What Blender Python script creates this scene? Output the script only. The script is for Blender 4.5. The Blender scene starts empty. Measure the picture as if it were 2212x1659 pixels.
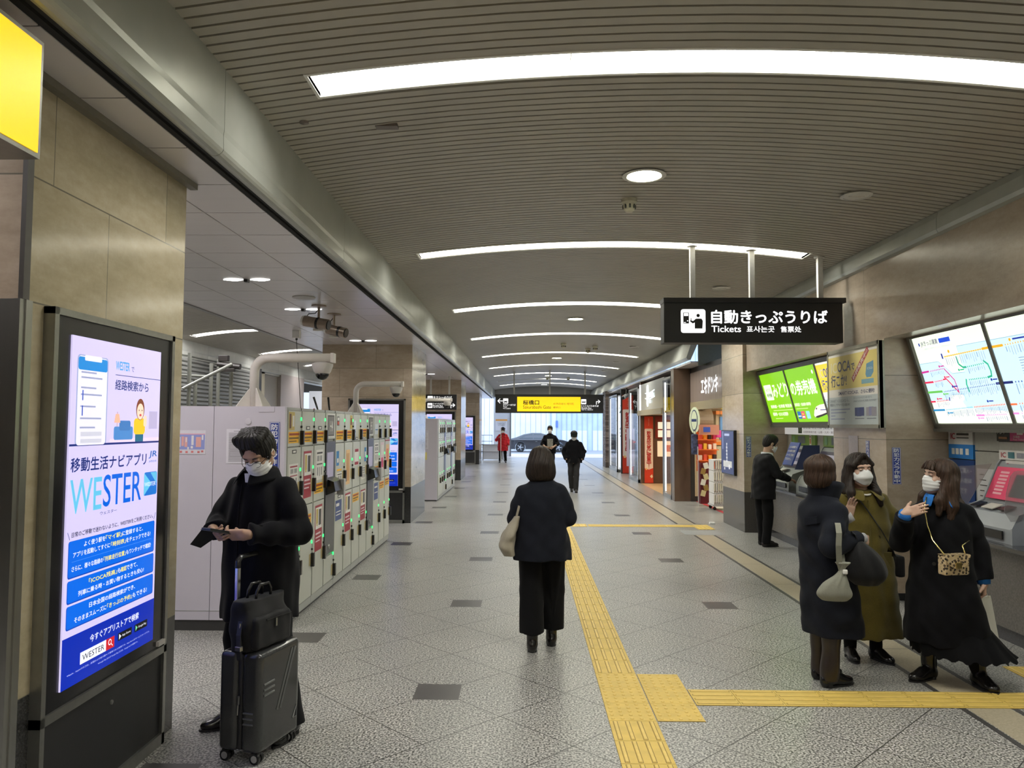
import bpy, bmesh, math, random
import numpy as np
from mathutils import Matrix, Vector
random.seed(7)
SC = bpy.context.scene
COL = SC.collection
PI = math.pi

# ------------------------------------------------------------------ camera
cam_d = bpy.data.cameras.new('camera')
cam_d.sensor_width = 36.0
cam_d.lens = 1640.0 / 2212.0 * 36.0
cam_d.clip_start, cam_d.clip_end = 0.05, 400
cam = bpy.data.objects.new('camera', cam_d)
COL.objects.link(cam)
_a, _p, _r = math.radians(0.9543), math.radians(3.1199), 0.004
_f = Vector((-math.sin(_a) * math.cos(_p), math.cos(_a) * math.cos(_p), math.sin(_p)))
_r0 = Vector((math.cos(_a), math.sin(_a), 0.0))
_u0 = _r0.cross(_f)
_rt = _r0 * math.cos(_r) + _u0 * math.sin(_r)
_up = _u0 * math.cos(_r) - _r0 * math.sin(_r)
cam.matrix_world = Matrix(((_rt.x, _up.x, -_f.x, 0.0), (_rt.y, _up.y, -_f.y, 0.0), (_rt.z, _up.z, -_f.z, 1.75), (0, 0, 0, 1)))
SC.camera = cam

# ------------------------------------------------------------------ exposure, sky
SC.view_settings.view_transform = 'Standard'
SC.view_settings.look = 'None'
SC.view_settings.gamma = 1.0
SC.view_settings.use_curve_mapping = False
SC.view_settings.exposure = 0.0
SC.cycles.max_bounces = 8
SC.cycles.diffuse_bounces = 4
SC.cycles.glossy_bounces = 4
SC.cycles.sample_clamp_indirect = 6.0
SC.cycles.use_denoising = True
world = bpy.data.worlds.new('world'); SC.world = world
world.use_nodes = True
_nt = world.node_tree
_bg = _nt.nodes['Background']
_bg.inputs[0].default_value = (0.62, 0.76, 1.0, 1)     # overcast daylight beyond the exit
_bg.inputs[1].default_value = 3.4

STRIP_E, SIDE_E, DOWN_E, PANEL_E = 36.0, 44.0, 30.0, 24.0         # emission of the vault strips, the downlights and the added panels

# ------------------------------------------------------------------ node materials
class NB:
    def __init__(s, name):
        s.m = bpy.data.materials.new(name); s.m.use_nodes = True
        s.t = s.m.node_tree; s.b = s.t.nodes['Principled BSDF']
    def n(s, typ, **kw):
        nd = s.t.nodes.new(typ)
        for k, v in kw.items(): setattr(nd, k, v)
        return nd
    def put(s, sock, v):
        if hasattr(v, 'links') or isinstance(v, bpy.types.NodeSocket): s.t.links.new(v, sock)
        elif v is not None: sock.default_value = v
    def math(s, op, a, b=None, c=None):
        nd = s.n('ShaderNodeMath', operation=op)
        for i, v in enumerate((a, b, c)):
            if v is not None: s.put(nd.inputs[i], v)
        return nd.outputs[0]
    def mix(s, f, a, b):
        nd = s.n('ShaderNodeMix', data_type='RGBA')
        s.put(nd.inputs[0], f)
        s.put(nd.inputs[6], a if not isinstance(a, tuple) else (*a[:3], 1))
        s.put(nd.inputs[7], b if not isinstance(b, tuple) else (*b[:3], 1))
        return nd.outputs[2]
    def ramp(s, f, stops):
        nd = s.n('ShaderNodeValToRGB'); s.put(nd.inputs[0], f)
        e = nd.color_ramp.elements
        while len(e) < len(stops): e.new(0.5)
        for el, (p, c) in zip(e, stops):
            el.position = p; el.color = (*c[:3], 1)
        return nd.outputs[0]
    def pos(s):
        g = s.n('ShaderNodeNewGeometry'); sp = s.n('ShaderNodeSeparateXYZ')
        s.t.links.new(g.outputs['Position'], sp.inputs[0])
        return g.outputs['Position'], sp.outputs[0], sp.outputs[1], sp.outputs[2]
    def obj(s):
        g = s.n('ShaderNodeTexCoord'); sp = s.n('ShaderNodeSeparateXYZ')
        s.t.links.new(g.outputs['Object'], sp.inputs[0])
        return g.outputs['Object'], sp.outputs[0], sp.outputs[1], sp.outputs[2]
    def noise(s, vec, scale, detail=3.0, rough=0.5, stretch=None):
        if stretch:
            mp = s.n('ShaderNodeMapping'); s.t.links.new(vec, mp.inputs[0]); mp.inputs[3].default_value = stretch; vec = mp.outputs[0]
        nd = s.n('ShaderNodeTexNoise'); s.t.links.new(vec, nd.inputs['Vector'])
        nd.inputs['Scale'].default_value = scale; nd.inputs['Detail'].default_value = detail; nd.inputs['Roughness'].default_value = rough
        return nd.outputs[0]
    def bump(s, h, strength=0.2, dist=0.01):
        nd = s.n('ShaderNodeBump'); nd.inputs['Strength'].default_value = strength; nd.inputs['Distance'].default_value = dist
        s.t.links.new(h, nd.inputs['Height']); s.t.links.new(nd.outputs[0], s.b.inputs['Normal'])
    def done(s, col=None, rough=0.5, metal=0.0, spec=None, coat=None, emit=None, es=1.0):
        if col is not None: s.put(s.b.inputs['Base Color'], col if not isinstance(col, tuple) else (*col[:3], 1))
        s.put(s.b.inputs['Roughness'], rough); s.put(s.b.inputs['Metallic'], metal)
        if spec is not None: s.b.inputs['Specular IOR Level'].default_value = spec
        if coat is not None:
            s.b.inputs['Coat Weight'].default_value = coat; s.b.inputs['Coat Roughness'].default_value = 0.08
        if emit is not None:
            s.put(s.b.inputs['Emission Color'], emit if not isinstance(emit, tuple) else (*emit[:3], 1))
            s.b.inputs['Emission Strength'].default_value = es
        return s.m

_cache = {}
def M(name, col, rough=0.5, metal=0.0, var=0.06, scale=30.0, bump=0.0, stretch=None, spec=None, coat=None):
    """a plain surface whose colour wanders a little with noise"""
    key = name
    if key in _cache: return _cache[key]
    b = NB(name); P = b.obj()[0]
    n = b.noise(P, scale, 3.0, 0.55, stretch)
    lo = tuple(max(0.0, c * (1 - var)) for c in col); hi = tuple(min(1.0, c * (1 + var)) for c in col)
    c = b.ramp(n, [(0.3, lo), (0.7, hi)])
    if bump: b.bump(n, bump, 0.004)
    _cache[key] = b.done(c, rough, metal, spec, coat)
    return _cache[key]
def EM(name, col, strength, rough=0.3):
    if name in _cache: return _cache[name]
    b = NB(name)
    P = b.obj()[0]; n = b.noise(P, 3.0, 1.0)
    c = b.ramp(n, [(0.0, tuple(x * 0.97 for x in col)), (1.0, col)])
    _cache[name] = b.done(tuple(x * 0.5 for x in col), rough, emit=c, es=strength)
    return _cache[name]

# ------------------------------------------------------------------ mesh helpers
class MB:
    def __init__(s): s.v = []; s.f = []; s.mi = []; s.k = 0
    def mat(s, k): s.k = k; return s
    def add(s, vs, fs):
        o = len(s.v); s.v += [tuple(v) for v in vs]; s.f += [tuple(i + o for i in f) for f in fs]; s.mi += [s.k] * len(fs); return s
    def box(s, x0, y0, z0, x1, y1, z1):
        x0, x1 = min(x0, x1), max(x0, x1); y0, y1 = min(y0, y1), max(y0, y1); z0, z1 = min(z0, z1), max(z0, z1)
        return s.add([(x0,y0,z0),(x1,y0,z0),(x1,y1,z0),(x0,y1,z0),(x0,y0,z1),(x1,y0,z1),(x1,y1,z1),(x0,y1,z1)],
                     [(0,3,2,1),(4,5,6,7),(0,1,5,4),(1,2,6,5),(2,3,7,6),(3,0,4,7)])
    def rbox(s, x0, y0, z0, x1, y1, z1, r=0.01, seg=2):
        bm = bmesh.new(); bmesh.ops.create_cube(bm, size=1.0)
        for v in bm.verts:
            v.co = Vector(((x0 + x1) / 2 + v.co.x * abs(x1 - x0), (y0 + y1) / 2 + v.co.y * abs(y1 - y0), (z0 + z1) / 2 + v.co.z * abs(z1 - z0)))
        bmesh.ops.bevel(bm, geom=bm.edges[:], offset=r, segments=seg, profile=0.6, affect='EDGES', clamp_overlap=True)
        bm.verts.index_update()
        s.add([v.co[:] for v in bm.verts], [[v.index for v in f.verts] for f in bm.faces]); bm.free(); return s
    def quad(s, a, b, c, d): return s.add([a, b, c, d], [(0, 1, 2, 3)])
    def tube(s, pts, r, n=10, cap=True):
        pts = [Vector(p) for p in pts]; N = len(pts)
        rs = r if isinstance(r, (list, tuple)) else [r] * N
        t0 = (pts[1] - pts[0]).normalized()
        up = Vector((0, 0, 1)) if abs(t0.z) < 0.9 else Vector((1, 0, 0))
        u = t0.cross(up).normalized(); vs = []
        for i, p in enumerate(pts):
            t = (pts[min(i + 1, N - 1)] - pts[max(i - 1, 0)]).normalized()
            u = (u - t * u.dot(t)).normalized(); w = t.cross(u)
            for j in range(n):
                a = 2 * PI * j / n; vs.append(p + (u * math.cos(a) + w * math.sin(a)) * rs[i])
        fs = [(i * n + j, i * n + (j + 1) % n, (i + 1) * n + (j + 1) % n, (i + 1) * n + j) for i in range(N - 1) for j in range(n)]
        if cap: fs += [tuple(range(n - 1, -1, -1)), tuple((N - 1) * n + j for j in range(n))]
        return s.add(vs, fs)
    def ribbon(s, pts, wdir, w, t):
        """flat strap along pts; wdir = direction of the width"""
        pts = [Vector(p) for p in pts]; wd = Vector(wdir).normalized(); vs = []; N = len(pts)
        for i, p in enumerate(pts):
            tg = (pts[min(i + 1, N - 1)] - pts[max(i - 1, 0)]).normalized()
            nn = tg.cross(wd).normalized()
            for a, b in ((-1, -1), (1, -1), (1, 1), (-1, 1)): vs.append(p + wd * a * w / 2 + nn * b * t / 2)
        fs = [(i * 4 + j, i * 4 + (j + 1) % 4, i * 4 + 4 + (j + 1) % 4, i * 4 + 4 + j) for i in range(N - 1) for j in range(4)]
        fs += [(3, 2, 1, 0), tuple((N - 1) * 4 + j for j in range(4))]
        return s.add(vs, fs)
    def lathe(s, prof, c=(0, 0, 0), n=24, axis='z'):
        vs = []; 
        for r, h in prof:
            for j in range(n):
                a = 2 * PI * j / n; x, y = r * math.cos(a), r * math.sin(a)
                p = {'z': (x, y, h), 'x': (h, x, y), 'y': (x, h, y)}[axis]
                vs.append((c[0] + p[0], c[1] + p[1], c[2] + p[2]))
        m = len(prof)
        fs = [(i * n + j, i * n + (j + 1) % n, (i + 1) * n + (j + 1) % n, (i + 1) * n + j) for i in range(m - 1) for j in range(n)]
        if prof[0][0] > 1e-6: fs.append(tuple(range(n - 1, -1, -1)))
        if prof[-1][0] > 1e-6: fs.append(tuple((m - 1) * n + j for j in range(n)))
        return s.add(vs, fs)
    def prism(s, poly, h0, h1, axis='z'):
        """poly: 2D points; extruded along axis"""
        n = len(poly)
        def P(a, b, h): return {'z': (a, b, h), 'x': (h, a, b), 'y': (a, h, b)}[axis]
        vs = [P(a, b, h0) for a, b in poly] + [P(a, b, h1) for a, b in poly]
        fs = [(i, (i + 1) % n, n + (i + 1) % n, n + i) for i in range(n)] + [tuple(range(n - 1, -1, -1)), tuple(range(n, 2 * n))]
        return s.add(vs, fs)
    def xf(s, mtx):
        s.v = [tuple(mtx @ Vector(v)) for v in s.v]; return s
    def build(s, name, mats, parent=None, smooth=False, kind=None):
        me = bpy.data.meshes.new(name); me.from_pydata(s.v, [], s.f)
        for m in (mats if isinstance(mats, (list, tuple)) else [mats]): me.materials.append(m)
        if any(s.mi): me.polygons.foreach_set('material_index', s.mi)
        bm = bmesh.new(); bm.from_mesh(me); bmesh.ops.recalc_face_normals(bm, faces=bm.faces[:]); bm.to_mesh(me); bm.free()
        if smooth: me.polygons.foreach_set('use_smooth', [True] * len(me.polygons))
        me.update()
        return link(name, me, parent, kind, smooth)
def link(name, me, parent=None, kind=None, smooth=False):
    o = bpy.data.objects.new(name, me); COL.objects.link(o)
    if parent is not None: o.parent = parent
    if kind: o['kind'] = kind
    if smooth == 'auto': auto_smooth(me)
    return o
def auto_smooth(me, ang=0.6):
    bm = bmesh.new(); bm.from_mesh(me)
    for e in bm.edges:
        e.smooth = not (len(e.link_faces) == 2 and e.calc_face_angle(0) > ang)
    bm.to_mesh(me); bm.free()
def thing(name, label, cat, loc=(0, 0, 0), rotz=0.0, group=None):
    o = bpy.data.objects.new(name, None); COL.objects.link(o)
    o.empty_display_size = 0.1
    o.location = loc; o.rotation_euler = (0, 0, rotz)
    return tag(o, label, cat, group)
def tag(o, label, cat, group=None):
    o['label'] = label; o['category'] = cat
    if group: o['group'] = group
    return o
def struct(name, mb, mats, smooth=False): return mb.build(name, mats, None, smooth, 'structure')
def copy_tree(o, parent=None):
    c = o.copy(); COL.objects.link(c)
    if parent is not None: c.parent = parent
    for ch in list(o.children): copy_tree(ch, c)
    return c

# ------------------------------------------------------------------ lettering
def text_mesh(body, bold=0.0, shear=0.0, res=2):
    cu = bpy.data.curves.new('lettering', 'FONT'); cu.body = body
    cu.size = 1.0; cu.offset = bold; cu.shear = shear; cu.resolution_u = res; cu.fill_mode = 'BOTH'
    ob = bpy.data.objects.new('lettering', cu); COL.objects.link(ob)
    dg = bpy.context.evaluated_depsgraph_get()
    me = bpy.data.meshes.new_from_object(ob.evaluated_get(dg))
    bpy.data.objects.remove(ob); bpy.data.curves.remove(cu)
    return me
class Face:
    """a flat face to put marks on: origin, right, up vectors (metres); each mark sits a fraction of a millimetre proud"""
    def __init__(s, o, right, up, parent=None):
        s.o = Vector(o); s.r = Vector(right).normalized(); s.u = Vector(up).normalized(); s.n = s.r.cross(s.u); s.p = parent; s.lift = 0.0015; s.mb = {}; s.order = 0
    def P(s, x, y, k=1.0): return s.o + s.r * x + s.u * y + s.n * (s.lift * k)
    def poly(s, pts, mat, k=1.0):
        k += s.order * .012; s.order += 1
        s.mb.setdefault(mat.name, (mat, MB()))[1].add([s.P(x, y, k) for x, y in pts], [tuple(range(len(pts)))])
    def rect(s, x0, y0, x1, y1, mat, k=1.0): s.poly([(x0, y0), (x1, y0), (x1, y1), (x0, y1)], mat, k)
    def rrect(s, x0, y0, x1, y1, r, mat, k=1.0):
        pts = []
        for cx, cy, a0 in ((x1 - r, y0 + r, -90), (x1 - r, y1 - r, 0), (x0 + r, y1 - r, 90), (x0 + r, y0 + r, 180)):
            for i in range(5): a = math.radians(a0 + i * 22.5); pts.append((cx + r * math.cos(a), cy + r * math.sin(a)))
        s.poly(pts, mat, k)
    def disc(s, x, y, r, mat, k=1.0, ry=None, n=20): s.poly([(x + r * math.cos(2 * PI * i / n), y + (ry or r) * math.sin(2 * PI * i / n)) for i in range(n)], mat, k)
    def line(s, pts, w, mat, k=1.0):
        for (x0, y0), (x1, y1) in zip(pts[:-1], pts[1:]):
            dx, dy = x1 - x0, y1 - y0; L = math.hypot(dx, dy) or 1; nx, ny = -dy / L * w / 2, dx / L * w / 2; ex, ey = dx / L * w * .3, dy / L * w * .3
            s.poly([(x0 + nx - ex, y0 + ny - ey), (x0 - nx - ex, y0 - ny - ey), (x1 - nx + ex, y1 - ny + ey), (x1 + nx + ex, y1 + ny + ey)], mat, k)
    def text(s, body, x, y, h, mat, w=None, k=2.0, bold=0.0, shear=0.0, align='l', res=2):
        """text whose ink box is h tall (and w wide when given), lower-left at x, y; heavy letters are struck several times, a hair apart"""
        cjk = any(ord(c) > 0x2E80 for c in body)
        me = text_mesh(body, 0.0 if cjk else min(bold, .012), shear, res if cjk or h < .05 else 4)
        n = len(me.vertices)
        if not n: return
        co = np.empty(n * 3); me.vertices.foreach_get('co', co); co = co.reshape(-1, 3)
        lo, hi = co.min(0), co.max(0); sy = h / max(1e-6, hi[1] - lo[1]); sx = sy if w is None else w / max(1e-6, hi[0] - lo[0])
        W = (hi[0] - lo[0]) * sx
        k += s.order * .012; s.order += 1
        ox = x - (W / 2 if align == 'c' else W if align == 'r' else 0)
        e = bold * 1.1 if cjk and bold > .004 and h > .02 else 0
        fs = [tuple(p.vertices) for p in me.polygons]; mb = s.mb.setdefault(mat.name, (mat, MB()))[1]
        for q, (dx, dy) in enumerate(((0, 0), (-e, 0), (e, 0), (0, -e), (0, e)) if e else ((0, 0),)):
            mb.add([s.P(ox + (c[0] - lo[0] + dx) * sx, y + (c[1] - lo[1] + dy) * sy, k + q * .002) for c in co], fs)
        bpy.data.meshes.remove(me)
    def vtext(s, body, x, ytop, size, mat, pitch=None, k=2.0, bold=0.0, sy=None):
        pitch = pitch or size * 1.12
        for i, ch in enumerate(body):
            hh = (sy or size)
            if ch in 'ー！!・': s.text(ch, x - size * .08, ytop - i * pitch - hh, hh, mat, size * .16, k, bold)
            else: s.text(ch, x - size / 2, ytop - i * pitch - hh, hh, mat, size, k, bold)
    def flush(s, name='print', parent=None):
        out = []
        for mat, mb in s.mb.values():
            me = bpy.data.meshes.new(name); me.from_pydata(mb.v, [], mb.f); me.materials.append(mat); me.update()
            out.append(link(name, me, parent or s.p))
        s.mb = {}
        return out
# ================================================================== SETTING
XC, VR, VTOP = 1.03, 17.8, 3.86
def vz(x, xc=XC, top=VTOP, R=VR): return top - (R - math.sqrt(R * R - (x - xc) ** 2))
Y0, Y1 = -6.0, 41.0
STRIPS = [-4.5, -0.1, 4.3, 8.75, 13.0, 17.3, 21.8, 26.2, 30.3, 34.2, 37.6]
XA, XB, XL0, XL1 = -1.64, 3.74, -1.23, 3.25

# ---- floor: diagonal granite slabs with dark square insets
def floor_mat():
    b = NB('granite_floor'); P, x, y, z = b.pos()
    u = b.math('SUBTRACT', x, y); v = b.math('ADD', x, y)
    du = b.math('ADD', u, 5.65 + 248.0); dv = b.math('SUBTRACT', v, 4.52 - 248.0)
    def cell(a, p):  # distance to the nearest multiple of p
        f = b.math('MODULO', b.math('ADD', a, p / 2), p); return b.math('ABSOLUTE', b.math('SUBTRACT', f, p / 2))
    ju, jv = cell(du, 0.8267), cell(dv, 0.8267)
    ng = b.noise(P, 0.45, 1.0)
    # slabs run in broken bond: every other row drops a joint
    joint = b.math('MINIMUM', ju, b.math('ADD', jv, b.math('MULTIPLY', b.math('GREATER_THAN', ng, 0.56), 1.0)))
    jm = b.math('LESS_THAN', joint, 0.005)
    iu, iv = cell(du, 2.48), cell(dv, 2.48)
    # inset squares lie square to the corridor: |dx| and |dy| from the node
    fu = b.math('SUBTRACT', b.math('MODULO', b.math('ADD', du, 1.24), 2.48), 1.24)
    fv = b.math('SUBTRACT', b.math('MODULO', b.math('ADD', dv, 1.24), 2.48), 1.24)
    dx = b.math('ABSOLUTE', b.math('MULTIPLY', b.math('ADD', fu, fv), 0.5))
    dy = b.math('ABSOLUTE', b.math('MULTIPLY', b.math('SUBTRACT', fv, fu), 0.5))
    ins = b.math('LESS_THAN', b.math('MAXIMUM', dx, dy), 0.148)
    ins = b.math('MULTIPLY', ins, b.math('LESS_THAN', x, 2.6))
    ins = b.math('MULTIPLY', ins, b.math('GREATER_THAN', b.math('ABSOLUTE', b.math('SUBTRACT', x, 0.62)), 0.4))
    ins = b.math('MULTIPLY', ins, b.math('GREATER_THAN', b.math('ADD', y, b.math('MULTIPLY', b.math('LESS_THAN', x, 1.0), 9.0)), 6.0))
    # speckle
    n1 = b.noise(P, 82.0, 1.5, 0.6); n2 = b.noise(P, 38.0, 2.0, 0.6); n3 = b.noise(P, 1.1, 2.0)
    sp = b.ramp(n1, [(0.37, (0.055, 0.055, 0.053)), (0.45, (0.19, 0.189, 0.181)), (0.54, (0.40, 0.396, 0.38)), (0.64, (0.60, 0.594, 0.575))])
    sp2 = b.ramp(n2, [(0.3, (0.80, 0.80, 0.79)), (0.7, (1.08, 1.08, 1.07))])
    mm = b.n('ShaderNodeMix', data_type='RGBA', blend_type='MULTIPLY'); mm.inputs[0].default_value = 1.0
    b.t.links.new(sp, mm.inputs[6]); b.t.links.new(sp2, mm.inputs[7])
    mm2 = b.n('ShaderNodeMix', data_type='RGBA', blend_type='MULTIPLY'); mm2.inputs[0].default_value = 1.0
    b.t.links.new(mm.outputs[2], mm2.inputs[6]); b.t.links.new(b.ramp(n3, [(0.3, (0.9, 0.9, 0.9)), (0.7, (1.03, 1.02, 1.0))]), mm2.inputs[7])
    c = b.mix(jm, mm2.outputs[2], (0.05, 0.048, 0.045))
    c = b.mix(ins, c, (0.062, 0.058, 0.058))
    return b.done(c, 0.30, 0.0, spec=0.45)
MFLOOR = floor_mat()
fl = MB().quad((-14, Y0, 0), (8.5, Y0, 0), (8.5, 41.6, 0), (-14, 41.6, 0))
struct('floor', fl, MFLOOR)

# ---- the paler slab strip with dark edge lines on the right, and road outside
def strip_mat():
    b = NB('beige_floor_strip'); P, x, y, z = b.pos()
    j = b.math('LESS_THAN', b.math('MODULO', b.math('ADD', y, 100.0), 1.22), 0.012)
    n = b.noise(P, 60, 3, 0.7)
    c = b.mix(j, b.ramp(n, [(0.35, (0.33, 0.285, 0.20)), (0.65, (0.44, 0.385, 0.28))]), (0.14, 0.13, 0.11))
    return b.done(c, 0.34, spec=0.4)
MSTRIPF = strip_mat()
MDKLINE = M('dark_floor_line', (0.055, 0.052, 0.05), 0.4)
for ya, yb in ((-4.0, 12.35), (13.75, 40.0)):
    s = MB().mat(0).box(2.76, ya, -0.01, 3.03, yb, 0.0012).mat(1).box(2.715, ya, -0.01, 2.752, yb, 0.0014).box(3.038, ya, -0.01, 3.075, yb, 0.0014)
    struct('floor_strip', s, [MSTRIPF, MDKLINE])
struct('floor_drain_slab', MB().box(2.6, 12.4, -0.01, 3.25, 12.9, 0.001), M('grey_slab', (0.30, 0.31, 0.31), 0.4))

# ---- tactile paving
MTAC = M('tactile_yellow', (0.60, 0.425, 0.095), 0.5, var=0.10, scale=9.0)
MTACB = M('tactile_bar', (0.66, 0.475, 0.125), 0.45, var=0.08, scale=20.0)
MGAP = M('tactile_gap', (0.20, 0.14, 0.04), 0.7)
def tactile(name, x0, y0, x1, y1, tile, kind, along='y'):
    mb = MB().mat(2).box(x0, y0, -0.01, x1, y1, 0.0016)
    nx = max(1, round((x1 - x0) / tile)) if along != 'y1' else 1
    ny = max(1, round((y1 - y0) / tile)); tx, ty = (x1 - x0) / nx, (y1 - y0) / ny
    for i in range(nx):
        for j in range(ny):
            a, c = x0 + i * tx, y0 + j * ty
            mb.mat(0).box(a + .0018, c + .0018, -0.01, a + tx - .0018, c + ty - .0018, 0.004)
            if kind == 'bar':
                L = tx if along == 'x' else ty; Wd = ty if along == 'x' else tx
                for k in range(4):
                    o = Wd * (k + .5) / 4
                    if along == 'x': p = [(a + .014, c + o - .011), (a + tx - .014, c + o + .011)]
                    else: p = [(a + o - .011, c + .014), (a + o + .011, c + ty - .014)]
                    (ax, ay), (bx, by) = p; zt = .0085; e = .0035
                    mb.mat(2).box(ax - .003, ay - .003, 0, bx + .003, by + .003, .0045)
                    mb.mat(1).add([(ax, ay, .004), (bx, ay, .004), (bx, by, .004), (ax, by, .004), (ax + e, ay + e, zt), (bx - e, ay + e, zt), (bx - e, by - e, zt), (ax + e, by - e, zt)],
                                  [(4, 5, 6, 7), (0, 1, 5, 4), (1, 2, 6, 5), (2, 3, 7, 6), (3, 0, 4, 7)])
            else:
                for k in range(5):
                    for l in range(5):
                        px, py = a + tx * (k + .5) / 5, c + ty * (l + .5) / 5
                        mb.mat(1).lathe([(.0125, .004), (.0085, .0085), (0, .0088)], (px, py, 0), 8)
    return struct(name, mb, [MTAC, MTACB, MGAP])
tactile('tactile_paving', 0.505, -2.0, 0.79, 4.615, 0.2875, 'bar')
tactile('tactile_paving', 0.505, 4.615, 0.79, 5.475, 0.2867, 'dot')
tactile('tactile_paving', 0.795, 4.615, 1.08, 5.47, 0.2867, 'dot')
tactile('tactile_paving', 0.505, 5.475, 0.79, 13.36, 0.292, 'bar')
tactile('tactile_paving', 1.085, 4.88, 3.9, 5.165, 0.287, 'bar', 'x')
tactile('tactile_paving', 0.505, 13.36, 0.79, 13.65, 0.29, 'dot')
tactile('tactile_paving', 0.82, 13.30, 1.10, 13.65, 0.29, 'dot')
tactile('tactile_paving', 1.12, 13.32, 2.95, 13.60, 0.46, 'bar', 'x')
tactile('tactile_paving', 2.95, 13.02, 3.24, 13.62, 0.29, 'bar')
tactile('tactile_paving', 3.50, 5.42, 3.8, 5.72, 0.29, 'bar')

# ---- slatted vault
MSLAT = M('ceiling_slat', (0.40, 0.375, 0.32), 0.42, var=0.04, scale=2.0, spec=0.3)
MSLATB = M('slat_gap', (0.02, 0.02, 0.018), 0.9)
def half_w(y): return .135 if y < 6 else .150 if y < 10 else .175      # half width of a strip opening; far ones widened to imitate bloom
def vault(name, xa, xb, xl0, xl1, ya, yb, strips, xc, top, R, pitch=0.086, seg=14):
    mb = MB()
    def arc(a, b): return [a + (b - a) * i / seg for i in range(seg + 1)]
    nsl = int((yb - ya) / pitch)
    for i in range(nsl):
        y = ya + i * pitch; yc = y + pitch / 2
        near = any(abs(yc - s) < half_w(s) + .02 for s in strips)
        spans = [(xa, xb)] if not near else [(xa, xl0), (xl1, xb)]
        for a, b in spans:
            xs = arc(a, b); vs = []
            for x in xs:
                z = vz(x, xc, top, R)
                vs += [(x, y + .009, z + .03), (x, y + .009, z), (x, y + pitch - .009, z), (x, y + pitch - .009, z + .03)]
            mb.mat(0).add(vs, [(k * 4 + j, k * 4 + j + 1, k * 4 + j + 5, k * 4 + j + 4) for k in range(len(xs) - 1) for j in range(3)])
    ys = [ya] + [q for s in sorted(strips) for q in (s - half_w(s) - .025, s + half_w(s) + .025)] + [yb]
    for i in range(len(ys) - 1):
        sp = [(xa, xb)] if i % 2 == 0 else [(xa, xl0), (xl1, xb)]
        for a, b in sp:
            xs = arc(a, b)
            mb.mat(1).add([(x, yy, vz(x, xc, top, R) + .031) for x in xs for yy in (ys[i], ys[i + 1])],
                          [(k * 2, k * 2 + 1, k * 2 + 3, k * 2 + 2) for k in range(seg)])
    # closed back so no sky leaks in above
    xs = arc(xa - .2, xb + .2)
    mb.mat(1).add([(x, yy, vz(x, xc, top, R) + .35) for x in xs for yy in (ya, yb)], [(k * 2, k * 2 + 1, k * 2 + 3, k * 2 + 2) for k in range(seg)])
    return struct(name, mb, [MSLAT, MSLATB])
vault('ceiling', XA, XB, XL0, XL1, Y0, Y1, STRIPS, XC, VTOP, VR)
XC2, VT2, VR2 = -6.05, 3.92, 9.0
S2 = [4.3, 8.75, 13.0, 17.3, 21.8, 26.2, 30.3]
vault('ceiling', -8.0, -4.10, -7.65, -4.45, 2.0, 34.0, S2, XC2, VT2, VR2, 0.12, 12)

# ---- strip lights set into the vaults
MTROUGH = M('trough_white', (0.80, 0.79, 0.73), 0.35, var=0.01)
MLAMP = EM('strip_lamp', (1.0, 0.985, 0.90), STRIP_E)
MLAMP2 = EM('strip_lamp_cool', (1.0, .96, .97), SIDE_E)
MOFF = M('unlit_diffuser', (0.30, 0.30, 0.29), 0.3)
def strip_light(yc, xl0, xl1, xc, top, R, label, group, dark_to=None):
    t = thing('strip_light', label, 'ceiling light', ((xl0 + xl1) / 2, yc, vz(xc, xc, top, R)), 0, group)
    ox, oy, oz = t.location; n = 21
    xs = [xl0 + (xl1 - xl0) * i / n for i in range(n + 1)]; w = half_w(yc)
    fr, bx, df = MB(), MB(), MB()
    for side in (-1, 1):
        vs = []
        for x in xs:
            z = vz(x, xc, top, R)
            for yy, zz in ((yc + side * w, z - .006), (yc + side * (w + .022), z - .006), (yc + side * (w + .022), z + .02), (yc + side * w, z + .02)): vs.append((x - ox, yy - oy, zz - oz))
        fr.add(vs, [(k * 4 + j, k * 4 + (j + 1) % 4, k * 4 + 4 + (j + 1) % 4, k * 4 + 4 + j) for k in range(n) for j in range(4)])
        bx.add([(x - ox, yc + side * (w - .003) - oy, vz(x, xc, top, R) + h - oz) for x in xs for h in (-.004, .13)], [(k * 2, k * 2 + 1, k * 2 + 3, k * 2 + 2) for k in range(n)])
    for x, s in ((xl0, 1), (xl1, -1)):
        z = vz(x, xc, top, R)
        fr.box(x - ox - s * .02, yc - w - .022 - oy, z - .006 - oz, x - ox, yc + w + .022 - oy, z + .02 - oz)
        bx.quad((x - ox, yc - w - oy, z - .004 - oz), (x - ox, yc + w - oy, z - .004 - oz), (x - ox, yc + w - oy, z + .13 - oz), (x - ox, yc - w - oy, z + .13 - oz))
    for k in (n // 3, 2 * n // 3):       # joints between the three housings
        x = xs[k]; z = vz(x, xc, top, R)
        fr.box(x - ox - .003, yc - w - oy, z + .05 - oz, x - ox + .003, yc + w - oy, z + .125 - oz)
    for k in range(n):
        dark = dark_to is not None and xs[k] < dark_to
        df.mat(1 if dark else 0).add([(xs[k + q] - ox, yc + s * w - oy, vz(xs[k + q], xc, top, R) + .125 - oz) for q in (0, 1) for s in (-1, 1)], [(0, 1, 3, 2)])
    fr.build('light_frame', MTROUGH, t); bx.build('reflector', MTROUGH, t); df.build('lamp_panel', [MLAMP if xc > 0 else MLAMP2, MOFF], t)
    return t
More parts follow.
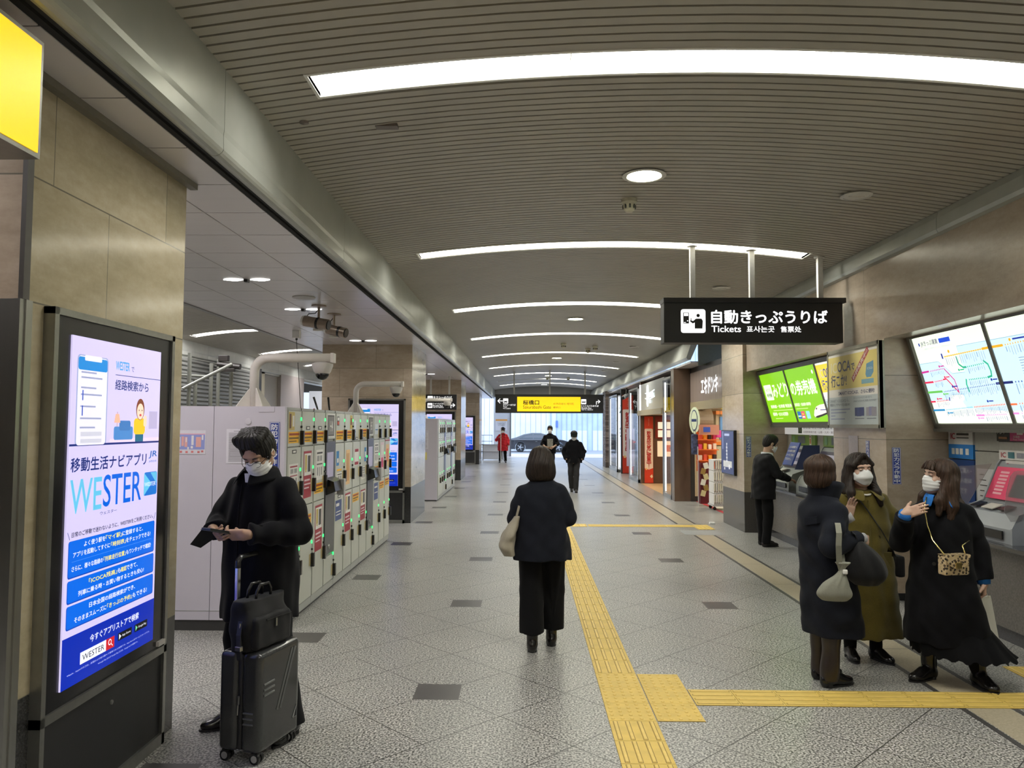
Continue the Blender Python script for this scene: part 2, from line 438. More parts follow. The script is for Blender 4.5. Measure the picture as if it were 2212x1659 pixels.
order = ['first arched strip light of the main vault, widest and nearest', 'second arched strip light of the main vault, above the ticket sign', 'third arched strip light of the main vault, cut by the ticket sign',
         'fourth arched strip light of the main vault, ending at the ticket sign', 'fifth arched strip light of the main vault', 'sixth arched strip light of the main vault', 'seventh arched strip light of the main vault, above the hanging yellow gate sign',
         'eighth arched strip light of the main vault with its left half dark', 'ninth arched strip light of the main vault, farthest before the exit']
for i, y in enumerate(STRIPS):
    lb = 'arched strip light of the main vault behind the photographer' if i < 2 else order[i - 2]
    strip_light(y, XL0, XL1, XC, VTOP, VR, lb, 'arched strip lights of the main vault', 0.9 if i == 9 else None)
o2 = ['nearest', 'second', 'third', 'fourth', 'fifth', 'sixth', 'seventh']
for i, y in enumerate(S2):
    strip_light(y, -7.65, -4.45, XC2, VT2, VR2, f'arched strip light of the left side vault over the lockers, {o2[i]} of its row', 'arched strip lights of the left vault')

# ---- stone
def stone_mat(name, cols, joints=(0.64, 2.25, 2.77), base=0.64, vert=0.9, rough=0.14, axis='y', basecol=(0.022, 0.022, 0.022)):
    b = NB(name); P, x, y, z = b.pos()
    h = b.math('ADD', x, y) if axis == 'xy' else (y if axis == 'y' else x)
    n1 = b.noise(P, 1.4, 4.0, 0.6, (1.0, 1.0, 3.2)); n2 = b.noise(P, 9.0, 4.0, 0.65, (1.0, 1.0, 2.6)); n3 = b.noise(P, 40.0, 2.0, 0.7)
    f = b.math('ADD', b.math('MULTIPLY', n1, 0.55), b.math('ADD', b.math('MULTIPLY', n2, 0.33), b.math('MULTIPLY', n3, 0.12)))
    c = b.ramp(f, [(0.34, cols[0]), (0.5, cols[1]), (0.66, cols[2])])
    # panels: a tone per slab
    row = None
    for j in joints[1:]:
        g = b.math('GREATER_THAN', z, j); row = g if row is None else b.math('ADD', row, g)
    hv = b.math('ADD', b.math('ADD', h, 50.0), b.math('MULTIPLY', row, vert * 0.43))
    col_i = b.math('FLOOR', b.math('DIVIDE', hv, vert))
    wn = b.n('ShaderNodeTexWhiteNoise', noise_dimensions='2D'); cb = b.n('ShaderNodeCombineXYZ')
    b.put(cb.inputs[0], col_i); b.put(cb.inputs[1], row); b.t.links.new(cb.outputs[0], wn.inputs[0])
    tone = b.ramp(wn.outputs[0], [(0.0, (0.84, 0.83, 0.80)), (1.0, (1.06, 1.05, 1.05))])
    mm = b.n('ShaderNodeMix', data_type='RGBA', blend_type='MULTIPLY'); mm.inputs[0].default_value = 1.0
    b.t.links.new(c, mm.inputs[6]); b.t.links.new(tone, mm.inputs[7]); c = mm.outputs[2]
    jm = b.math('LESS_THAN', b.math('MODULO', hv, vert), 0.005)
    for j in joints: jm = b.math('MAXIMUM', jm, b.math('LESS_THAN', b.math('ABSOLUTE', b.math('SUBTRACT', z, j)), 0.0035))
    c = b.mix(jm, c, (0.16, 0.145, 0.11))
    if base:
        bn = b.ramp(b.noise(P, 120, 2, 0.8), [(0.4, basecol), (0.75, tuple(k * 2.6 for k in basecol))])
        c = b.mix(b.math('LESS_THAN', z, base), c, bn)
    return b.done(c, rough, spec=0.5)
SC1 = [(0.33, 0.285, 0.185), (0.42, 0.365, 0.25), (0.50, 0.445, 0.325)]
SC2 = [(0.36, 0.29, 0.22), (0.45, 0.37, 0.285), (0.53, 0.45, 0.36)]
MST = stone_mat('pillar_stone', SC1, vert=1.02)
MSTX = stone_mat('pillar_stone_front', SC2, vert=1.15, axis='x', rough=0.2)
SC2_SHADED = [tuple(k * .74 for k in c) for c in SC2]  # same stone darkened: shade on the upper wall put into the colour
MSTR = stone_mat('wall_stone_shaded', SC2_SHADED, joints=(0.64, 1.62, 2.645), base=None, vert=3.4, rough=0.22)
MSTRP = stone_mat('pier_stone', SC2, joints=(0.64, 1.62, 2.28), base=None, vert=3.1, rough=0.22)
MSTRB = stone_mat('wall_stone_based', SC2, joints=(0.66, 1.62, 2.30, 2.95), base=0.66, vert=1.5, rough=0.2, basecol=(0.045, 0.042, 0.04))
MMETAL = M('brushed_steel', (0.42, 0.42, 0.40), 0.32, 1.0, var=0.05, scale=20, stretch=(1, 1, 0.05))
MDKMET = M('dark_bronze_metal', (0.055, 0.042, 0.035), 0.25, 0.7, var=0.1)
ZC = 3.2
PW = -3.66
def pillar(y0, y1, xr=-2.03, z1=ZC + .1):
    mb = MB().mat(0).quad((xr, y0, 0), (xr, y1, 0), (xr, y1, z1), (xr, y0, z1)).quad((PW, y0, 0), (PW, y1, 0), (PW, y1, z1), (PW, y0, z1))
    mb.mat(1).quad((PW, y0, 0), (xr, y0, 0), (xr, y0, z1), (PW, y0, z1)).quad((PW, y1, 0), (xr, y1, 0), (xr, y1, z1), (PW, y1, z1))
    return struct('pillar', mb, [MST, MSTX])
pillar(3.02, 4.45); pillar(13.64, 15.55); pillar(24.3, 26.2); pillar(34.2, 36.1); pillar(-6.0, -5.0)
# steel corner guard of the near pillar and its ceiling shadow trim
g = MB().box(-2.05, 2.98, 0, -2.018, 3.01, 2.25).box(-2.022, 3.01, 0, -2.012, 3.05, 2.25).box(-2.12, 2.985, 0, -2.05, 3.02, 2.25)
struct('trim_1', g, MMETAL)
struct('trim_2', MB().box(-2.034, 2.99, 2.25, -2.014, 3.03, 3.2), M('dark_joint', (0.06, 0.055, 0.05), 0.4))
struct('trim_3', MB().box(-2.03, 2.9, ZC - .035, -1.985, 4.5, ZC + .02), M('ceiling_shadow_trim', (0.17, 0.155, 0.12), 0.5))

# ---- flat metal ceiling of the left bay
def panel_ceiling_mat():
    b = NB('white_metal_ceiling'); P = b.pos()[0]
    n = b.noise(P, 7.0, 2.0, 0.5, (0.12, 1.0, 1.0)); b.bump(n, 0.10, 0.02)
    return b.done((0.70, 0.67, 0.67), 0.27, 0.25, spec=0.5)
MPAN = panel_ceiling_mat()
mb = MB(); xs = [-1.775, -2.20, -2.79, -3.38, -4.06]; y = 2.06
while y < 41:
    for a, c in zip(xs[:-1], xs[1:]):
        mb.mat(0).add([(a - .004, y + .005, ZC), (c + .004, y + .005, ZC), (c + .004, y + .605, ZC), (a - .004, y + .605, ZC), (a - .004, y + .005, ZC + .02), (c + .004, y + .005, ZC + .02), (c + .004, y + .605, ZC + .02), (a - .004, y + .605, ZC + .02)],
                      [(0, 1, 2, 3), (0, 1, 5, 4), (1, 2, 6, 5), (2, 3, 7, 6), (3, 0, 4, 7)])
    y += .61
mb.mat(1).box(-4.1, Y0, ZC + .02, -1.70, 41, ZC + .05)
mb.mat(0).box(-4.06, Y0, ZC, -1.775, 2.06, ZC + .02)
struct('ceiling', mb, [MPAN, M('ceiling_gap', (0.03, 0.03, 0.03), 0.8)])
# edge of that ceiling towards the second vault
struct('trim_4', MB().box(-4.12, 2, ZC - .012, -4.06, 41, ZC + .62), M('edge_grey', (0.26, 0.25, 0.24), 0.4))

# ---- beams between the ceilings
def beam_mat():
    b = NB('beam_metal'); P = b.pos()[0]
    n = b.noise(P, 2.2, 3.0, 0.6)
    c = b.ramp(n, [(0.3, (0.36, 0.375, 0.335)), (0.7, (0.44, 0.45, 0.41))])
    return b.done(c, 0.34, 0.35, spec=0.5)
MBEAM = beam_mat()
def beam(name, prof, ya, yb, step, first):
    mb = MB(); ys = [ya]; y = first
    while y < yb:
        if y > ya: ys.append(y)
        y += step
    ys.append(yb)
    for a, c in zip(ys[:-1], ys[1:]): mb.prism(prof, a + .0025, c - .0025, 'y')
    return struct(name, mb, MBEAM)
def lip(x, s, z0=3.19, z1=3.70):
    """x: corridor-side face; s=+1 when the bay lies at larger x"""
    p = [(x + s * .02, z1), (x, z1 - .02), (x, z0 + .14), (x + s * .004, z0 + .11)]
    for i in range(9):
        a = math.radians(180 + 20 + i * 20); p.append((x + s * (.05 + .052 * math.cos(a)), z0 + .05 + .05 * math.sin(a)))
    p += [(x + s * .104, z0 + .1), (x + s * .13, z1)]
    return p
beam('trim_5', lip(-1.62, -1), Y0, Y1, 2.72, 3.98)
struct('trim_6', MB().box(-1.79, Y0, ZC + .004, -1.745, Y1, ZC + .04), M('black_gap', (0.012, 0.012, 0.012), 0.9))
# right: a slim trim along the ticket wall, a beam over the shops
beam('trim_7', [(3.70, 3.46), (3.655, 3.47), (3.64, 3.50), (3.645, 3.60), (3.66, 3.66), (3.70, 3.68)], Y0, 14.3, 2.72, 3.98)
beam('trim_8', [(3.74, 3.72), (3.60, 3.60), (3.50, 3.30), (3.47, 3.22), (3.50, 3.17), (3.56, 3.17), (3.62, 3.3), (3.80, 3.72)], 16.3, Y1, 2.72, 17.0)
beam('trim_9', lip(-7.95, -1, 3.35, 3.75), 8, 34, 2.72, 8.0)
# ---- right wall with the two ticket recesses
XW = 3.70
def wbox(name, x0, y0, z0, x1, y1, z1, m): return struct(name, MB().box(x0, y0, z0, x1, y1, z1), m)
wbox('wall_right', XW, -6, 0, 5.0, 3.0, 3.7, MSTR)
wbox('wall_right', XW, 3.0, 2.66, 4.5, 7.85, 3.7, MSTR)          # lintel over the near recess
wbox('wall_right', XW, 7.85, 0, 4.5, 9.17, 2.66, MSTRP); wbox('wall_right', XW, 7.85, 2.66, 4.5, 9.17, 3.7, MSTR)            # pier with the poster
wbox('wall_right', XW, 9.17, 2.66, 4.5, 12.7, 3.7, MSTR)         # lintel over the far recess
wbox('wall_right', 3.64, 12.7, 0, 4.6, 14.05, 3.7, MSTRB)        # corner pier
wbox('wall_right', 4.36, 3.0, 0, 4.5, 7.85, 2.66, M('recess_back', (0.33, 0.31, 0.26), 0.4))
wbox('wall_right', 4.36, 9.17, 0, 4.5, 12.7, 2.66, M('recess_back', (0.33, 0.31, 0.26), 0.4))
struct('baseboard_right', MB().box(3.69, 7.84, 0, 3.75, 9.18, .07).box(3.72, 7.835, 0, 4.0, 7.86, .07), M('black_base', (0.015, 0.015, 0.015), 0.3))
wbox('wall_right_pocket', 3.72, 16.25, 3.05, 5.2, 16.33, 3.75, M('pocket_green_grey', (0.11, 0.12, 0.095), 0.5))
wbox('ceiling', 3.60, 14.05, 3.62, 5.2, 16.3, 3.68, M('pocket_green_grey', (0.11, 0.12, 0.095), 0.5))
# soffit above the shops
struct('ceiling', MB().box(3.56, 16.3, 3.10, 5.6, 41, 3.14), MPAN)
# walls that close the place behind and far left
wbox('wall_back', -14, -6.2, 0, 8, -6, 4.3, MSTX)
wbox('wall_left', -14.2, -6, 0, -14, 34, 4.3, MSTX)
wbox('wall_left', -14, 1.8, 3.15, -4.07, 2.0, 4.3, MSTX)
wbox('ceiling', -14, -6, 3.3, -1.7, 2.0, 3.35, MPAN)
wbox('ceiling', -14, 2.0, 3.78, -8.0, 34, 3.84, M('side_ceiling', (0.3, 0.29, 0.27), 0.5))
# lintel over the exit
MLINT = M('lintel_grey', (0.27, 0.265, 0.255), 0.5)
struct('wall_end', MB().box(-4.2, 41.0, 3.28, 8.5, 41.3, 4.4), MLINT)
wbox('wall_end', -14, 34.0, 3.2, -3.9, 34.3, 4.4, MLINT)
wbox('wall_end', 5.0, 33, 0, 9.0, 33.3, 4.2, MLINT)
wbox('wall_right', 9.0, 12, 0, 9.2, 42, 4.2, MLINT)
wbox('ceiling', 5.2, 12, 3.14, 9.2, 41, 3.2, MLINT)
# counters
MCNT = M('counter_stone', (0.115, 0.105, 0.095), 0.25, var=0.22, scale=60)
MCTOP = M('counter_top', (0.06, 0.06, 0.065), 0.12, var=0.2, scale=80)
for (ya, yb, who) in ((3.05, 7.83, 'near'), (9.19, 12.68, 'far')):
    t = thing('ticket_counter', 'long dark stone counter under the ' + ('fare map board, nearest the camera' if who == 'near' else 'green sign board, before the man in a suit'), 'counter', (3.9, (ya + yb) / 2, 0), 0, 'stone counters in the ticket recesses')
    L = (yb - ya) / 2
    MB().box(.02, -L, 0.12, .44, L, .76).build('counter_front', MCNT, t)
    MB().box(.06, -L, 0, .44, L, .12).build('toe_kick', MCTOP, t)
    MB().rbox(-.07, -L, .76, .45, L, .80, .008).build('counter_top', MCTOP, t)

# ---- far left: shutter, posts, bright opening
MSHUT = M('shutter_grey', (0.17, 0.175, 0.16), 0.4, 0.3)
mb = MB(); z = 0.0
while z < 3.3:
    mb.prism([(-7.93, z), (-7.89, z + .03), (-7.89, z + .07), (-7.93, z + .1), (-8.0, z + .1), (-8.0, z)], 12.0, 22.1, 'y'); z += .1
struct('shutter_wall', mb, MSHUT)
wbox('wall_left', -8.3, 2.0, 0, -8.0, 12.0, 3.8, M('recess_back', (0.33, 0.31, 0.26), 0.4))
wbox('wall_left', -8.05, 22.1, 0, -7.85, 22.5, 3.4, M('black_base', (0.015, 0.015, 0.015), 0.3))
wbox('wall_left', -8.3, 22.5, 0, -8.0, 23.2, 3.4, M('side_beige', (0.42, 0.38, 0.26), 0.4))
wbox('wall_left', -8.3, 23.2, 0, -8.05, 24.6, 3.4, M('side_brown', (0.20, 0.18, 0.15), 0.4))
wbox('wall_left', -8.25, 24.6, 0, -7.95, 27.2, 3.4, M('side_taupe', (0.26, 0.23, 0.21), 0.4))
wbox('wall_left', -8.3, 12.0, 3.3, -8.0, 34, 3.85, MBEAM)
# bright tiled side beyond (a street side opening)
wbox('wall_left', -11.3, 32.0, 0, -11.0, 44, 5, M('street_white', (0.80, 0.80, 0.78), 0.5))

# ---- outside
def paver_mat():
    b = NB('street_paving'); P, x, y, z = b.pos()
    br = b.n('ShaderNodeTexBrick'); b.t.links.new(P, br.inputs['Vector']); br.inputs['Scale'].default_value = 1.6
    br.inputs['Color1'].default_value = (0.52, 0.42, 0.40, 1); br.inputs['Color2'].default_value = (0.60, 0.55, 0.53, 1); br.inputs['Mortar'].default_value = (0.42, 0.4, 0.4, 1)
    return b.done(br.outputs[0], 0.5)
struct('ground', MB().box(-30, 41.6, -0.3, 30, 47.0, -0.005), paver_mat())
struct('road', MB().box(-40, 47.0, -0.6, 40, 75, -0.27), M('asphalt', (0.30, 0.31, 0.33), 0.6, var=0.15, scale=80))
struct('trim_10', MB().box(-14, 41.3, -.02, 8.5, 41.6, .004), M('threshold_stone', (0.36, 0.30, 0.28), 0.4))
MHOARD = M('hoarding_white', (0.74, 0.77, 0.82), 0.45, var=0.05, scale=1.0)
MHOARD2 = M('hoarding_blue', (0.50, 0.60, 0.72), 0.35, var=0.1, scale=1.0)
MHRIB = M('hoarding_rib', (0.36, 0.43, 0.55), 0.5)
mb = MB(); x = -10.0; k = 0
while x < 16:
    right = x > 2.2
    mb.mat(0 if k % 3 or not right else 1).box(x + .01, 62, -.3, x + .41, 62.06, 1.35 if right else 8.5)
    if right: mb.mat(1).box(x + .01, 62, 1.35, x + .41, 62.06, 8.5)
    if right: mb.mat(2).box(x - .02, 61.95, -.3, x + .02, 62.1, 8.5)
    else: mb.mat(2).box(x - .003, 61.99, -.3, x + .003, 62.1, 8.5)
    x += .42; k += 1
mb.mat(2).box(2.1, 61.9, -.3, 2.2, 62.1, 8.5).box(-10, 62.06, -.3, 16, 62.2, 8.5)
struct('hoarding_wall', mb, [MHOARD, MHOARD2, MHRIB])
struct('wall_street', MB().box(-40, 66, -1, 40, 67, 10), M('street_white', (0.80, 0.80, 0.78), 0.5))
# white wall pier beside the exit, frosted low screens
mb = MB().mat(0).box(-1.75, 43.2, 0, -0.80, 43.5, 5).mat(1).box(-0.83, 43.15, 0, -0.76, 43.2, 5)
struct('pillar', mb, [M('pale_panel', (0.62, 0.64, 0.68), 0.4), M('edge_dark', (0.12, 0.12, 0.14), 0.4)])
# ================================================================== SIGNS AND SCREENS
KW = EM('lit_white', (1.0, 1.0, 1.0), 1.15)
K = {}
def E(r, g, b, s=1.0):
    """lit print: sRGB 0-255"""
    key = (r, g, b, s)
    if key not in K:
        c = tuple(((v / 255) / 12.92 if v <= 10 else ((v / 255 + .055) / 1.055) ** 2.4) for v in (r, g, b))
        K[key] = EM('lit_%02x%02x%02x_%d' % (r, g, b, int(s * 100)), c, s)
    return K[key]
def Pn(r, g, b, rough=0.45):
    key = ('p', r, g, b)
    if key not in K:
        c = tuple(((v / 255) / 12.92 if v <= 10 else ((v / 255 + .055) / 1.055) ** 2.4) for v in (r, g, b))
        K[key] = M('print_%02x%02x%02x' % (r, g, b), c, rough, var=0.02)
    return K[key]
MBLK = M('black_plastic', (0.012, 0.012, 0.013), 0.25)
MBLKM = M('black_matt', (0.014, 0.014, 0.015), 0.5)
MFRAME = M('frame_steel', (0.30, 0.30, 0.28), 0.35, 0.9)

def wester(F, W, H, full=True):
    """the app advertisement on a portrait screen, W x H metres, origin lower left"""
    def y(v): return H * (1 - v)
    bg, navy, blue, lb, wh = E(206, 196, 236), E(16, 38, 112), E(8, 96, 214), E(96, 188, 226), E(236, 238, 250)
    F.rect(0, 0, W, H, bg, 0.5)
    F.rect(0, 0, W, y(.858), E(4, 40, 168), 0.7)
    F.rect(0, y(.318), W, y(.312), navy, 1)
    # phone mock-up
    F.rrect(.05 * W, y(.318), .36 * W, y(.052), .02, E(150, 160, 200), .8)
    F.rrect(.06 * W, y(.316), .35 * W, y(.055), .018, E(228, 226, 244), 1)
    F.rrect(.06 * W, y(.096), .35 * W, y(.058), .012, E(20, 130, 210), 1.2); F.rrect(.12 * W, y(.068), .29 * W, y(.052), .006, E(228, 226, 244), 1.4)
    for k, (a, c) in enumerate(((.10, .105), (.115, .12), (.145, .15), (.165, .17), (.2, .205), (.235, .24), (.262, .267))):
        F.rect(.09 * W, y(c), (.30 if k % 2 else .24) * W, y(a), E(150, 155, 190), 1.4)
    F.rect(.105 * W, y(.185), .115 * W, y(.155), E(30, 70, 180), 1.5); F.rect(.105 * W, y(.23), .115 * W, y(.20), E(30, 70, 180), 1.5)
    F.rect(.10 * W, y(.29), .31 * W, y(.277), E(200, 200, 215), 1.4); F.rect(.10 * W, y(.31), .31 * W, y(.298), E(200, 200, 215), 1.4)
    F.text('WESTER', .44 * W, y(.083), .028 * H, E(30, 150, 215), .16 * W, bold=.01); F.text('で', .62 * W, y(.083), .016 * H, navy)
    F.rect(.44 * W, y(.1), W, y(.098), navy, 1)
    F.text('経路検索から', .44 * W, y(.146), .032 * H, navy, .40 * W, bold=.012)
    # living room picture: lamp, sofa, a standing person in a yellow top
    F.rect(.40 * W, y(.311), W, y(.300), E(226, 206, 226), .8); F.rect(.47 * W, y(.30), .48 * W, y(.215), E(190, 160, 170), 1); F.poly([(.44 * W, y(.25)), (.51 * W, y(.25)), (.495 * W, y(.222)), (.455 * W, y(.222))], E(240, 176, 150), 1.2)
    F.rrect(.44 * W, y(.304), .66 * W, y(.262), .012, E(70, 130, 196), 1); F.rrect(.50 * W, y(.275), .63 * W, y(.243), .012, E(60, 116, 182), 1.1)
    F.rect(.86 * W, y(.27), .97 * W, y(.21), E(180, 170, 206), 1)
    F.rrect(.69 * W, y(.312), .79 * W, y(.282), .004, E(30, 100, 130), 1.3); F.rrect(.67 * W, y(.288), .81 * W, y(.235), .02, E(232, 190, 40), 1.4)
    F.rrect(.79 * W, y(.262), .83 * W, y(.225), .01, E(236, 206, 180), 1.5)
    F.disc(.745 * W, y(.205), .052 * W, E(120, 62, 40), 1.5, .036 * H); F.disc(.745 * W, y(.212), .042 * W, E(240, 208, 186), 1.7, .027 * H)
    F.disc(.73 * W, y(.208), .005 * W, E(60, 40, 40), 1.9); F.disc(.765 * W, y(.208), .005 * W, E(60, 40, 40), 1.9); F.disc(.747 * W, y(.224), .014 * W, E(200, 80, 80), 1.9, .004 * H)
    F.text('移動生活ナビアプリ', .02 * W, y(.392), .040 * H, navy, .82 * W, bold=.016)
    F.text('JR', .87 * W, y(.372), .026 * H, E(10, 90, 170), .11 * W, bold=.01, shear=.1); F.text('JR西日本', .875 * W, y(.386), .008 * H, E(10, 90, 170), .10 * W)
    F.text('WE', .02 * W, y(.512), .098 * H, lb, .31 * W, bold=.006); F.text('STER', .345 * W, y(.508), .098 * H, blue, .44 * W, bold=.006)
    F.rrect(.82 * W, y(.497), .99 * W, y(.418), .014, E(24, 110, 200), 1); F.poly([(.82 * W, y(.497)), (.92 * W, y(.458)), (.82 * W, y(.42))], lb, 1.3); F.poly([(.9 * W, y(.42)), (.985 * W, y(.42)), (.985 * W, y(.46))], E(90, 180, 220), 1.3)
    F.text('WESTER', .825 * W, y(.466), .014 * H, wh, .15 * W)
    F.text('ウェスター', .32 * W, y(.530), .010 * H, navy, .18 * W, bold=.01)
    F.line([(.015 * W, y(.562)), (.035 * W, y(.583))], .003, navy); F.line([(.985 * W, y(.562)), (.965 * W, y(.583))], .003, navy)
    F.text('日常のご移動で迷わないように、WESTERをご利用ください。', .05 * W, y(.578), .0145 * H, E(20, 24, 60), .90 * W, bold=.012)
    ye = E(250, 232, 90)
    for a, c in ((.588, .694), (.700, .765), (.771, .838)):
        F.rrect(.025 * W, y(c), .975 * W, y(a), .012, E(10, 60, 170), .9); F.rrect(.03 * W, y(c - .003), .97 * W, y(a), .012, E(10, 100, 220), 1.1)
    def ln(parts, v, w):
        tot = sum(len(t) for t, _ in parts); x = (W - w * W) / 2
        for t, m in parts:
            F.text(t, x, y(v), .0155 * H, m, w * W * len(t) / tot * .97, bold=.012); x += w * W * len(t) / tot
    ln([('よく使う駅を', wh), ('「マイ駅」', ye), ('に登録すると、', wh)], .612, .66)
    ln([('アプリを起動してすぐに', wh), ('「時刻表」', ye), ('をチェックできる!', wh)], .637, .86)
    F.line([(.06 * W, y(.648)), (.94 * W, y(.648))], .0012, E(90, 150, 235))
    ln([('さらに、様々な路線の', wh), ('「列車走行位置」', ye), ('もワンタッチで確認!', wh)], .676, .88)
    ln([('「ICOCA残高」', ye), ('も', wh), ('確認', ye), ('できて、', wh)], .726, .54)
    ln([('列車に乗る時・お買い物するときも安心!', wh)], .752, .74)
    ln([('日本全国の経路検索ができ、', wh)], .797, .52)
    ln([('そのままスムーズに', wh), ('「きっぷの予約」', ye), ('もできる!', wh)], .824, .80)
    F.text('今すぐアプリストアで検索', .26 * W, y(.902), .022 * H, wh, .54 * W, bold=.012)
    F.rect(.17 * W, y(.952), .43 * W, y(.918), wh, 1.2); F.text('WESTER', .19 * W, y(.944), .017 * H, E(20, 20, 30), .22 * W)
    F.rect(.43 * W, y(.952), .52 * W, y(.918), E(196, 30, 40), 1.4); F.disc(.47 * W, y(.931), .018 * W, wh, 2); F.disc(.47 * W, y(.931), .012 * W, E(196, 30, 40), 2.4); F.line([(.483 * W, y(.937)), (.50 * W, y(.945))], .004, wh, 2.2)
    for a, c, t in ((.56, .72, 'App Store'), (.755, .915, 'Google Play')):
        F.rrect(a * W, y(.942), c * W, y(.918), .004, E(14, 14, 18), 1.3); F.text(t, (a + .045) * W, y(.935), .009 * H, wh, .10 * W)
        F.poly([((a + .012) * W, y(.939)), ((a + .036) * W, y(.93)), ((a + .012) * W, y(.921))], E(120, 210, 160) if t[0] == 'G' else wh, 2)
    F.text('※Apple、Appleのロゴは、米国および他の国々で登録された商標です。App Storeはサービスマークです。', .05 * W, y(.968), .0065 * H, E(190, 200, 240), .90 * W)
    F.text('※Google Play および Google Play ロゴは、Google LLCの商標です。', .35 * W, y(.981), .0065 * H, E(190, 200, 240), .45 * W)
def signage(label, o, right, W, H, scr, rail, group=None, closed=False):
    """free standing portrait screen against a pillar. o lower-left corner on the pillar face, scr = (x0, y0, x1, y1)"""
    r = Vector(right); n = r.cross(Vector((0, 0, 1)))
    t = thing('digital_signage', label, 'digital sign', (Vector(o) + r * W / 2)[:], math.atan2(r.y, r.x), group)
    # local: x right, -y... the face looks along local -y
    h = W / 2; D = .05
    fr = MB().box(-h, -D, 0, -h + .03, 0, H).box(h - .03, -D, 0, h, 0, H).box(-h, -D, H - .03, h, 0, H).box(-h, -D, rail - .02, h, 0, rail + .02).box(-h, -D, 0, h, 0, .06)
    fr.build('steel_frame', MFRAME, t)
    MB().box(-h + .03, -D + .012, rail + .02, h - .03, 0, H - .03).build('bezel', MBLK, t)
    MB().box(-h + .03, -D + .016, .06, h - .03, 0, rail - .02).build('access_panel', MBLKM, t)
    MB().lathe([(.011, 0), (.011, -.006), (0, -.007)], (.02, -D + .016, rail - .11), 12, 'y').build('keyhole', MFRAME, t)
    MB().box(h - .1, -D - .004, rail + .03, h - .025, -D + .012, rail + .055).build('maker_plate', Pn(200, 196, 190), t)
    sc = MB().box(scr[0] - h, -D + .004, scr[1], scr[2] - h, -.02, scr[3]).build('screen', E(206, 196, 236), t)
    F = Face((scr[0] - h, -D + .004, scr[1]), (1, 0, 0), (0, 0, 1), sc); F.lift = .0007
    wester(F, scr[2] - scr[0], scr[3] - scr[1]); F.flush('screen_print')
    return t
signage('black framed portrait screen with an app advertisement on the nearest stone pillar', (-2.03, 3.15, 0.0), (0, 1, 0), 1.10, 2.245, (.135, .60, .945, 2.14), .515)
signage('black framed portrait screen on the pillar behind the near lockers', (-3.17, 13.64, 0.0), (1, 0, 0), 1.03, 2.22, (.12, .66, .91, 2.12), .56)
signage('black framed portrait screen on the third pillar, under the hanging taxi sign', (-3.25, 24.3, 0.0), (1, 0, 0), 1.05, 2.2, (.12, .66, .93, 2.1), .56)
signage('black framed portrait screen on the farthest pillar before the exit', (-3.25, 34.2, 0.0), (1, 0, 0), 1.05, 2.2, (.12, .66, .93, 2.1), .56)

# ---- hanging signs
MROD = M('white_rod', (0.55, 0.54, 0.50), 0.4)
def hang_sign(name, label, x0, x1, z0, z1, y, depth, rods, cat='sign', cap=True):
    t = thing(name, label, cat, ((x0 + x1) / 2, y, z0)); w = (x1 - x0) / 2; h = z1 - z0
    b = MB().rbox(-w, 0, 0, w, depth, h, .006)
    if cap: b.box(-w - .006, -.025, h - .055, w + .03, depth, h)
    b.build('sign_box', MBLKM, t)
    for rx in rods:
        zt = vz(rx + t.location.x) - z0
        MB().box(rx - .028, depth / 2 - .028, h - .02, rx + .028, depth / 2 + .028, zt + .03).lathe([(.06, zt - .015), (.06, zt + .01)], (rx, depth / 2, 0), 14).build('hanger', MROD, t)
    F = Face((-w, -.0005, 0), (1, 0, 0), (0, 0, 1), t); return t, F
def person_icon(F, x, y, s, ink, k):      # ticket buyer pictogram
    F.rect(x + .10 * s, y + .39 * s, x + .33 * s, y + .84 * s, ink, k); F.rect(x + .125 * s, y + .70 * s, x + .305 * s, y + .82 * s, KW, k + .4)
    F.rect(x + .12 * s, y + .415 * s, x + .20 * s, y + .445 * s, KW, k + .4); F.disc(x + .275 * s, y + .50 * s, .025 * s, KW, k + .4)
    F.disc(x + .71 * s, y + .72 * s, .07 * s, ink, k)
    F.poly([(x + .57 * s, y + .18 * s), (x + .88 * s, y + .18 * s), (x + .90 * s, y + .50 * s), (x + .85 * s, y + .59 * s), (x + .62 * s, y + .59 * s), (x + .50 * s, y + .49 * s), (x + .39 * s, y + .53 * s), (x + .38 * s, y + .47 * s), (x + .49 * s, y + .39 * s), (x + .57 * s, y + .43 * s)], ink, k)
    F.line([(x + .42 * s, y + .50 * s), (x + .42 * s, y + .60 * s)], .03 * s, ink, k)
t, F = hang_sign('ticket_sign', 'black hanging lit sign with white ticket pictogram and large Japanese lettering', 1.58, 3.60, 2.695, 3.205, 8.6, .22, (-.66, .02, .80))
q = .001138
F.rrect(168 * q, 97 * q, 413 * q, 335 * q, .028, KW, 1); person_icon(F, 168 * q, 97 * q, 242 * q, MBLKM, 2)
F.text('自動きっぷうりば', 472 * q, 192 * q, 133 * q, KW, 1148 * q, bold=.024, res=3); F.text('Tickets', 470 * q, 105 * q, 65 * q, KW, 294 * q, bold=.012)
F.text('표사는곳', 820 * q, 105 * q, 62 * q, KW, 275 * q, bold=.016); F.text('售票处', 1156 * q, 105 * q, 60 * q, KW, 203 * q, bold=.016)
F.flush('lettering')

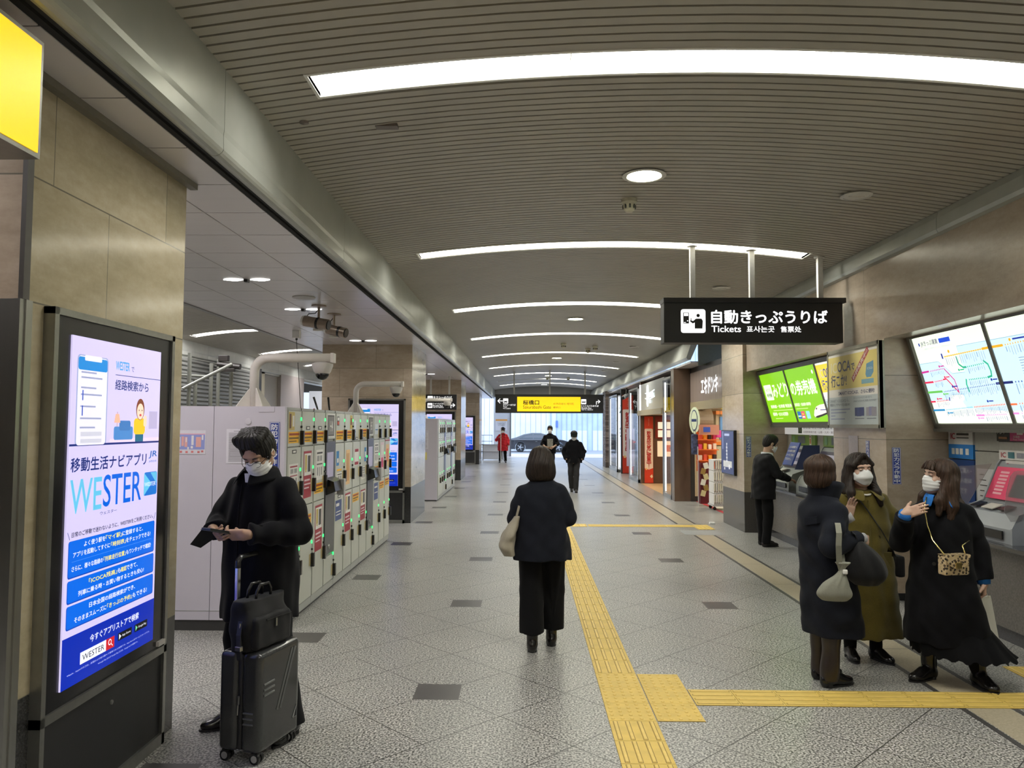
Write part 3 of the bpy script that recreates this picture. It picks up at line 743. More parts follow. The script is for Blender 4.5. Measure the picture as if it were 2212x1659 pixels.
def arrow(F, x, y, s, mat, kind, k=1):
    w = .15 * s
    if kind == 'left':
        F.line([(x + s, y + .5 * s), (x + .12 * s, y + .5 * s)], w, mat, k); F.line([(x + .45 * s, y + .92 * s), (x + .05 * s, y + .5 * s), (x + .45 * s, y + .08 * s)], w, mat, k)
    else:
        F.line([(x + .12 * s, y), (x + .12 * s, y + .62 * s), (x + .85 * s, y + .62 * s)], w, mat, k); F.line([(x + .55 * s, y + .98 * s), (x + .95 * s, y + .62 * s), (x + .55 * s, y + .26 * s)], w, mat, k)
def taxi_icon(F, x, y, s, ink, k=1):
    F.rrect(x, y, x + s, y + s, .1 * s, KW, k); F.text('TAXI', x + .18 * s, y + .76 * s, .14 * s, ink, .64 * s, k + 1)
    F.poly([(x + .3 * s, y + .66 * s), (x + .7 * s, y + .66 * s), (x + .82 * s, y + .42 * s), (x + .18 * s, y + .42 * s)], ink, k + 1); F.rrect(x + .12 * s, y + .2 * s, x + .88 * s, y + .46 * s, .05 * s, ink, k + 1)
    F.rect(x + .18 * s, y + .1 * s, x + .32 * s, y + .22 * s, ink, k + 1); F.rect(x + .68 * s, y + .1 * s, x + .82 * s, y + .22 * s, ink, k + 1)
    F.poly([(x + .35 * s, y + .62 * s), (x + .65 * s, y + .62 * s), (x + .72 * s, y + .47 * s), (x + .28 * s, y + .47 * s)], KW, k + 2); F.disc(x + .24 * s, y + .33 * s, .05 * s, KW, k + 2); F.disc(x + .76 * s, y + .33 * s, .05 * s, KW, k + 2)
def bus_icon(F, x, y, s, ink, k=1):
    F.rrect(x, y, x + s, y + s, .1 * s, KW, k); F.rrect(x + .12 * s, y + .3 * s, x + .88 * s, y + .68 * s, .06 * s, ink, k + 1)
    for i in range(4): F.rect(x + (.18 + i * .17) * s, y + .5 * s, x + (.31 + i * .17) * s, y + .62 * s, KW, k + 2)
    for c in (.3, .7): F.disc(x + c * s, y + .3 * s, .08 * s, ink, k + 1.5); F.disc(x + c * s, y + .3 * s, .035 * s, KW, k + 2.5)
t, F = hang_sign('gate_sign', 'wide black hanging sign with a yellow lit middle naming the gate, far down the concourse', -1.114, 3.006, 2.225, 2.935, 29.0, .25, (-1.35, .02, 1.37))
F.lift = .003; q = .003437
def X(v): return (v - 880) * q
def Yy(v): return (575 - v) * q
yel, ink = E(252, 214, 20, 1.05), E(30, 26, 10, .4)
F.rect(X(1122), Yy(557), X(1826), Yy(395), yel, 1)
F.text('桜橋口', X(1187), Yy(484), 52 * q, ink, 178 * q, bold=.02); F.text('Sakurabashi Gate', X(1187), Yy(527), 36 * q, ink, 310 * q); F.text('사쿠라바시 게이트', X(1522), Yy(486), 26 * q, ink, 230 * q); F.text('樱桥口', X(1522), Yy(524), 22 * q, ink, 78 * q)
arrow(F, X(905), Yy(470), 56 * q, KW, 'left'); taxi_icon(F, X(966), Yy(470), 56 * q, MBLKM); F.text('タクシーのりば', X(966), Yy(497), 22 * q, KW, 139 * q, bold=.01); F.text('Taxi', X(966), Yy(514), 13 * q, KW, 42 * q, bold=.01); F.text('택시 出租车', X(966), Yy(533), 13 * q, KW, 84 * q)
bus_icon(F, X(1832), Yy(476), 56 * q, MBLKM); F.text('シャトルバスのりば', X(1832), Yy(506), 22 * q, KW, 193 * q, bold=.01); F.text('Shuttle Bus', X(1834), Yy(524), 14 * q, KW, 111 * q, bold=.01); F.text('셔틀 버스 接驳巴士', X(1834), Yy(543), 13 * q, KW, 130 * q); arrow(F, X(1995), Yy(476), 48 * q, KW, 'turn')
F.flush('lettering')
t, F = hang_sign('taxi_sign', 'small black hanging sign for taxi and shuttle bus by the third pillar', -3.02, -2.02, 2.205, 2.66, 22.5, .14, (), cap=False)
MB().box(-.3, .05, .42, -.25, .1, .995).build('hanger', MROD, t); MB().box(.25, .05, .42, .3, .1, .995).build('hanger', MROD, t)
F.lift = .002; q = .002667
def X(v): return (v - 60) * q
def Yy(v): return (545 - v) * q
taxi_icon(F, X(112), Yy(450), 58 * q, MBLKM); F.text('タクシーのりば', X(175), Yy(420), 26 * q, KW, 208 * q, bold=.01); F.text('Taxi', X(175), Yy(450), 20 * q, KW, 54 * q, bold=.01); F.text('택시 出租车', X(240), Yy(450), 18 * q, KW, 112 * q)
bus_icon(F, X(112), Yy(525), 54 * q, MBLKM); F.text('シャトルバスのりば', X(172), Yy(488), 20 * q, KW, 178 * q, bold=.01); F.text('Shuttle Bus', X(172), Yy(508), 15 * q, KW, 110 * q, bold=.01); F.text('셔틀 버스 接驳巴士', X(172), Yy(525), 13 * q, KW, 122 * q); arrow(F, X(368), Yy(525), 50 * q, KW, 'turn')
F.flush('lettering')

# yellow lit box sign at the upper left edge
t = thing('yellow_light_box', 'bright yellow lit box sign under the ceiling, beside the nearest pillar', 'sign', (-1.95, 1.9, 2.70))
MB().box(-.2, -.72, .0, .2, .76, .43).build('sign_box', MFRAME, t)
MB().box(.2, -.70, .018, .204, .742, .412).build('lit_face', E(252, 206, 20, 1.15), t)
MB().box(-.04, -.6, .43, .04, -.5, .5).box(-.04, .5, .43, .04, .6, .5).build('bracket', MFRAME, t)
struct('ceiling_panel_fold', MB().rbox(-2.6, 2.15, 3.06, -1.83, 2.45, 3.2, .02), M('fold_beige', (0.55, 0.52, 0.46), 0.5))  # beige box standing in for a fold of the ceiling panel
# ================================================================== COIN LOCKERS
MLOCK = M('locker_door_paint', (0.50, 0.51, 0.455), 0.35, var=0.03, scale=4)
MLOCKF = M('locker_frame', (0.36, 0.37, 0.35), 0.4, var=0.03)
MLOCKE = M('locker_end_lavender', (0.60, 0.575, 0.66), 0.4, var=0.02, scale=3)
MPLINTH = M('locker_plinth', (0.04, 0.04, 0.04), 0.4)
MLED = EM('indicator_green', (0.03, 1.0, 0.18), 2.2)
MKIOSK = M('kiosk_charcoal', (0.045, 0.045, 0.05), 0.3)
LW = .42
def sticker(parent, mat, x0, z0, x1, z1, marks=None, name='sticker'):
    """on the door front (local +x is the aisle); x measured along the door width from its near edge"""
    F = Face((.006, x0 - LW / 2, z0), (0, 1, 0), (0, 0, 1), parent); F.lift = .0012
    w, h = x1 - x0, z1 - z0; F.rect(0, 0, w, h, mat, 1)
    for m in marks or (): F.rect(m[0] * w, m[1] * h, m[2] * w, m[3] * h, m[4], 2)
    F.flush(name)
def lock_set(d, z, full=True):
    y = LW / 2 - .028
    MB().rbox(.0, y - .018, z - .065, .038, y + .022, z + .065, .004).build('handle', MBLK, d)
    MB().rbox(0, y - .075, z - .05, .008, y - .02, z + .06, .002).build('lock_plate', Pn(176, 160, 116), d)
    MB().rbox(.0, y - .012, z + .155, .012, y + .014, z + .185, .003).build('indicator_light', MLED, d)
    MB().lathe([(.012, 0), (.010, .02), (0, .021)], (.0, y, z + .10), 8, 'x').build('key_cylinder', MBLK, d)
red, wht, blu, yls, org = Pn(150, 28, 50), Pn(226, 224, 220), Pn(60, 78, 130), Pn(236, 178, 30), Pn(222, 184, 130)
dgr, cyn, gld, pnk, mag = Pn(60, 58, 56), Pn(40, 120, 180), Pn(190, 168, 90), Pn(222, 200, 208), Pn(200, 60, 110)
def redposter(d, x0, z0, x1, z1):
    sticker(d, red, x0, z0, x1, z1, [(.06, .48, .94, .95, wht), (.15, .6, .4, .92, gld), (.5, .55, .85, .9, dgr), (.2, .55, .35, .75, gld), (.1, .36, .8, .40, pnk), (.1, .28, .9, .31, pnk), (.1, .2, .7, .23, pnk)])
def yellow(d, z): sticker(d, yls, .03, z, .36, z + .10, [(.05, .68, .95, .88, Pn(150, 60, 20)), (.05, .35, .9, .52, Pn(120, 90, 20)), (.05, .12, .7, .22, Pn(120, 90, 20))])
def numplate(d, z, x=.14): sticker(d, dgr, x, z, x + .13, z + .035, [(.2, .25, .8, .75, wht)], 'number_plate')
def paper(d, x0, z0, x1, z1, head=dgr): sticker(d, wht, x0, z0, x1, z1, [(.1, .86, .9, .92, head), (.15, .62, .45, .8, Pn(150, 150, 150)), (.55, .62, .85, .8, Pn(150, 150, 150)), (.1, .5, .9, .54, head), (.15, .15, .3, .42, Pn(140, 140, 140)), (.45, .12, .55, .42, Pn(140, 140, 140)), (.7, .15, .85, .42, Pn(140, 140, 140))])
def locker(loc, label, group, kind, deco, plain=False):
    t = thing('coin_locker', label, 'coin locker', loc, 0, group); h = LW / 2 - .002
    MB().box(-.6, -h, .09, -.012, h, 1.90).box(-.6, -h, .09, 0, -h + .012, 1.90).box(-.6, h - .012, .09, 0, h, 1.90).box(-.6, -h, 1.875, 0, h, 1.90).box(-.6, -h, .03, 0, h, .10).build('cabinet', MLOCKF, t)
    MB().box(-.58, -h, 0, -.02, h, .03).build('plinth', MPLINTH, t)
    spans = [(1.555, 1.872), (1.0, 1.545), (.105, .99)] if kind == 'doors' else [(1.60, 1.872), (.105, .37)]
    ds = []
    for z0, z1 in spans:
        d = MB().rbox(-.012, -h + .016, z0, .006, h - .016, z1, .003).build('door', MLOCK, t); ds.append(d)
    if kind == 'doors':
        for d, z in zip(ds, (1.63, 1.17, .45)): lock_set(d, z)
        for k, d in enumerate(ds):
            for item in deco[k]: item(d)
    else:
        lock_set(ds[1], .20)
        sticker(ds[0], wht, .06, 1.62, .37, 1.86, [(.06, .04, .94, .96, dgr), (.14, .1, .86, .9, Pn(120, 118, 116))])
        F = Face((.006, -.06, 1.65), (0, 1, 0), (0, 0, 1), ds[0]); F.lift = .004; F.text(deco, 0, .03, .11, wht, .12, bold=.03); F.flush('lettering')
        kp = MB().rbox(-.01, -h + .016, .40, .012, h - .016, 1.575, .004).build('kiosk_panel', MKIOSK, t)
        MB().rbox(.01, -.16, 1.20, .018, .09, 1.46, .003).build('touch_screen', E(150, 142, 160, .55), kp)
        MB().prism([(.01, 1.02), (.11, 1.06), (.09, 1.16), (.01, 1.19)], -.17, .19, 'y').build('keypad_shelf', MBLK, kp)
        MB().rbox(.05, .12, 1.0, .13, .20, 1.17, .008).build('card_reader', Pn(170, 168, 166), kp)
        for a in ((yls, -.12, .86, .02, .92), (cyn, -.15, .70, -.04, .86), (Pn(230, 220, 110), .05, .74, .15, .86), (Pn(236, 226, 130), -.15, .54, .08, .70)):
            sticker(kp, a[0], a[1] + h, a[2], a[3] + h, a[4], [(.1, .7, .7, .82, dgr), (.1, .45, .8, .55, dgr), (.1, .2, .5, .3, dgr)])
        MB().lathe([(.03, .012), (.022, .02), (0, .021)], (0, -.02, .47), 14, 'x').build('coin_return', MFRAME, kp)
    return t
L3 = lambda *a: a
cols = [
 ('doors', [[lambda d: sticker(d, gld, .03, 1.70, .20, 1.86, [(.1, .1, .4, .9, Pn(90, 50, 30)), (.6, .2, .9, .8, wht)]), lambda d: yellow(d, 1.585)], [lambda d: numplate(d, 1.49), lambda d: paper(d, .06, 1.18, .33, 1.40, red)], []], 'with a gold sticker on its top door'),
 ('doors', [[lambda d: numplate(d, 1.70), lambda d: yellow(d, 1.585)], [lambda d: redposter(d, .08, 1.06, .34, 1.50)], [lambda d: yellow(d, .80)]], 'with a red poster on its middle door'),
 ('doors', [[lambda d: numplate(d, 1.70), lambda d: yellow(d, 1.585)], [lambda d: paper(d, .08, 1.20, .34, 1.50), lambda d: yellow(d, 1.07)], [lambda d: redposter(d, .08, .50, .34, .95)]], 'with a red poster on its long bottom door'),
 ('kiosk', 'H4', 'with the first black payment panel, marked H4'),
 ('doors', [[lambda d: sticker(d, dgr, .06, 1.74, .16, 1.84, [(.1, .55, .9, .9, wht), (.1, .1, .9, .45, Pn(200, 80, 60))]), lambda d: yellow(d, 1.585)], [lambda d: sticker(d, cyn, .05, 1.30, .17, 1.46, [(.2, .2, .8, .5, wht)]), lambda d: sticker(d, yls, .08, 1.24, .3, 1.26), lambda d: paper(d, .08, 1.04, .32, 1.22)], [lambda d: numplate(d, .94), lambda d: sticker(d, blu, .04, .70, .32, .92, [(.1, .7, .6, .85, wht), (.1, .4, .85, .45, wht), (.1, .25, .85, .3, wht)])]], 'with a blue notice, after the first payment panel'),
 ('doors', [[lambda d: yellow(d, 1.585), lambda d: sticker(d, gld, .26, 1.70, .38, 1.86, [(.2, .3, .8, .8, Pn(120, 60, 40))])], [lambda d: sticker(d, org, .08, 1.06, .28, 1.46, [(.2, .1, .8, .9, Pn(196, 150, 100))])], [lambda d: redposter(d, .06, .52, .34, .96)]], 'with a tan sticker on its middle door'),
 ('doors', [[lambda d: sticker(d, Pn(210, 216, 230), .05, 1.62, .16, 1.80, [(.2, .2, .8, .3, blu)]), lambda d: numplate(d, 1.565)], [lambda d: sticker(d, wht, .1, 1.26, .32, 1.46, [(.05, .8, .95, .98, red), (.05, .02, .95, .2, red)])], [lambda d: yellow(d, .82)]], 'with a yellow label on its bottom door'),
 ('doors', [[lambda d: yellow(d, 1.60), lambda d: numplate(d, 1.565)], [lambda d: sticker(d, cyn, .24, 1.28, .36, 1.46, [(.2, .3, .8, .7, wht)]), lambda d: paper(d, .08, 1.06, .3, 1.22)], [lambda d: redposter(d, .05, .55, .33, .93)]], 'with a red poster, before the second payment panel'),
 ('kiosk', 'H5', 'with the second black payment panel, marked H5'),
 ('doors', [[lambda d: sticker(d, Pn(210, 216, 226), .08, 1.62, .3, 1.76, [(.1, .4, .9, .5, cyn)])], [lambda d: paper(d, .06, 1.22, .34, 1.50), lambda d: yellow(d, 1.08)], [lambda d: sticker(d, blu, .06, .72, .34, .95, [(.1, .7, .8, .8, wht), (.1, .4, .85, .45, wht)])]], 'with a blue notice, after the second payment panel'),
 ('doors', [[], [lambda d: sticker(d, pnk, .08, 1.10, .34, 1.50, [(.2, .1, .8, .45, mag), (.15, .55, .85, .9, wht)])], [lambda d: yellow(d, .84)]], 'with a pink poster on its middle door'),
 ('doors', [[], [lambda d: sticker(d, org, .08, 1.14, .34, 1.46, [(.2, .2, .8, .8, Pn(220, 120, 90))]), lambda d: sticker(d, red, .02, 1.51, .4, 1.53)], [lambda d: yellow(d, .86)]], 'at the far end of the near bank'),
]
names = ['first', 'second', 'third', 'fourth', 'fifth', 'sixth', 'seventh', 'eighth', 'ninth', 'tenth', 'eleventh', 'twelfth']
XF = -2.06
for i, (kind, deco, tail) in enumerate(cols):
    locker((XF, 6.56 + LW * (i + .5), 0), f'{names[i]} locker column of the near bank, {tail}', 'coin lockers of the near bank', kind, deco)
# rear row, of which the photograph shows the lavender ends
t = thing('locker_end_unit', 'lavender end panels closing the near locker bank, facing the camera', 'locker end panel', (-2.52, 6.5, 0), 0)
MB().box(.02 - .17, 0, .09, .462, .055, 1.905).build('end_panel', MLOCKE, t)
MB().box(-.47, 0, .09, -.155, .055, 1.905).build('end_panel', MLOCKE, t)
MB().box(-.47, .055, .09, -.16, 5.1, 1.90).build('rear_cabinet', MLOCKF, t)
MB().box(-.465, .01, 0, .44, .05, .09).build('plinth', MPLINTH, t)
MB().box(-.47, -.002, .165, .462, 0, .169).build('panel_joint', MLOCKF, t)
MB().rbox(.23, -.004, 1.855, .37, 0.0, 1.90, .002).build('cover_plate', MLOCKE, t)
MB().lathe([(.028, 0), (.026, -.008), (0, -.01)], (.145, 0, 1.775), 16, 'y').build('button', Pn(210, 206, 216), t)
def paper_sheet(label, x, y, z, w, h, kind):
    o = MB().box(0, 0, 0, w, .0015, h).build('notice_sheet', Pn(224, 222, 232), None); o.location = (x, y, z); tag(o, label, 'notice')
    F = Face((0, -.0004, 0), (1, 0, 0), (0, 0, 1), o); F.lift = .0006
    if kind == 'map':
        b_, r_, g_ = Pn(150, 160, 220), Pn(230, 176, 170), Pn(236, 234, 240)
        F.rect(.02 * w, .2 * h, .97 * w, .82 * h, b_, 1); F.rect(.02 * w, .82 * h, .97 * w, .86 * h, Pn(230, 170, 190), 1)
        for a in ((.04, .3, .12, .72, g_), (.15, .34, .24, .74, r_), (.26, .3, .36, .72, r_), (.30, .5, .34, .7, g_), (.50, .38, .58, .78, g_), (.66, .3, .84, .72, r_), (.48, .24, .56, .34, g_), (.36, .2, .42, .3, g_), (.86, .6, .92, .8, g_)): F.rect(a[0] * w, a[1] * h, a[2] * w, a[3] * h, a[4], 2)
        for a in ((.1, .06), (.3, .05), (.5, .06), (.72, .05), (.85, .08)): F.rect(a[0] * w, a[1] * h, (a[0] + .08) * w, (a[1] + .08) * h, Pn(214, 120, 120), 2)
    else:
        gr = Pn(150, 148, 158); rnd = random.Random(3)
        F.rect(.15 * w, .93 * h, .6 * w, .945 * h, gr, 1); F.rect(.62 * w, .925 * h, .97 * w, .94 * h, Pn(140, 140, 190), 1)
        for k in range(34):
            y0 = h * (.88 - k * .025); F.rect(.05 * w, y0, w * (.05 + rnd.uniform(.3, .88)), y0 + h * .009, gr, 1)
        for k in range(3): F.line([(.08 * w, h * (.2 + k * .2)), (.5 * w, h * (.2 + k * .2)), (.5 * w, h * (.34 + k * .2)), (.08 * w, h * (.34 + k * .2)), (.08 * w, h * (.2 + k * .2))], .0015, gr, 1)
    F.flush('print'); return o
paper_sheet('coloured floor map sheet on the lavender locker end, left of the man with the phone', -2.985, 6.497, 1.492, .246, .205, 'map')
paper_sheet('white sheet of small print on the lavender locker end, behind the man with the phone', -2.56, 6.497, 1.415, .41, .295, 'text')
MCAMB, MCAMW = Pn(40, 62, 150), Pn(235, 236, 240)
def cam_sticker(label, o, right, w, h, text='防犯カメラ作動中'):
    r = Vector(right); n = r.cross(Vector((0, 0, 1)))
    ob = MB().box(-w / 2, 0, 0, w / 2, .003, h).build('camera_notice', MCAMB, None)
    ob.location = Vector(o) + n * .003; ob.rotation_euler = (0, 0, math.atan2(r.y, r.x)); tag(ob, label, 'sticker', 'blue camera notices')
    F = Face((-w / 2, -.0005, 0), (1, 0, 0), (0, 0, 1), ob); F.lift = .0006
    F.line([(.006, .006), (w - .006, .006), (w - .006, h - .006), (.006, h - .006), (.006, .006)], .004, MCAMW, 1)
    F.vtext(text, w / 2, h * .965, w * .62, MCAMW, h * .94 / len(text), bold=.022, sy=h * .94 / len(text) * .86); F.flush('lettering'); return ob
cam_sticker('blue vertical security camera notice on the lavender locker end', (-2.085 - .06, 6.4985, 1.265), (1, 0, 0), .088, .505)

# ---- second bank farther on
g2 = 'coin lockers of the far bank'
src = None
for i in range(10):
    kind = 'kiosk' if i in (3, 7) else 'doors'
    pos = (-2.0, 17.6 + LW * (i + .5), 0)
    lb = f'{names[i]} locker column of the far bank' + (', with a black payment panel' if kind == 'kiosk' else '')
    if kind == 'doors' and src is not None:
        c = copy_tree(src); c.location = pos; c['label'] = lb
    else:
        o = locker(pos, lb, g2, kind, [[lambda d: paper(d, .08, 1.66, .3, 1.82)], [lambda d: paper(d, .08, 1.2, .32, 1.46)], []] if kind == 'doors' else 'H')
        if kind == 'doors': src = o
t = thing('locker_end_unit', 'lavender end panel closing the far locker bank, past the second pillar', 'locker end panel', (-2.3, 17.545, 0), 0)
MB().box(-.6, 0, .03, .29, .05, 1.90).build('end_panel', MLOCKE, t); MB().box(-.6, .05, .03, -.31, 4.25, 1.89).build('rear_cabinet', MLOCKF, t); MB().box(-.6, .005, 0, .28, .045, .03).build('plinth', MPLINTH, t)
ob = paper_sheet('white sheet on the end of the far locker bank', -2.37, 17.542, 1.20, .15, .42, 'text')
o = MB().box(0, 0, 0, .13, .0015, .17).build('notice_sheet', Pn(226, 216, 130), None); o.location = (-2.38, 17.542, .95); tag(o, 'pale yellow sheet on the end of the far locker bank', 'notice')

# ---- swan-neck camera posts on the lockers, aerials
MPOST = M('post_cream', (0.80, 0.76, 0.72), 0.4, var=0.02)
def cam_post(label, x, y, z, H, L, r):
    t = thing('camera_post', label, 'security camera', (x, y, z), 0, 'swan neck camera posts on the lockers')
    R = .13; pts = [(0, 0, 0), (0, 0, H - R)] + [(R - R * math.cos(a), 0, H - R + R * math.sin(a)) for a in [PI / 2 * k / 7 for k in range(1, 8)]] + [(L, 0, H)]
    MB().tube(pts, r, 14).build('post', MPOST, t, True)
    g = MB()
    for a in range(4):
        c, s = math.cos(a * PI / 2 + PI / 4), math.sin(a * PI / 2 + PI / 4); w = .005
        g.add([(c * q - s * e, s * q + c * e, zz) for e in (-w, w) for q, zz in ((r * .8, 0), (r * 4.2, 0), (r * .8, .19))], [(0, 1, 2), (5, 4, 3), (0, 3, 4, 1), (1, 4, 5, 2), (2, 5, 3, 0)])
    g.box(-r * 3.2, -r * 3.2, 0, r * 3.2, r * 3.2, .008).build('base_gusset', MPOST, t)
    MB().rbox(L - .02, -r * 1.05, H - r * 1.05, L + .012, r * 1.05, H + r * 1.05, .005).build('end_cap', MPOST, t)
    hz = H - r
    d = MB().lathe([(.035, hz + .01), (.095, hz - .01), (.095, hz - .03), (.075, hz - .085), (.062, hz - .1), (.0, hz - .1)], (L - .1, 0, 0), 24).build('dome_housing', Pn(206, 202, 200), t, 'auto')
    MB().lathe([(.062, hz - .095), (.058, hz - .12), (.04, hz - .145), (.015, hz - .157), (0, hz - .158)], (L - .1, 0, 0), 20).build('dome_glass', M('smoked_dome', (.01, .01, .012), .05), d, True)
cam_post('cream swan neck post with dome camera on the near locker bank, behind the man', -2.46, 6.86, 1.90, .455, .72, .042)
cam_post('cream swan neck post with dome camera at the far end of the near locker bank', -2.52, 11.3, 1.90, .46, .70, .040)
cam_post('cream swan neck post with dome camera on the far locker bank', -2.46, 18.3, 1.90, .46, .70, .040)
for i, (x, y, tx, ty, lb) in enumerate(((-2.66, 7.1, .08, 0, 'black stick aerial on the near lockers beside the camera post'), (-2.62, 9.6, -.06, 0, 'left one of two black stick aerials on the near lockers'), (-2.5, 9.7, -.02, 0, 'right one of two black stick aerials on the near lockers'))):
    t = thing('aerial', lb, 'antenna', (x, y, 1.90), 0, 'stick aerials')
    MB().rbox(-.03, -.03, 0, .03, .03, .035, .005).build('aerial_base', MBLK, t); MB().tube([(0, 0, .03), (tx * .2, 0, .06), (tx, ty, .20)], [.008, .012, .014], 8).build('rod', MBLK, t)
# ================================================================== TICKET RECESSES
MGREYF = M('board_frame_grey', (0.15, 0.145, 0.13), 0.4, 0.4)
def tilt_board(name, label, cat, y0, y1, xt, zt, xb, zb, panels, inset=(.05, .05)):
    """a board tilted forward; y0 = far end, y1 = near end (image right). panels = [(ya, yb, material)]"""
    t = thing(name, label, cat, (xb, (y0 + y1) / 2, zb)); cy = (y0 + y1) / 2
    up = Vector((xt - xb, 0, zt - zb)); H = up.length; up.normalize(); r = Vector((0, -1, 0)); n = r.cross(up)
    def P(y, h, d): return Vector((0, y - cy, 0)) + up * h + n * d
    fr = MB(); 
    def slab(ya, yb, h0, h1, d0, d1, mb): mb.add([P(ya, h0, d0), P(yb, h0, d0), P(yb, h1, d0), P(ya, h1, d0), P(ya, h0, d1), P(yb, h0, d1), P(yb, h1, d1), P(ya, h1, d1)], [(0, 3, 2, 1), (4, 5, 6, 7), (0, 1, 5, 4), (1, 2, 6, 5), (2, 3, 7, 6), (3, 0, 4, 7)])
    slab(y0, y1, 0, H, -.06, -.03, fr)
    slab(y0, y1, 0, .045, -.04, .012, fr); slab(y0, y1, H - .06, H, -.04, .012, fr); slab(y0, y1, -.03, 0, -.06, .03, fr); slab(y0, y0 - .05, 0, H, -.04, .012, fr); slab(y1 + .05, y1, 0, H, -.04, .012, fr)
    for (ya, yb, m) in panels[1:]: slab(ya + .045, ya + .0, .04, H - .05, -.04, .01, fr)
    fr.build('board_frame', MGREYF, t)
    faces = []
    for (ya, yb, m) in panels:
        pn = MB(); slab(ya, yb, .05, H - .065, -.03, 0, pn); pn = pn.build('lit_panel', m, t)
        F = Face(P(ya, .05, 0), r, up, pn); F.lift = .0012; faces.append((F, ya - yb, H - .115))
    return t, faces
GR, DG, BL = E(132, 200, 24, 1.1), E(60, 120, 10), E(30, 50, 170)
LW1 = E(238, 248, 226, 1.2)
t, fs = tilt_board('lit_board', 'green lit board for the green ticket machines, tilted above the man in a suit', 'sign', 12.66, 9.19, 3.86, 2.65, 4.1, 1.77,
    [(12.60, 11.44, GR), (11.39, 10.24, GR), (10.19, 9.22, E(250, 250, 236))])
F, W, H = fs[0]
F.rrect(.06 * W, .46 * H, .36 * W, .78 * H, .02, E(246, 250, 226), 1); F.rrect(.08 * W, .48 * H, .34 * W, .76 * H, .015, E(240, 250, 226), 1.2); F.text('みどりの', .11 * W, .64 * H, .07 * H, DG, .2 * W); F.text('券売機', .11 * W, .52 * H, .08 * H, DG, .2 * W, bold=.016)
F.text('みどり', .39 * W, .50 * H, .28 * H, LW1, .59 * W, bold=.016)
F.text('新幹線・在来線 特急券', .14 * W, .29 * H, .07 * H, LW1, .82 * W, bold=.016); F.rect(.2 * W, .235 * H, .95 * W, .25 * H, E(210, 240, 150), 1); F.text('乗車券・ICOCA定期券', .14 * W, .13 * H, .075 * H, LW1, .60 * W, bold=.016); F.rect(.2 * W, .07 * H, .5 * W, .085 * H, E(210, 240, 150), 1)
F.flush('print')
F, W, H = fs[1]
F.text('の券売機', .05 * W, .50 * H, .27 * H, LW1, .84 * W, bold=.02); F.disc(.9 * W, .88 * H, .035 * H, LW1)
F.text('座席指定・自由席の乗車券', .03 * W, .30 * H, .06 * H, LW1, .55 * W, bold=.016); F.rect(.05 * W, .245 * H, .45 * W, .258 * H, E(210, 240, 150), 1)
for a, c in ((.04, E(40, 110, 180)), (.17, E(230, 60, 120)), (.34, E(150, 220, 230))): F.rrect(a * W, .06 * H, (a + .12) * W, .2 * H, .01, c, 1)
F.rect(.05 * W, .1 * H, .15 * W, .12 * H, LW1, 1.5); F.rect(.19 * W, .08 * H, .27 * W, .11 * H, LW1, 1.5); F.rect(.2 * W, .13 * H, .26 * W, .17 * H, E(250, 200, 60), 1.5)
wt, dk = E(250, 240, 230), E(30, 26, 30)       # bullet train nose
F.poly([(.58 * W, .12 * H), (.63 * W, .2 * H), (.72 * W, .27 * H), (.85 * W, .30 * H), (.99 * W, .31 * H), (.99 * W, .13 * H), (.85 * W, .10 * H), (.68 * W, .07 * H), (.60 * W, .08 * H)], wt, 1)
F.poly([(.60 * W, .08 * H), (.68 * W, .07 * H), (.85 * W, .10 * H), (.99 * W, .13 * H), (.99 * W, .16 * H), (.83 * W, .13 * H), (.66 * W, .105 * H)], dk, 1.4); F.poly([(.70 * W, .245 * H), (.74 * W, .255 * H), (.73 * W, .225 * H), (.695 * W, .215 * H)], dk, 1.4); F.rect(.82 * W, .2 * H, .99 * W, .215 * H, E(60, 70, 140), 1.4)
F.flush('print')
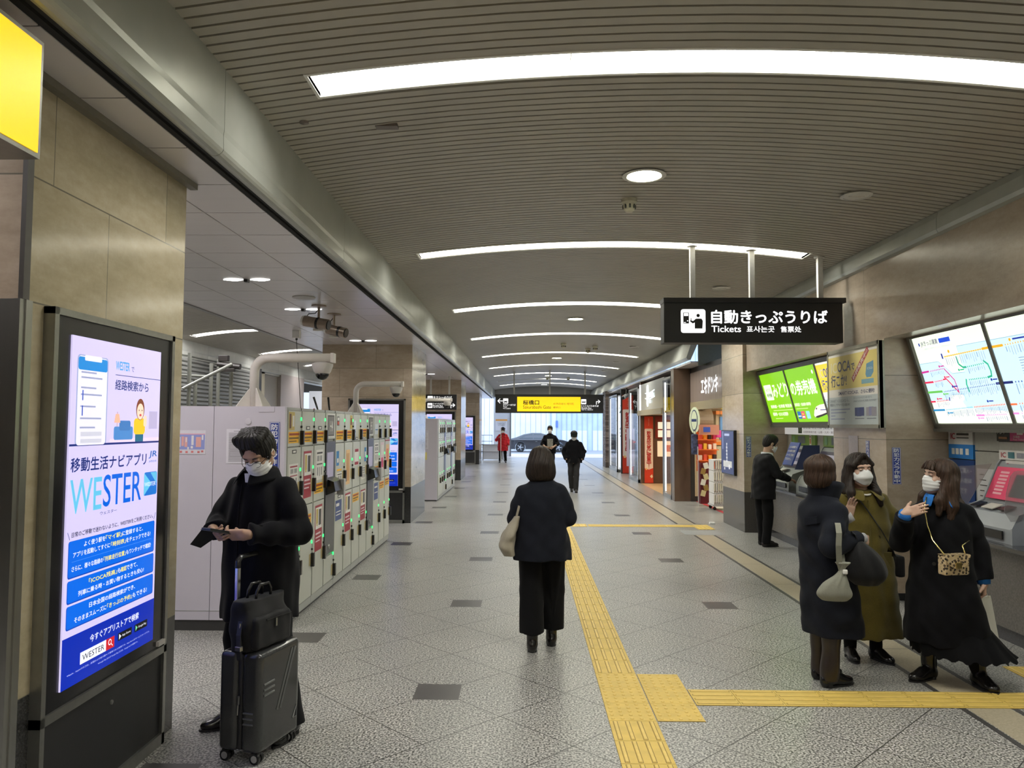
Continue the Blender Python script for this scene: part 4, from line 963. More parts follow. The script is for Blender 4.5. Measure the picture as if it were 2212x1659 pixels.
def icoca(F, W, H, e, lit):
    ye, nv, wh, gb, gt = e(240, 216, 60), e(38, 50, 150), e(246, 246, 240), e(206, 220, 220), e(90, 92, 104)
    if not lit: ye, nv, wh, gb, gt = e(205, 188, 112), e(46, 52, 92), e(208, 204, 196), e(172, 180, 180), e(98, 100, 112)
    F.rect(0, 0, W, H, gb, .5); F.rect(0, .50 * H, W, .97 * H, ye, .8); F.rect(0, .39 * H, W, .50 * H, wh, .9); F.rect(0, .97 * H, W, H, wh, .9)
    F.text('IC', .06 * W, .74 * H, .15 * H, e(206, 200, 170), .14 * W, bold=.016); F.text('OCA', .21 * W, .745 * H, .15 * H, nv, .28 * W, bold=.016); F.text('で', .50 * W, .75 * H, .09 * H, nv, .07 * W, bold=.02)
    F.text('行こか!', .06 * W, .54 * H, .17 * H, nv, .34 * W, bold=.02)
    if lit: F.text('SMART ICOCA', .3 * W, .42 * H, .05 * H, nv, .5 * W)
    G = Face(F.P(.54 * W, .575 * H, 0), F.r * .78 + F.u * .62, F.u * .78 - F.r * .62, F.p); G.lift = F.lift; w2 = .40 * W
    G.rect(0, 0, w2, .085 * H, e(150, 40, 46) if not lit else e(200, 40, 50), 1.5); G.text('好評発売中!!', .04 * w2, .012 * H, .06 * H, wh, .92 * w2, k=2.5, bold=.015); G.flush('print')
    bl = e(86, 132, 156); F.poly([(.78 * W, .66 * H), (.80 * W, .80 * H), (.93 * W, .83 * H), (.93 * W, .68 * H), (.88 * W, .62 * H), (.80 * W, .62 * H)], bl, 1); F.rect(.70 * W, .54 * H, .93 * W, .60 * H, e(110, 150, 160), 1); F.text('ICOCA', .815 * W, .72 * H, .03 * H, wh, .1 * W)
    F.text('SMART', .22 * W, .415 * H, .05 * H, nv, .18 * W, bold=.016); F.text('ICOCAは、さらに便利!', .42 * W, .415 * H, .055 * H, nv, .52 * W, bold=.016)
    F.text('SMART ICOCAなら、', .03 * W, .315 * H, .045 * H, gt, .42 * W); F.text('現金なしでチャージ(入金)OK!', .03 * W, .255 * H, .045 * H, gt, .43 * W, bold=.016)
    for k, w_ in enumerate((.42, .34, .10, .31)): F.rect(.04 * W, (.205 - k * .045) * H, (.04 + w_) * W, (.222 - k * .045) * H, e(130, 136, 160), 1)
    F.text('各クレジットカードにてご入会いただくと、', .54 * W, .345 * H, .03 * H, gt, .36 * W); F.text('SMART ICOCA がご利用いただけます', .54 * W, .30 * H, .032 * H, gt, .43 * W)
    for a, c in ((.56, e(48, 58, 104)), (.60, e(56, 66, 112)), (.65, e(44, 54, 100)), (.78, e(140, 134, 140)), (.83, e(120, 120, 150)), (.88, e(130, 126, 134))): F.rect(a * W, (.12 - (a % .1) * .1) * H, (a + .09) * W, (.235 - (a % .1) * .1) * H, c, 1 + a)
    F.rect(.56 * W, .075 * H, .74 * W, .085 * H, gt, 1); F.rect(.79 * W, .075 * H, .96 * W, .085 * H, gt, 1)
F, W, H = fs[2]; icoca(F, W, H, E, True); F.flush('print')

t = thing('poster_case', 'framed yellow and grey card poster on the stone pier between the ticket recesses', 'poster', (3.70, 8.51, 1.74))
MB().box(-.055, -.665, 0, 0, .665, .90).build('poster_frame', M('frame_champagne', (0.30, 0.285, 0.22), 0.35, 0.6), t)
MB().box(-.062, -.665, -.005, -.02, -.635, .905).box(-.062, .635, -.005, -.02, .665, .905).box(-.062, -.66, .865, -.02, .66, .905).box(-.062, -.66, -.005, -.02, .66, .03).build('frame_rail', M('frame_champagne', (0.30, 0.285, 0.22), 0.35, 0.6), t)
ps = MB().box(-.057, -.63, .035, -.05, .63, .845).build('poster_sheet', Pn(172, 180, 180), t)
F = Face((-.057, .63, .035), (0, -1, 0), (0, 0, 1), ps); F.lift = .0012; icoca(F, 1.26, .81, Pn, False); F.flush('print')

t, fs = tilt_board('fare_map', 'large lit railway fare map board tilted over the pink ticket machine', 'fare map', 7.80, 3.2, 3.90, 2.70, 4.18, 1.74,
    [(7.72, 6.56, LW1), (6.50, 5.34, LW1), (5.28, 3.3, LW1)])
rnd = random.Random(11)
SKY1 = E(206, 236, 250, 1.1)
def ticks(F, W, H, u0, v0, u1, v1, n, col, down=.07, up=False):
    for i in range(n):
        f = (i + .5) / n; u, v = u0 + (u1 - u0) * f, v0 + (v1 - v0) * f; L = down * rnd.uniform(.55, 1.15)
        F.rect((u - .003) * W, (1 - v - .018 - L) * H, (u + .003) * W, (1 - v - .018) * H, E(160, 172, 200) if i % 5 else E(90, 106, 170), 2)
        F.rect((u - .005) * W, (1 - v - .008) * H, (u + .005) * W, (1 - v + .008) * H, col, 2)
def pl(F, W, H, pts, col, w=.018, k=1.5): F.line([(u * W, (1 - v) * H) for u, v in pts], w * H, col, k)
def region(F, W, H, pts, col=None, k=.8): F.poly([(u * W, (1 - v) * H) for u, v in pts], col or SKY1, k)
yl, pk, rd, gn, lg, db, cy, og, vi, bd = E(240, 180, 40), E(210, 50, 150), E(230, 50, 90), E(40, 180, 140), E(110, 200, 90), E(30, 50, 160), E(40, 140, 200), E(240, 120, 70), E(240, 150, 220), E(150, 190, 214)
F, W, H = fs[0]
region(F, W, H, [(.62, .17), (1, .17), (1, .88), (.62, .85), (.62, .36)]); region(F, W, H, [(0, .30), (.30, .30), (.45, .45), (1, .45), (1, .85), (.5, .84), (.45, .74), (0, .74)], k=.7); region(F, W, H, [(.27, .76), (.32, .68), (.50, .68), (.50, .74), (.45, .76)], LW1, 1)
pl(F, W, H, [(.0, .30), (.30, .30), (.45, .45), (.62, .45)], bd, .006); pl(F, W, H, [(.62, .36), (.62, .17), (1, .17)], bd, .006); pl(F, W, H, [(.3, .76), (.34, .68), (.52, .68), (.52, .76)], bd, .006)
F.rect(.08 * W, .90 * H, .10 * W, .935 * H, db, 1); F.text('JRきっぷ運賃', .12 * W, .885 * H, .065 * H, E(110, 110, 130), .26 * W, bold=.016); F.rect(.40 * W, .895 * H, .56 * W, .945 * H, E(30, 80, 220), 1); F.text('ここの運賃表では、駅を押すことに従って、運賃をお買い求めください。', .12 * W, .845 * H, .022 * H, E(150, 160, 190), .48 * W)
pl(F, W, H, [(.40, .26), (1.0, .24)], E(246, 214, 130), .012); pl(F, W, H, [(.93, .242), (1, .24)], yl, .025); ticks(F, W, H, .41, .26, .95, .242, 19, yl, .09); F.disc(.49 * W, .79 * H, .018 * H, yl); F.rect(.37 * W, .72 * H, .39 * W, .78 * H, db, 1.5)
pl(F, W, H, [(.57, .28), (.575, .36), (.62, .40), (.66, .40)], gn, .02); ticks(F, W, H, .67, .40, .90, .385, 9, gn, .06); pl(F, W, H, [(.90, .36), (.94, .40), (.95, .47), (.94, .52), (.89, .53)], gn, .02); ticks(F, W, H, .64, .535, .88, .53, 10, gn, .05); pl(F, W, H, [(.61, .53), (.595, .58), (.60, .66)], gn, .02)
pl(F, W, H, [(0, .40), (.11, .395)], pk, .022); ticks(F, W, H, .13, .395, .34, .385, 9, pk, .05); pl(F, W, H, [(.35, .385), (.45, .52), (.46, .66)], pk, .014); pl(F, W, H, [(0, .52), (.13, .52)], rd, .022); ticks(F, W, H, .15, .52, .28, .51, 7, rd, .05); pl(F, W, H, [(.29, .505), (.34, .50), (.46, .66)], rd, .016)
pl(F, W, H, [(0, .635), (.22, .635)], lg, .025); ticks(F, W, H, .24, .64, 1.0, .60, 32, E(110, 120, 180), .075); pl(F, W, H, [(.97, .60), (1, .60)], E(10, 30, 110), .025); pl(F, W, H, [(0, .745), (.07, .745)], rd, .02); ticks(F, W, H, .09, .745, .28, .735, 8, rd, .05); pl(F, W, H, [(.30, .71), (.29, .74)], db, .018)
pl(F, W, H, [(0, .845), (.17, .845)], cy, .022); ticks(F, W, H, .19, .845, .58, .825, 20, E(120, 190, 220), .07); ticks(F, W, H, .60, .825, 1.0, .81, 20, og, .065); pl(F, W, H, [(.60, .915), (.70, .915)], vi, .02); ticks(F, W, H, .71, .915, .98, .91, 11, vi, .05)
for u, v, c in ((.30, .355, pk), (.33, .48, rd), (.40, .59, db), (.24, .665, lg), (.56, .42, gn), (.93, .555, db), (.22, .88, cy), (.62, .945, vi), (.80, .77, db), (.12, .715, rd)):
    F.disc(u * W, (1 - v) * H, .014 * H, c, 2); F.rect((u + .015) * W, (1 - v - .006) * H, (u + .07) * W, (1 - v + .006) * H, c, 2)
F.flush('print')
F, W, H = fs[1]
region(F, W, H, [(0, .17), (.55, .17), (.75, .33), (1, .33), (1, .88), (0, .88)]); pl(F, W, H, [(0, .17), (.55, .17), (.75, .33)], bd, .006)
pl(F, W, H, [(.0, .24), (.12, .24)], yl, .025); ticks(F, W, H, .14, .24, .48, .23, 12, yl, .08); pl(F, W, H, [(.50, .225), (.56, .24), (.57, .32), (.62, .34), (1, .34)], yl, .022); pl(F, W, H, [(.0, .60), (.10, .60)], E(10, 30, 110), .025); ticks(F, W, H, .12, .60, .32, .60, 6, db, .09); pl(F, W, H, [(.33, .60), (.37, .58), (.37, .55)], db, .022)
for k in range(7): F.rect(.33 * W, (1 - .53 + k * .025) * H, .35 * W, (1 - .54 + k * .025 + .02) * H, db, 2); F.rect(.25 * W, (1 - .53 + k * .025) * H, .31 * W, (1 - .535 + k * .025 + .01) * H, E(110, 124, 160), 2)
pl(F, W, H, [(.33, .37), (.35, .34), (.38, .34)], db, .022); ticks(F, W, H, .40, .34, .60, .34, 6, db, .07); F.rect(.45 * W, .34 * H, .52 * W, .43 * H, LW1, 1.2); F.text('IC', .465 * W, .365 * H, .04 * H, rd, .04 * W, bold=.02)
pl(F, W, H, [(0, .815), (.07, .815)], og, .02); ticks(F, W, H, .09, .81, .98, .80, 30, og, .065); pl(F, W, H, [(0, .905), (.06, .905)], vi, .02); ticks(F, W, H, .08, .905, .98, .90, 26, vi, .05); F.disc(.22 * W, .80 * H, .016 * H, yl, 2); F.rect(.25 * W, .795 * H, .4 * W, .81 * H, db, 2)
F.flush('print')

# ---- machines
def machine(name, label, yc, w, front, body, top, screen_mat, prof=None, group=None):
    t = thing(name, label, 'ticket machine', (4.355, yc, .80), 0, group); h = w / 2
    P = prof or [(0, 0), (-.43, 0), (-.43, .13), (-.37, .24), (-.20, .30), (-.06, .62), (-.03, .66), (0, .66)]
    MB().prism(P, -h, -h + .02, 'y').prism(P, h - .02, h, 'y').build('side_panel', front, t)
    MB().prism([(a + .012 * (0 < i < 7), b - .012 * (i > 1)) for i, (a, b) in enumerate(P)], -h + .02, h - .02, 'y').build('body', body, t)
    MB().box(-.03, -h, .66, 0, h, .82).build('header_panel', top, t)
    # controls on the slope and the tray
    up = Vector((.14, 0, .32)).normalized(); n = Vector((0, -1, 0)).cross(up); o = Vector((-.20, h - .06, .30)) + n * .002
    sc = MB().add([o + Vector((0, -a, 0)) + up * b + n * c for c in (0, .012) for a, b in ((0, .02), (w - .12, .02), (w - .12, .32), (0, .32))], [(0, 1, 2, 3), (4, 7, 6, 5), (0, 4, 5, 1), (1, 5, 6, 2), (2, 6, 7, 3), (3, 7, 4, 0)]).build('touch_panel', screen_mat, t)
    up2 = Vector((.17, 0, .06)).normalized(); n2 = Vector((0, -1, 0)).cross(up2)
    for a, ww, m in ((.08, .10, MBLK), (.24, .16, Pn(200, 196, 186)), (.46, .12, MBLK)):
        if a + ww < w - .06:
            q = Vector((-.36, h - a, .247)); MB().add([q + Vector((0, -x, 0)) + up2 * y + n2 * c for c in (0, .008) for x, y in ((0, .01), (ww, .01), (ww, .11), (0, .11))], [(0, 1, 2, 3), (4, 7, 6, 5), (0, 4, 5, 1), (1, 5, 6, 2), (2, 6, 7, 3), (3, 7, 4, 0)]).build('cash_slot', m, t)
    MB().rbox(-.44, -h + .12, .03, -.425, h - .12, .10, .004).build('ticket_tray', MBLK, t)
    return t, Face(o + n * .012 + up * .02, (0, -1, 0), up, sc), sc
GMB2 = M('machine_side_grey', (.30, .32, .30), .35)
GMB, GML = M('machine_green', (0.15, 0.25, 0.05), 0.35, var=.03, scale=3), M('machine_pale_grey', (0.36, 0.38, 0.36), 0.35, var=.03, scale=3)
MGY = M('machine_grey', (0.30, 0.32, 0.34), 0.35, var=.03, scale=3)
for i, (yc, w, lb) in enumerate(((11.9, 1.0, 'green and grey ticket machine behind the man in a suit'), (10.62, .95, 'green and grey ticket machine the man in a suit is using'), (9.63, .86, 'green and grey ticket machine nearest the poster pier'))):
    t, F, sc = machine('ticket_machine', lb, yc, w, GMB2, GML, GMB, E(64, 60, 70, .5), None, 'green ticket machines')
    h = w / 2
    F.lift = .002; F.rect(.05, .05, w - .2, .25, E(150, 146, 156, .6), 1); F.rect(.1, .1, w - .35, .16, E(90, 90, 110, .6), 2); F.flush('screen_print')
    G = Face((-.031, h, .66), (0, -1, 0), (0, 0, 1), t); G.lift = .002
    G.rect(.06, .03, .16, .14, Pn(110, 150, 110), 1); G.rect(w - .22, .01, w - .14, .155, wht, 1); G.rect(w - .21, .125, w - .15, .145, Pn(130, 40, 40), 2); G.rect(w - .205, .03, w - .155, .11, Pn(190, 120, 70), 2); G.rect(.3, .03, .6, .14, Pn(90, 96, 100), 1); G.flush('print')
# white header strip over the green machines
t = thing('header_sign', 'white strip sign with small green mark above the green ticket machines', 'sign', (4.358, 11.0, 1.70))
hb = MB().box(-.05, -1.8, -.075, 0, 1.66, .075).build('sign_strip', EM('header_lit', (0.75, 0.73, 0.70), .55), t)
F = Face((-.05, 1.66, -.075), (0, -1, 0), (0, 0, 1), hb); F.lift = .0015
F.rect(.62, .02, .78, .13, Pn(70, 110, 60), 1); F.text('指', .65, .04, .07, wht, .1, k=2)
F.text('新幹線 特急列車 (指定席・自由席) 乗車券', .84, .08, .05, Pn(70, 60, 60), 1.9); F.text('北陸新幹線方面・山陽・九州・東海道新幹線 全車指定席', .84, .025, .035, Pn(120, 80, 80), 1.9); F.flush('print')
# tilted blue notice board on the machine the man uses
t = thing('blue_notice', 'blue tilted board with white lines of writing at the ticket machine, before the suited man', 'notice', (3.93, 11.26, 1.33))
up = Vector((.12, 0, .30)); b_ = MB().add([Vector((0, y, 0)) + up * k + Vector((-.0, 0, 0)) + Vector((-.02, 0, .008)) * d for d in (0, 1) for y, k in ((.19, -.5), (-.19, -.5), (-.19, .6), (.19, .6))], [(0, 1, 2, 3), (4, 7, 6, 5), (0, 4, 5, 1), (1, 5, 6, 2), (2, 6, 7, 3), (3, 7, 4, 0)]).build('notice_panel', Pn(40, 66, 140), t)
up.normalize(); F = Face(Vector((-.0215, .19, .008)) - up * .16, (0, -1, 0), up, b_); F.lift = .002
for k, tx in enumerate(('こちらの券売機では', 'ICOCA等の交通系', 'カードのご利用は', 'できません。')): F.text(tx, .04, .26 - k * .062, .036, wht, .30 - .04 * (k == 3), bold=.016)
F.flush('lettering')
MB().prism([(-.03, -.2), (.33, -.2), (.33, .15), (.10, .15)], -.2, -.186, 'y').build('notice_bracket', M('navy_side', (.02, .03, .08), .4), t)
# near recess
t, F, sc = machine('ticket_machine', 'grey ticket machine with a pink control panel and clear side shields', 6.62, .78, MGY, MGY, M('machine_beige', (.34, .335, .30), .4), Pn(226, 70, 110))
F.lift = .002; h = .39; F.rect(.30, .03, .62, .24, E(40, 38, 44, .4), 1)
for k in range(7): F.rect(.08, .04 + k * .033, .20, .06 + k * .033, Pn(236, 170, 180), 1)
F.flush('print')
MSH = None
b = NB('clear_shield'); b.b.inputs['Transmission Weight'].default_value = 0.85; MSH = b.done((0.72, 0.70, 0.70), 0.22); b.b.inputs['IOR'].default_value = 1.1
for s in (-1, 1):
    pts = [(-.10, .62), (-.30, .60)] + [(-.37 + .07 * math.cos(a) - .0, .52 + .08 * math.sin(a)) for a in (PI / 2, PI * .65, PI * .85)] + [(-.47, .42), (-.49, .27), (-.44, .19), (-.36, .20)]
    MB().prism(pts, s * (h + .006) - .003, s * (h + .006) + .003, 'y').build('side_shield', MSH, t)
hd = [ch for ch in t.children if ch.name.startswith('header_panel')][0]
F = Face((-.031, h, .66), (0, -1, 0), (0, 0, 1), hd); F.lift = .002
F.rect(0, 0, .78, .085, wht, 1); F.text('IC', .03, .02, .045, Pn(180, 30, 50), .07, k=2, bold=.016); F.rect(.13, .015, .22, .07, Pn(70, 120, 130), 2); F.rect(.25, .02, .4, .065, Pn(150, 150, 160), 2); F.rect(.43, .01, .7, .075, Pn(130, 130, 130), 2); F.flush('print')
pc = MB().box(-.05, -h, .825, 0, h, .935).build('price_header', MBLK, t); F = Face((-.05, h, .825), (0, -1, 0), (0, 0, 1), pc); F.lift = .002
F.text('154', .02, .065, .035, Pn(220, 220, 220), .10); F.rect(.03, .02, .15, .04, Pn(170, 120, 80), 1); F.rect(.19, .005, .47, .105, Pn(190, 66, 120), 1); F.rect(.29, .06, .37, .1, wht, 2); F.text('定期券', .24, .032, .02, wht, .09); F.text('Pass Tickets', .24, .012, .015, wht, .16); F.rect(.50, .058, .62, .105, Pn(40, 60, 130), 1); F.rect(.50, .005, .62, .054, wht, 1); F.text('IC', .53, .014, .03, Pn(180, 30, 50), .06, k=2, bold=.016); F.rect(.65, .005, .77, .105, Pn(60, 60, 66), 1); F.flush('print')
sh_ = MB().box(-.033, -.1, .40, -.03, .30, .655).build('notice_sheet', wht, t); F = Face((-.034, .30, .40), (0, -1, 0), (0, 0, 1), sh_); F.lift = .002
for k, tx in enumerate(('定期券・乗換券・', 'ICOCA積増し', '等をお求めの')): F.text(tx, .10, .19 - k * .05, .032, dgr, .26, bold=.016)
F.rect(.02, .02, .05, .23, Pn(150, 60, 90), 1); F.flush('print')
t = thing('service_panel', 'tall blue and white card sales panel at the back of the near ticket recess', 'panel', (4.36, 7.62, .80))
MB().box(-.04, -.22, 0, 0, .20, .63).build('blue_board', Pn(28, 62, 120), t); MB().box(-.045, -.22, .64, 0, .20, .78).build('cyan_band', Pn(40, 120, 196), t); wb = MB().box(-.045, -.22, .78, 0, .20, .94).build('white_board', Pn(206, 204, 202), t)
F = Face((-.046, .20, 0), (0, -1, 0), (0, 0, 1), wb); F.lift = .002
F.text('IC', .05, .83, .06, Pn(170, 30, 50), .08, bold=.016); F.rect(.15, .87, .36, .89, dgr, 1); F.rect(.15, .84, .36, .85, dgr, 1)
for a in (.06, .13, .2, .3): F.rect(a, .68, a + .055, .74, wht, 1)
for k, tx in enumerate(('ICOCAご購入・', '積増し(入金)は', 'こちらです')): F.text(tx, .03, .50 - k * .10, .055, Pn(200, 206, 220), .36 - .08 * (k == 2), bold=.016)
F.line([(.05, .12), (.38, .12), (.38, .22), (.05, .22), (.05, .12)], .004, Pn(120, 150, 200)); F.text('こちらにも', .08, .145, .045, Pn(200, 206, 220), .26); F.flush('print')
t = thing('grey_panel', 'beige blank panel with a small white notice between the blue panel and pink machine', 'panel', (4.36, 7.21, .80))
MB().box(-.03, -.19, 0, 0, .18, .72).box(-.03, -.19, .73, 0, .18, .94).build('blank_panel', M('machine_beige', (.34, .335, .30), .4), t)
sh_ = MB().box(-.033, -.17, .25, -.03, .16, .56).build('notice_sheet', Pn(206, 206, 206), t); F = Face((-.034, .16, .25), (0, -1, 0), (0, 0, 1), sh_); F.lift = .002
for k in range(5): F.rect(.05, .25 - k * .05, .12 + .03 * (k % 3), .258 - k * .05, dgr, 1)
F.flush('print')
t = thing('leaflet_rack', 'blue leaflet rack on the dark counter beside the pink ticket machine', 'rack', (4.08, 5.95, .80))
MB().prism([(.0, 0), (.25, 0), (.25, .3), (.2, .3)], -.22, .22, 'y').build('rack_body', Pn(24, 60, 150), t)
for k in range(3): MB().box(-.012 + k * .05, -.2, .03 + k * .08, -.006 + k * .05, .2, .13 + k * .08).build('leaflet', Pn(60, 90, 170) if k != 1 else Pn(210, 210, 216), t)
# ---- small notices
cam_sticker('blue camera notice on the recess side wall beside the man in a suit', (3.72, 12.7, 1.24), (1, 0, 0), .088, .345)
cam_sticker('blue camera notice on the recess side wall right of the olive coat', (3.80, 7.85, 1.165), (1, 0, 0), .088, .375)
cam_sticker('small blue camera notice on the pier front above the head of the woman in olive', (3.70, 8.27, 1.30), (0, -1, 0), .085, .30)
o = MB().box(0, 0, 0, .003, .24, .42).build('clear_sheet', M('pale_sheet', (.50, .44, .44), .25), None); o.location = (3.695, 8.50, 1.23); tag(o, 'pale clear sheet taped to the pier, left of the small camera notice', 'notice')
t = thing('map_display', 'dark blue lit strip map display on the corner stone pier', 'display', (3.638, 13.53, .90))
MB().rbox(-.05, -.42, 0, 0, .42, .78, .004).build('display_box', MBLK, t)
ds = MB().box(-.053, -.40, .02, -.05, .40, .76).build('screen', E(52, 60, 98, .8), t); F = Face((-.053, .40, .02), (0, -1, 0), (0, 0, 1), ds); F.lift = .002
ww = E(214, 214, 220, .8); F.rect(.22, .66, .55, .70, E(170, 180, 210, .8), 1); F.rect(.10, .42, .14, .74, E(150, 160, 200, .8), 1); F.line([(.36, .52), (.40, .52), (.38, .52), (.38, .18)], .03, ww)
for k in range(5): F.rect(.34, .2 + k * .06, .42, .23 + k * .06, ww, 1.4)
F.rect(.14, .11, .70, .22, E(190, 190, 186, .8), 1); F.rect(.5, .08, .58, .16, ww, 1.4); F.rect(.2, .06, .26, .1, ww, 1); F.flush('screen_print')
# ================================================================== SHOPS ON THE RIGHT
XS = 3.55
MGLOW = EM('showcase_glow', (0.96, 0.97, 1.0), 1.6)
MGLOWB = EM('showcase_back', (0.80, 0.84, 0.90), 0.9)
b = NB('shop_glass'); b.b.inputs['Transmission Weight'].default_value = 1.0; b.b.inputs['IOR'].default_value = 1.05; MGLASS = b.done((0.95, 0.97, 0.97), 0.02)
MWOOD = M('brown_marble', (0.085, 0.055, 0.038), 0.2, var=.35, scale=3.0, stretch=(1, 1, .25))
MSAND = M('sand_wall', (0.55, 0.44, 0.27), 0.5)
MDARK = M('shop_dark', (0.02, 0.017, 0.015), 0.4)
MORB = M('lintel_tan', (0.36, 0.30, 0.18), 0.45)
struct('pillar', MB().box(XS - .05, 17.86, 0, 3.9, 18.2, 3.1), MWOOD)
struct('trim_11', MB().box(3.88, 17.84, 0, 3.97, 17.95, 3.1).box(3.9, 14.1, 2.98, 3.97, 17.86, 3.1), MDARK)
# variety shop room
struct('wall_shop', MB().mat(0).box(3.95, 17.86, .12, 8.0, 17.95, 3.1).mat(1).box(3.95, 17.85, 0, 8.0, 17.86, .12), [MSAND, MDARK])
struct('wall_shop', MB().box(8.0, 14.0, 0, 8.1, 17.9, 3.1).box(4.6, 14.0, 0, 8.0, 14.08, 3.1), M('shop_cream', (.74, .70, .60), .5))
struct('ceiling_shop', MB().box(3.95, 14.08, 2.42, 8.0, 17.86, 2.5), M('shop_white', (.8, .79, .75), .5))
struct('lintel', MB().box(3.88, 14.05, 2.12, 4.05, 17.85, 2.30), MORB)
struct('floor_shop', MB().mat(0).box(4.1, 14.08, -.02, 8, 17.86, .003).mat(1).box(4.0, 14.08, -.02, 4.1, 17.86, .004), [M('shop_floor', (.62, .60, .55), .3), M('red_line', (.55, .03, .05), .4)])
for i in range(3): 
    t = thing('shop_light', f'white ceiling lamp inside the variety shop, {names[i]} from the doorway', 'ceiling light', (5.0 + i * 1.1, 16.2, 2.42), 0, 'lamps inside the variety shop')
    MB().box(-.3, -1.0, -.03, .3, 1.0, 0).build('lamp_frame', MTROUGH, t); MB().box(-.27, -.97, -.034, .27, .97, -.03).build('lamp_panel', EM('shop_lamp', (1.0, .93, .78), 9.0), t)
t = thing('shop_sign', 'wood grained shop sign with glowing white Japanese lettering over the variety shop', 'shop sign', (3.90, 16.0, 2.30))
MB().box(-.015, -1.9, 0, .06, 1.85, .68).build('sign_panel', M('sign_wood', (.28, .22, .19), .3, var=.25, scale=5, stretch=(1, 3, .1)), t)
F = Face((-.02, 1.85, 0), (0, -1, 0), (0, 0, 1), t); F.lift = .02
F.text('エキドンキ', 1.28, .14, .34, EM('sign_glow', (.93, .97, 1.0), 1.8), 1.42, bold=.02); F.flush('lettering')
# goods
t = thing('round_sign', 'round cream sign on a drum hanging in the shop doorway', 'sign', (4.00, 17.25, 1.88), math.radians(-80))
MB().lathe([(.30, -.16), (.30, .16), (.27, .165), (.27, -.165)], (0, 0, 0), 28, 'y').build('drum', M('drum_brown', (.30, .22, .14), .4), t)
MB().lathe([(.30, -.17), (.30, -.16), (.0, -.16)], (0, 0, 0), 28, 'y').lathe([(0, -.172), (.30, -.17)], (0, 0, 0), 28, 'y').build('sign_disc', Pn(214, 222, 190), t)
F = Face((0, -.174, 0), (1, 0, 0), (0, 0, 1), t); F.lift = .002; nb = Pn(40, 56, 104)
F.disc(0, 0, .19, nb, 1, .24); F.disc(0, 0, .165, Pn(214, 222, 190), 1.5, .215); F.rect(-.14, -.03, .14, .03, nb, 2); F.flush('print')
MB().tube([(0, 0, .30), (0, 0, .5)], .02, 8).build('hanger', MDARK, t)
OR_, OR2 = Pn(232, 110, 40), Pn(244, 150, 80)
t = thing('goods_rack', 'orange display rack of small goods in the shop doorway', 'display rack', (4.06, 16.95, 0))
r_ = MB().box(-.22, .10, .75, .22, .13, 1.62)
for z in (.98, 1.22, 1.44): r_.box(-.22, -.12, z, .22, .12, z + .02)
r_.build('rack_shelf', OR_, t); MB().box(-.22, -.16, 1.56, .22, -.13, 1.78).box(-.16, -.17, 1.60, .0, -.165, 1.74).build('header_card', Pn(206, 140, 120), t); MB().box(-.13, -.175, 1.62, .02, -.17, 1.73).build('blue_label', Pn(60, 90, 190), t)
MB().box(-.20, -.14, .05, .0, -.12, .95).box(-.2, -.12, .05, -.18, .1, .95).build('red_curtain', Pn(96, 20, 30), t)
MB().box(-.25, -.13, 0, -.235, -.115, 1.3).box(.2, .08, 0, .22, .1, 1.0).build('leg', Pn(200, 200, 200), t)
gc = [Pn(240, 220, 200), Pn(240, 190, 60), Pn(60, 40, 36), Pn(230, 90, 60), Pn(250, 240, 230), Pn(214, 60, 110), Pn(250, 170, 40)]
kk = 0
for z in (1.0, 1.24, 1.46):
    for j in range(4):
        a = -.17 + j * .105; o = MB().rbox(-.035, -.05, 0, .035, .04, .11 + .02 * (j % 2), .006).build('snack_box', gc[(kk * 3) % 7], None); o.location = (4.06 + a, 16.94, z); kk += 1
        tag(o, 'small coloured packet on the orange rack in the shop doorway', 'packet', 'packets on the orange rack')
for j in range(6):
    o = MB().rbox(-.05, -.012, 0, .05, .012, .13, .005).build('hanging_pack', [Pn(214, 200, 150), Pn(150, 120, 60), Pn(230, 226, 214)][j % 3], None); o.location = (3.90 + .09 * (j % 2), 16.78 - .003 * j, .22 + .12 * j); o.rotation_euler = (0, .25 * (-1) ** j, 0)
    tag(o, 'small packet hanging on the dark red curtain of the orange rack', 'packet', 'packets hanging on the red curtain')
t = thing('blue_bag', 'dark blue patterned bag hanging left of the orange rack', 'bag', (3.78, 16.98, 1.12))
MB().rbox(-.07, -.03, 0, .07, .03, .45, .02).build('bag_body', M('blue_pattern', (.05, .07, .16), .5, var=.9, scale=18), t); MB().tube([(-.04, 0, .45), (0, 0, .56), (.04, 0, .45)], .006, 6).build('strap', MDARK, t)
def basket(z, lb):
    t = thing('shopping_basket', lb, 'shopping basket', (4.13, 16.2, z), 0, 'stacked white shopping baskets')
    m = MB()
    for k in range(9): 
        a = -.17 + k * .0425; m.box(a - .006, -.20, 0, a + .006, -.19, .20).box(a - .006, .19, 0, a + .006, .2, .2)
    m.box(-.18, -.21, .20, .18, .21, .225).box(-.17, -.2, 0, .17, .2, .015).box(-.18, -.21, 0, -.17, .21, .2).box(.17, -.21, 0, .18, .21, .2); m.build('basket_body', Pn(232, 230, 228), t)
    MB().tube([(-.16, -.205, .19), (-.14, -.205, .225), (.14, -.205, .225), (.16, -.205, .19)], .009, 6).build('handle', Pn(200, 198, 196), t)
for k in range(4): basket(.118 + k * .235, f'white shopping basket in the stack at the shop door, {["bottom", "second", "third", "topmost"][k]} one')
t = thing('basket_trolley', 'low wheeled trolley under the stacked white shopping baskets', 'trolley', (4.13, 16.2, 0))
MB().box(-.2, -.22, .08, .2, .22, .115).build('deck', Pn(190, 190, 190), t)
for sx in (-.16, .16):
    for sy in (-.18, .18): MB().lathe([(.035, -.012), (.035, .012)], (sx, sy, .035), 12, 'y').box(sx - .01, sy - .01, .035, sx + .01, sy + .01, .09).build('wheel', MBLK, t)
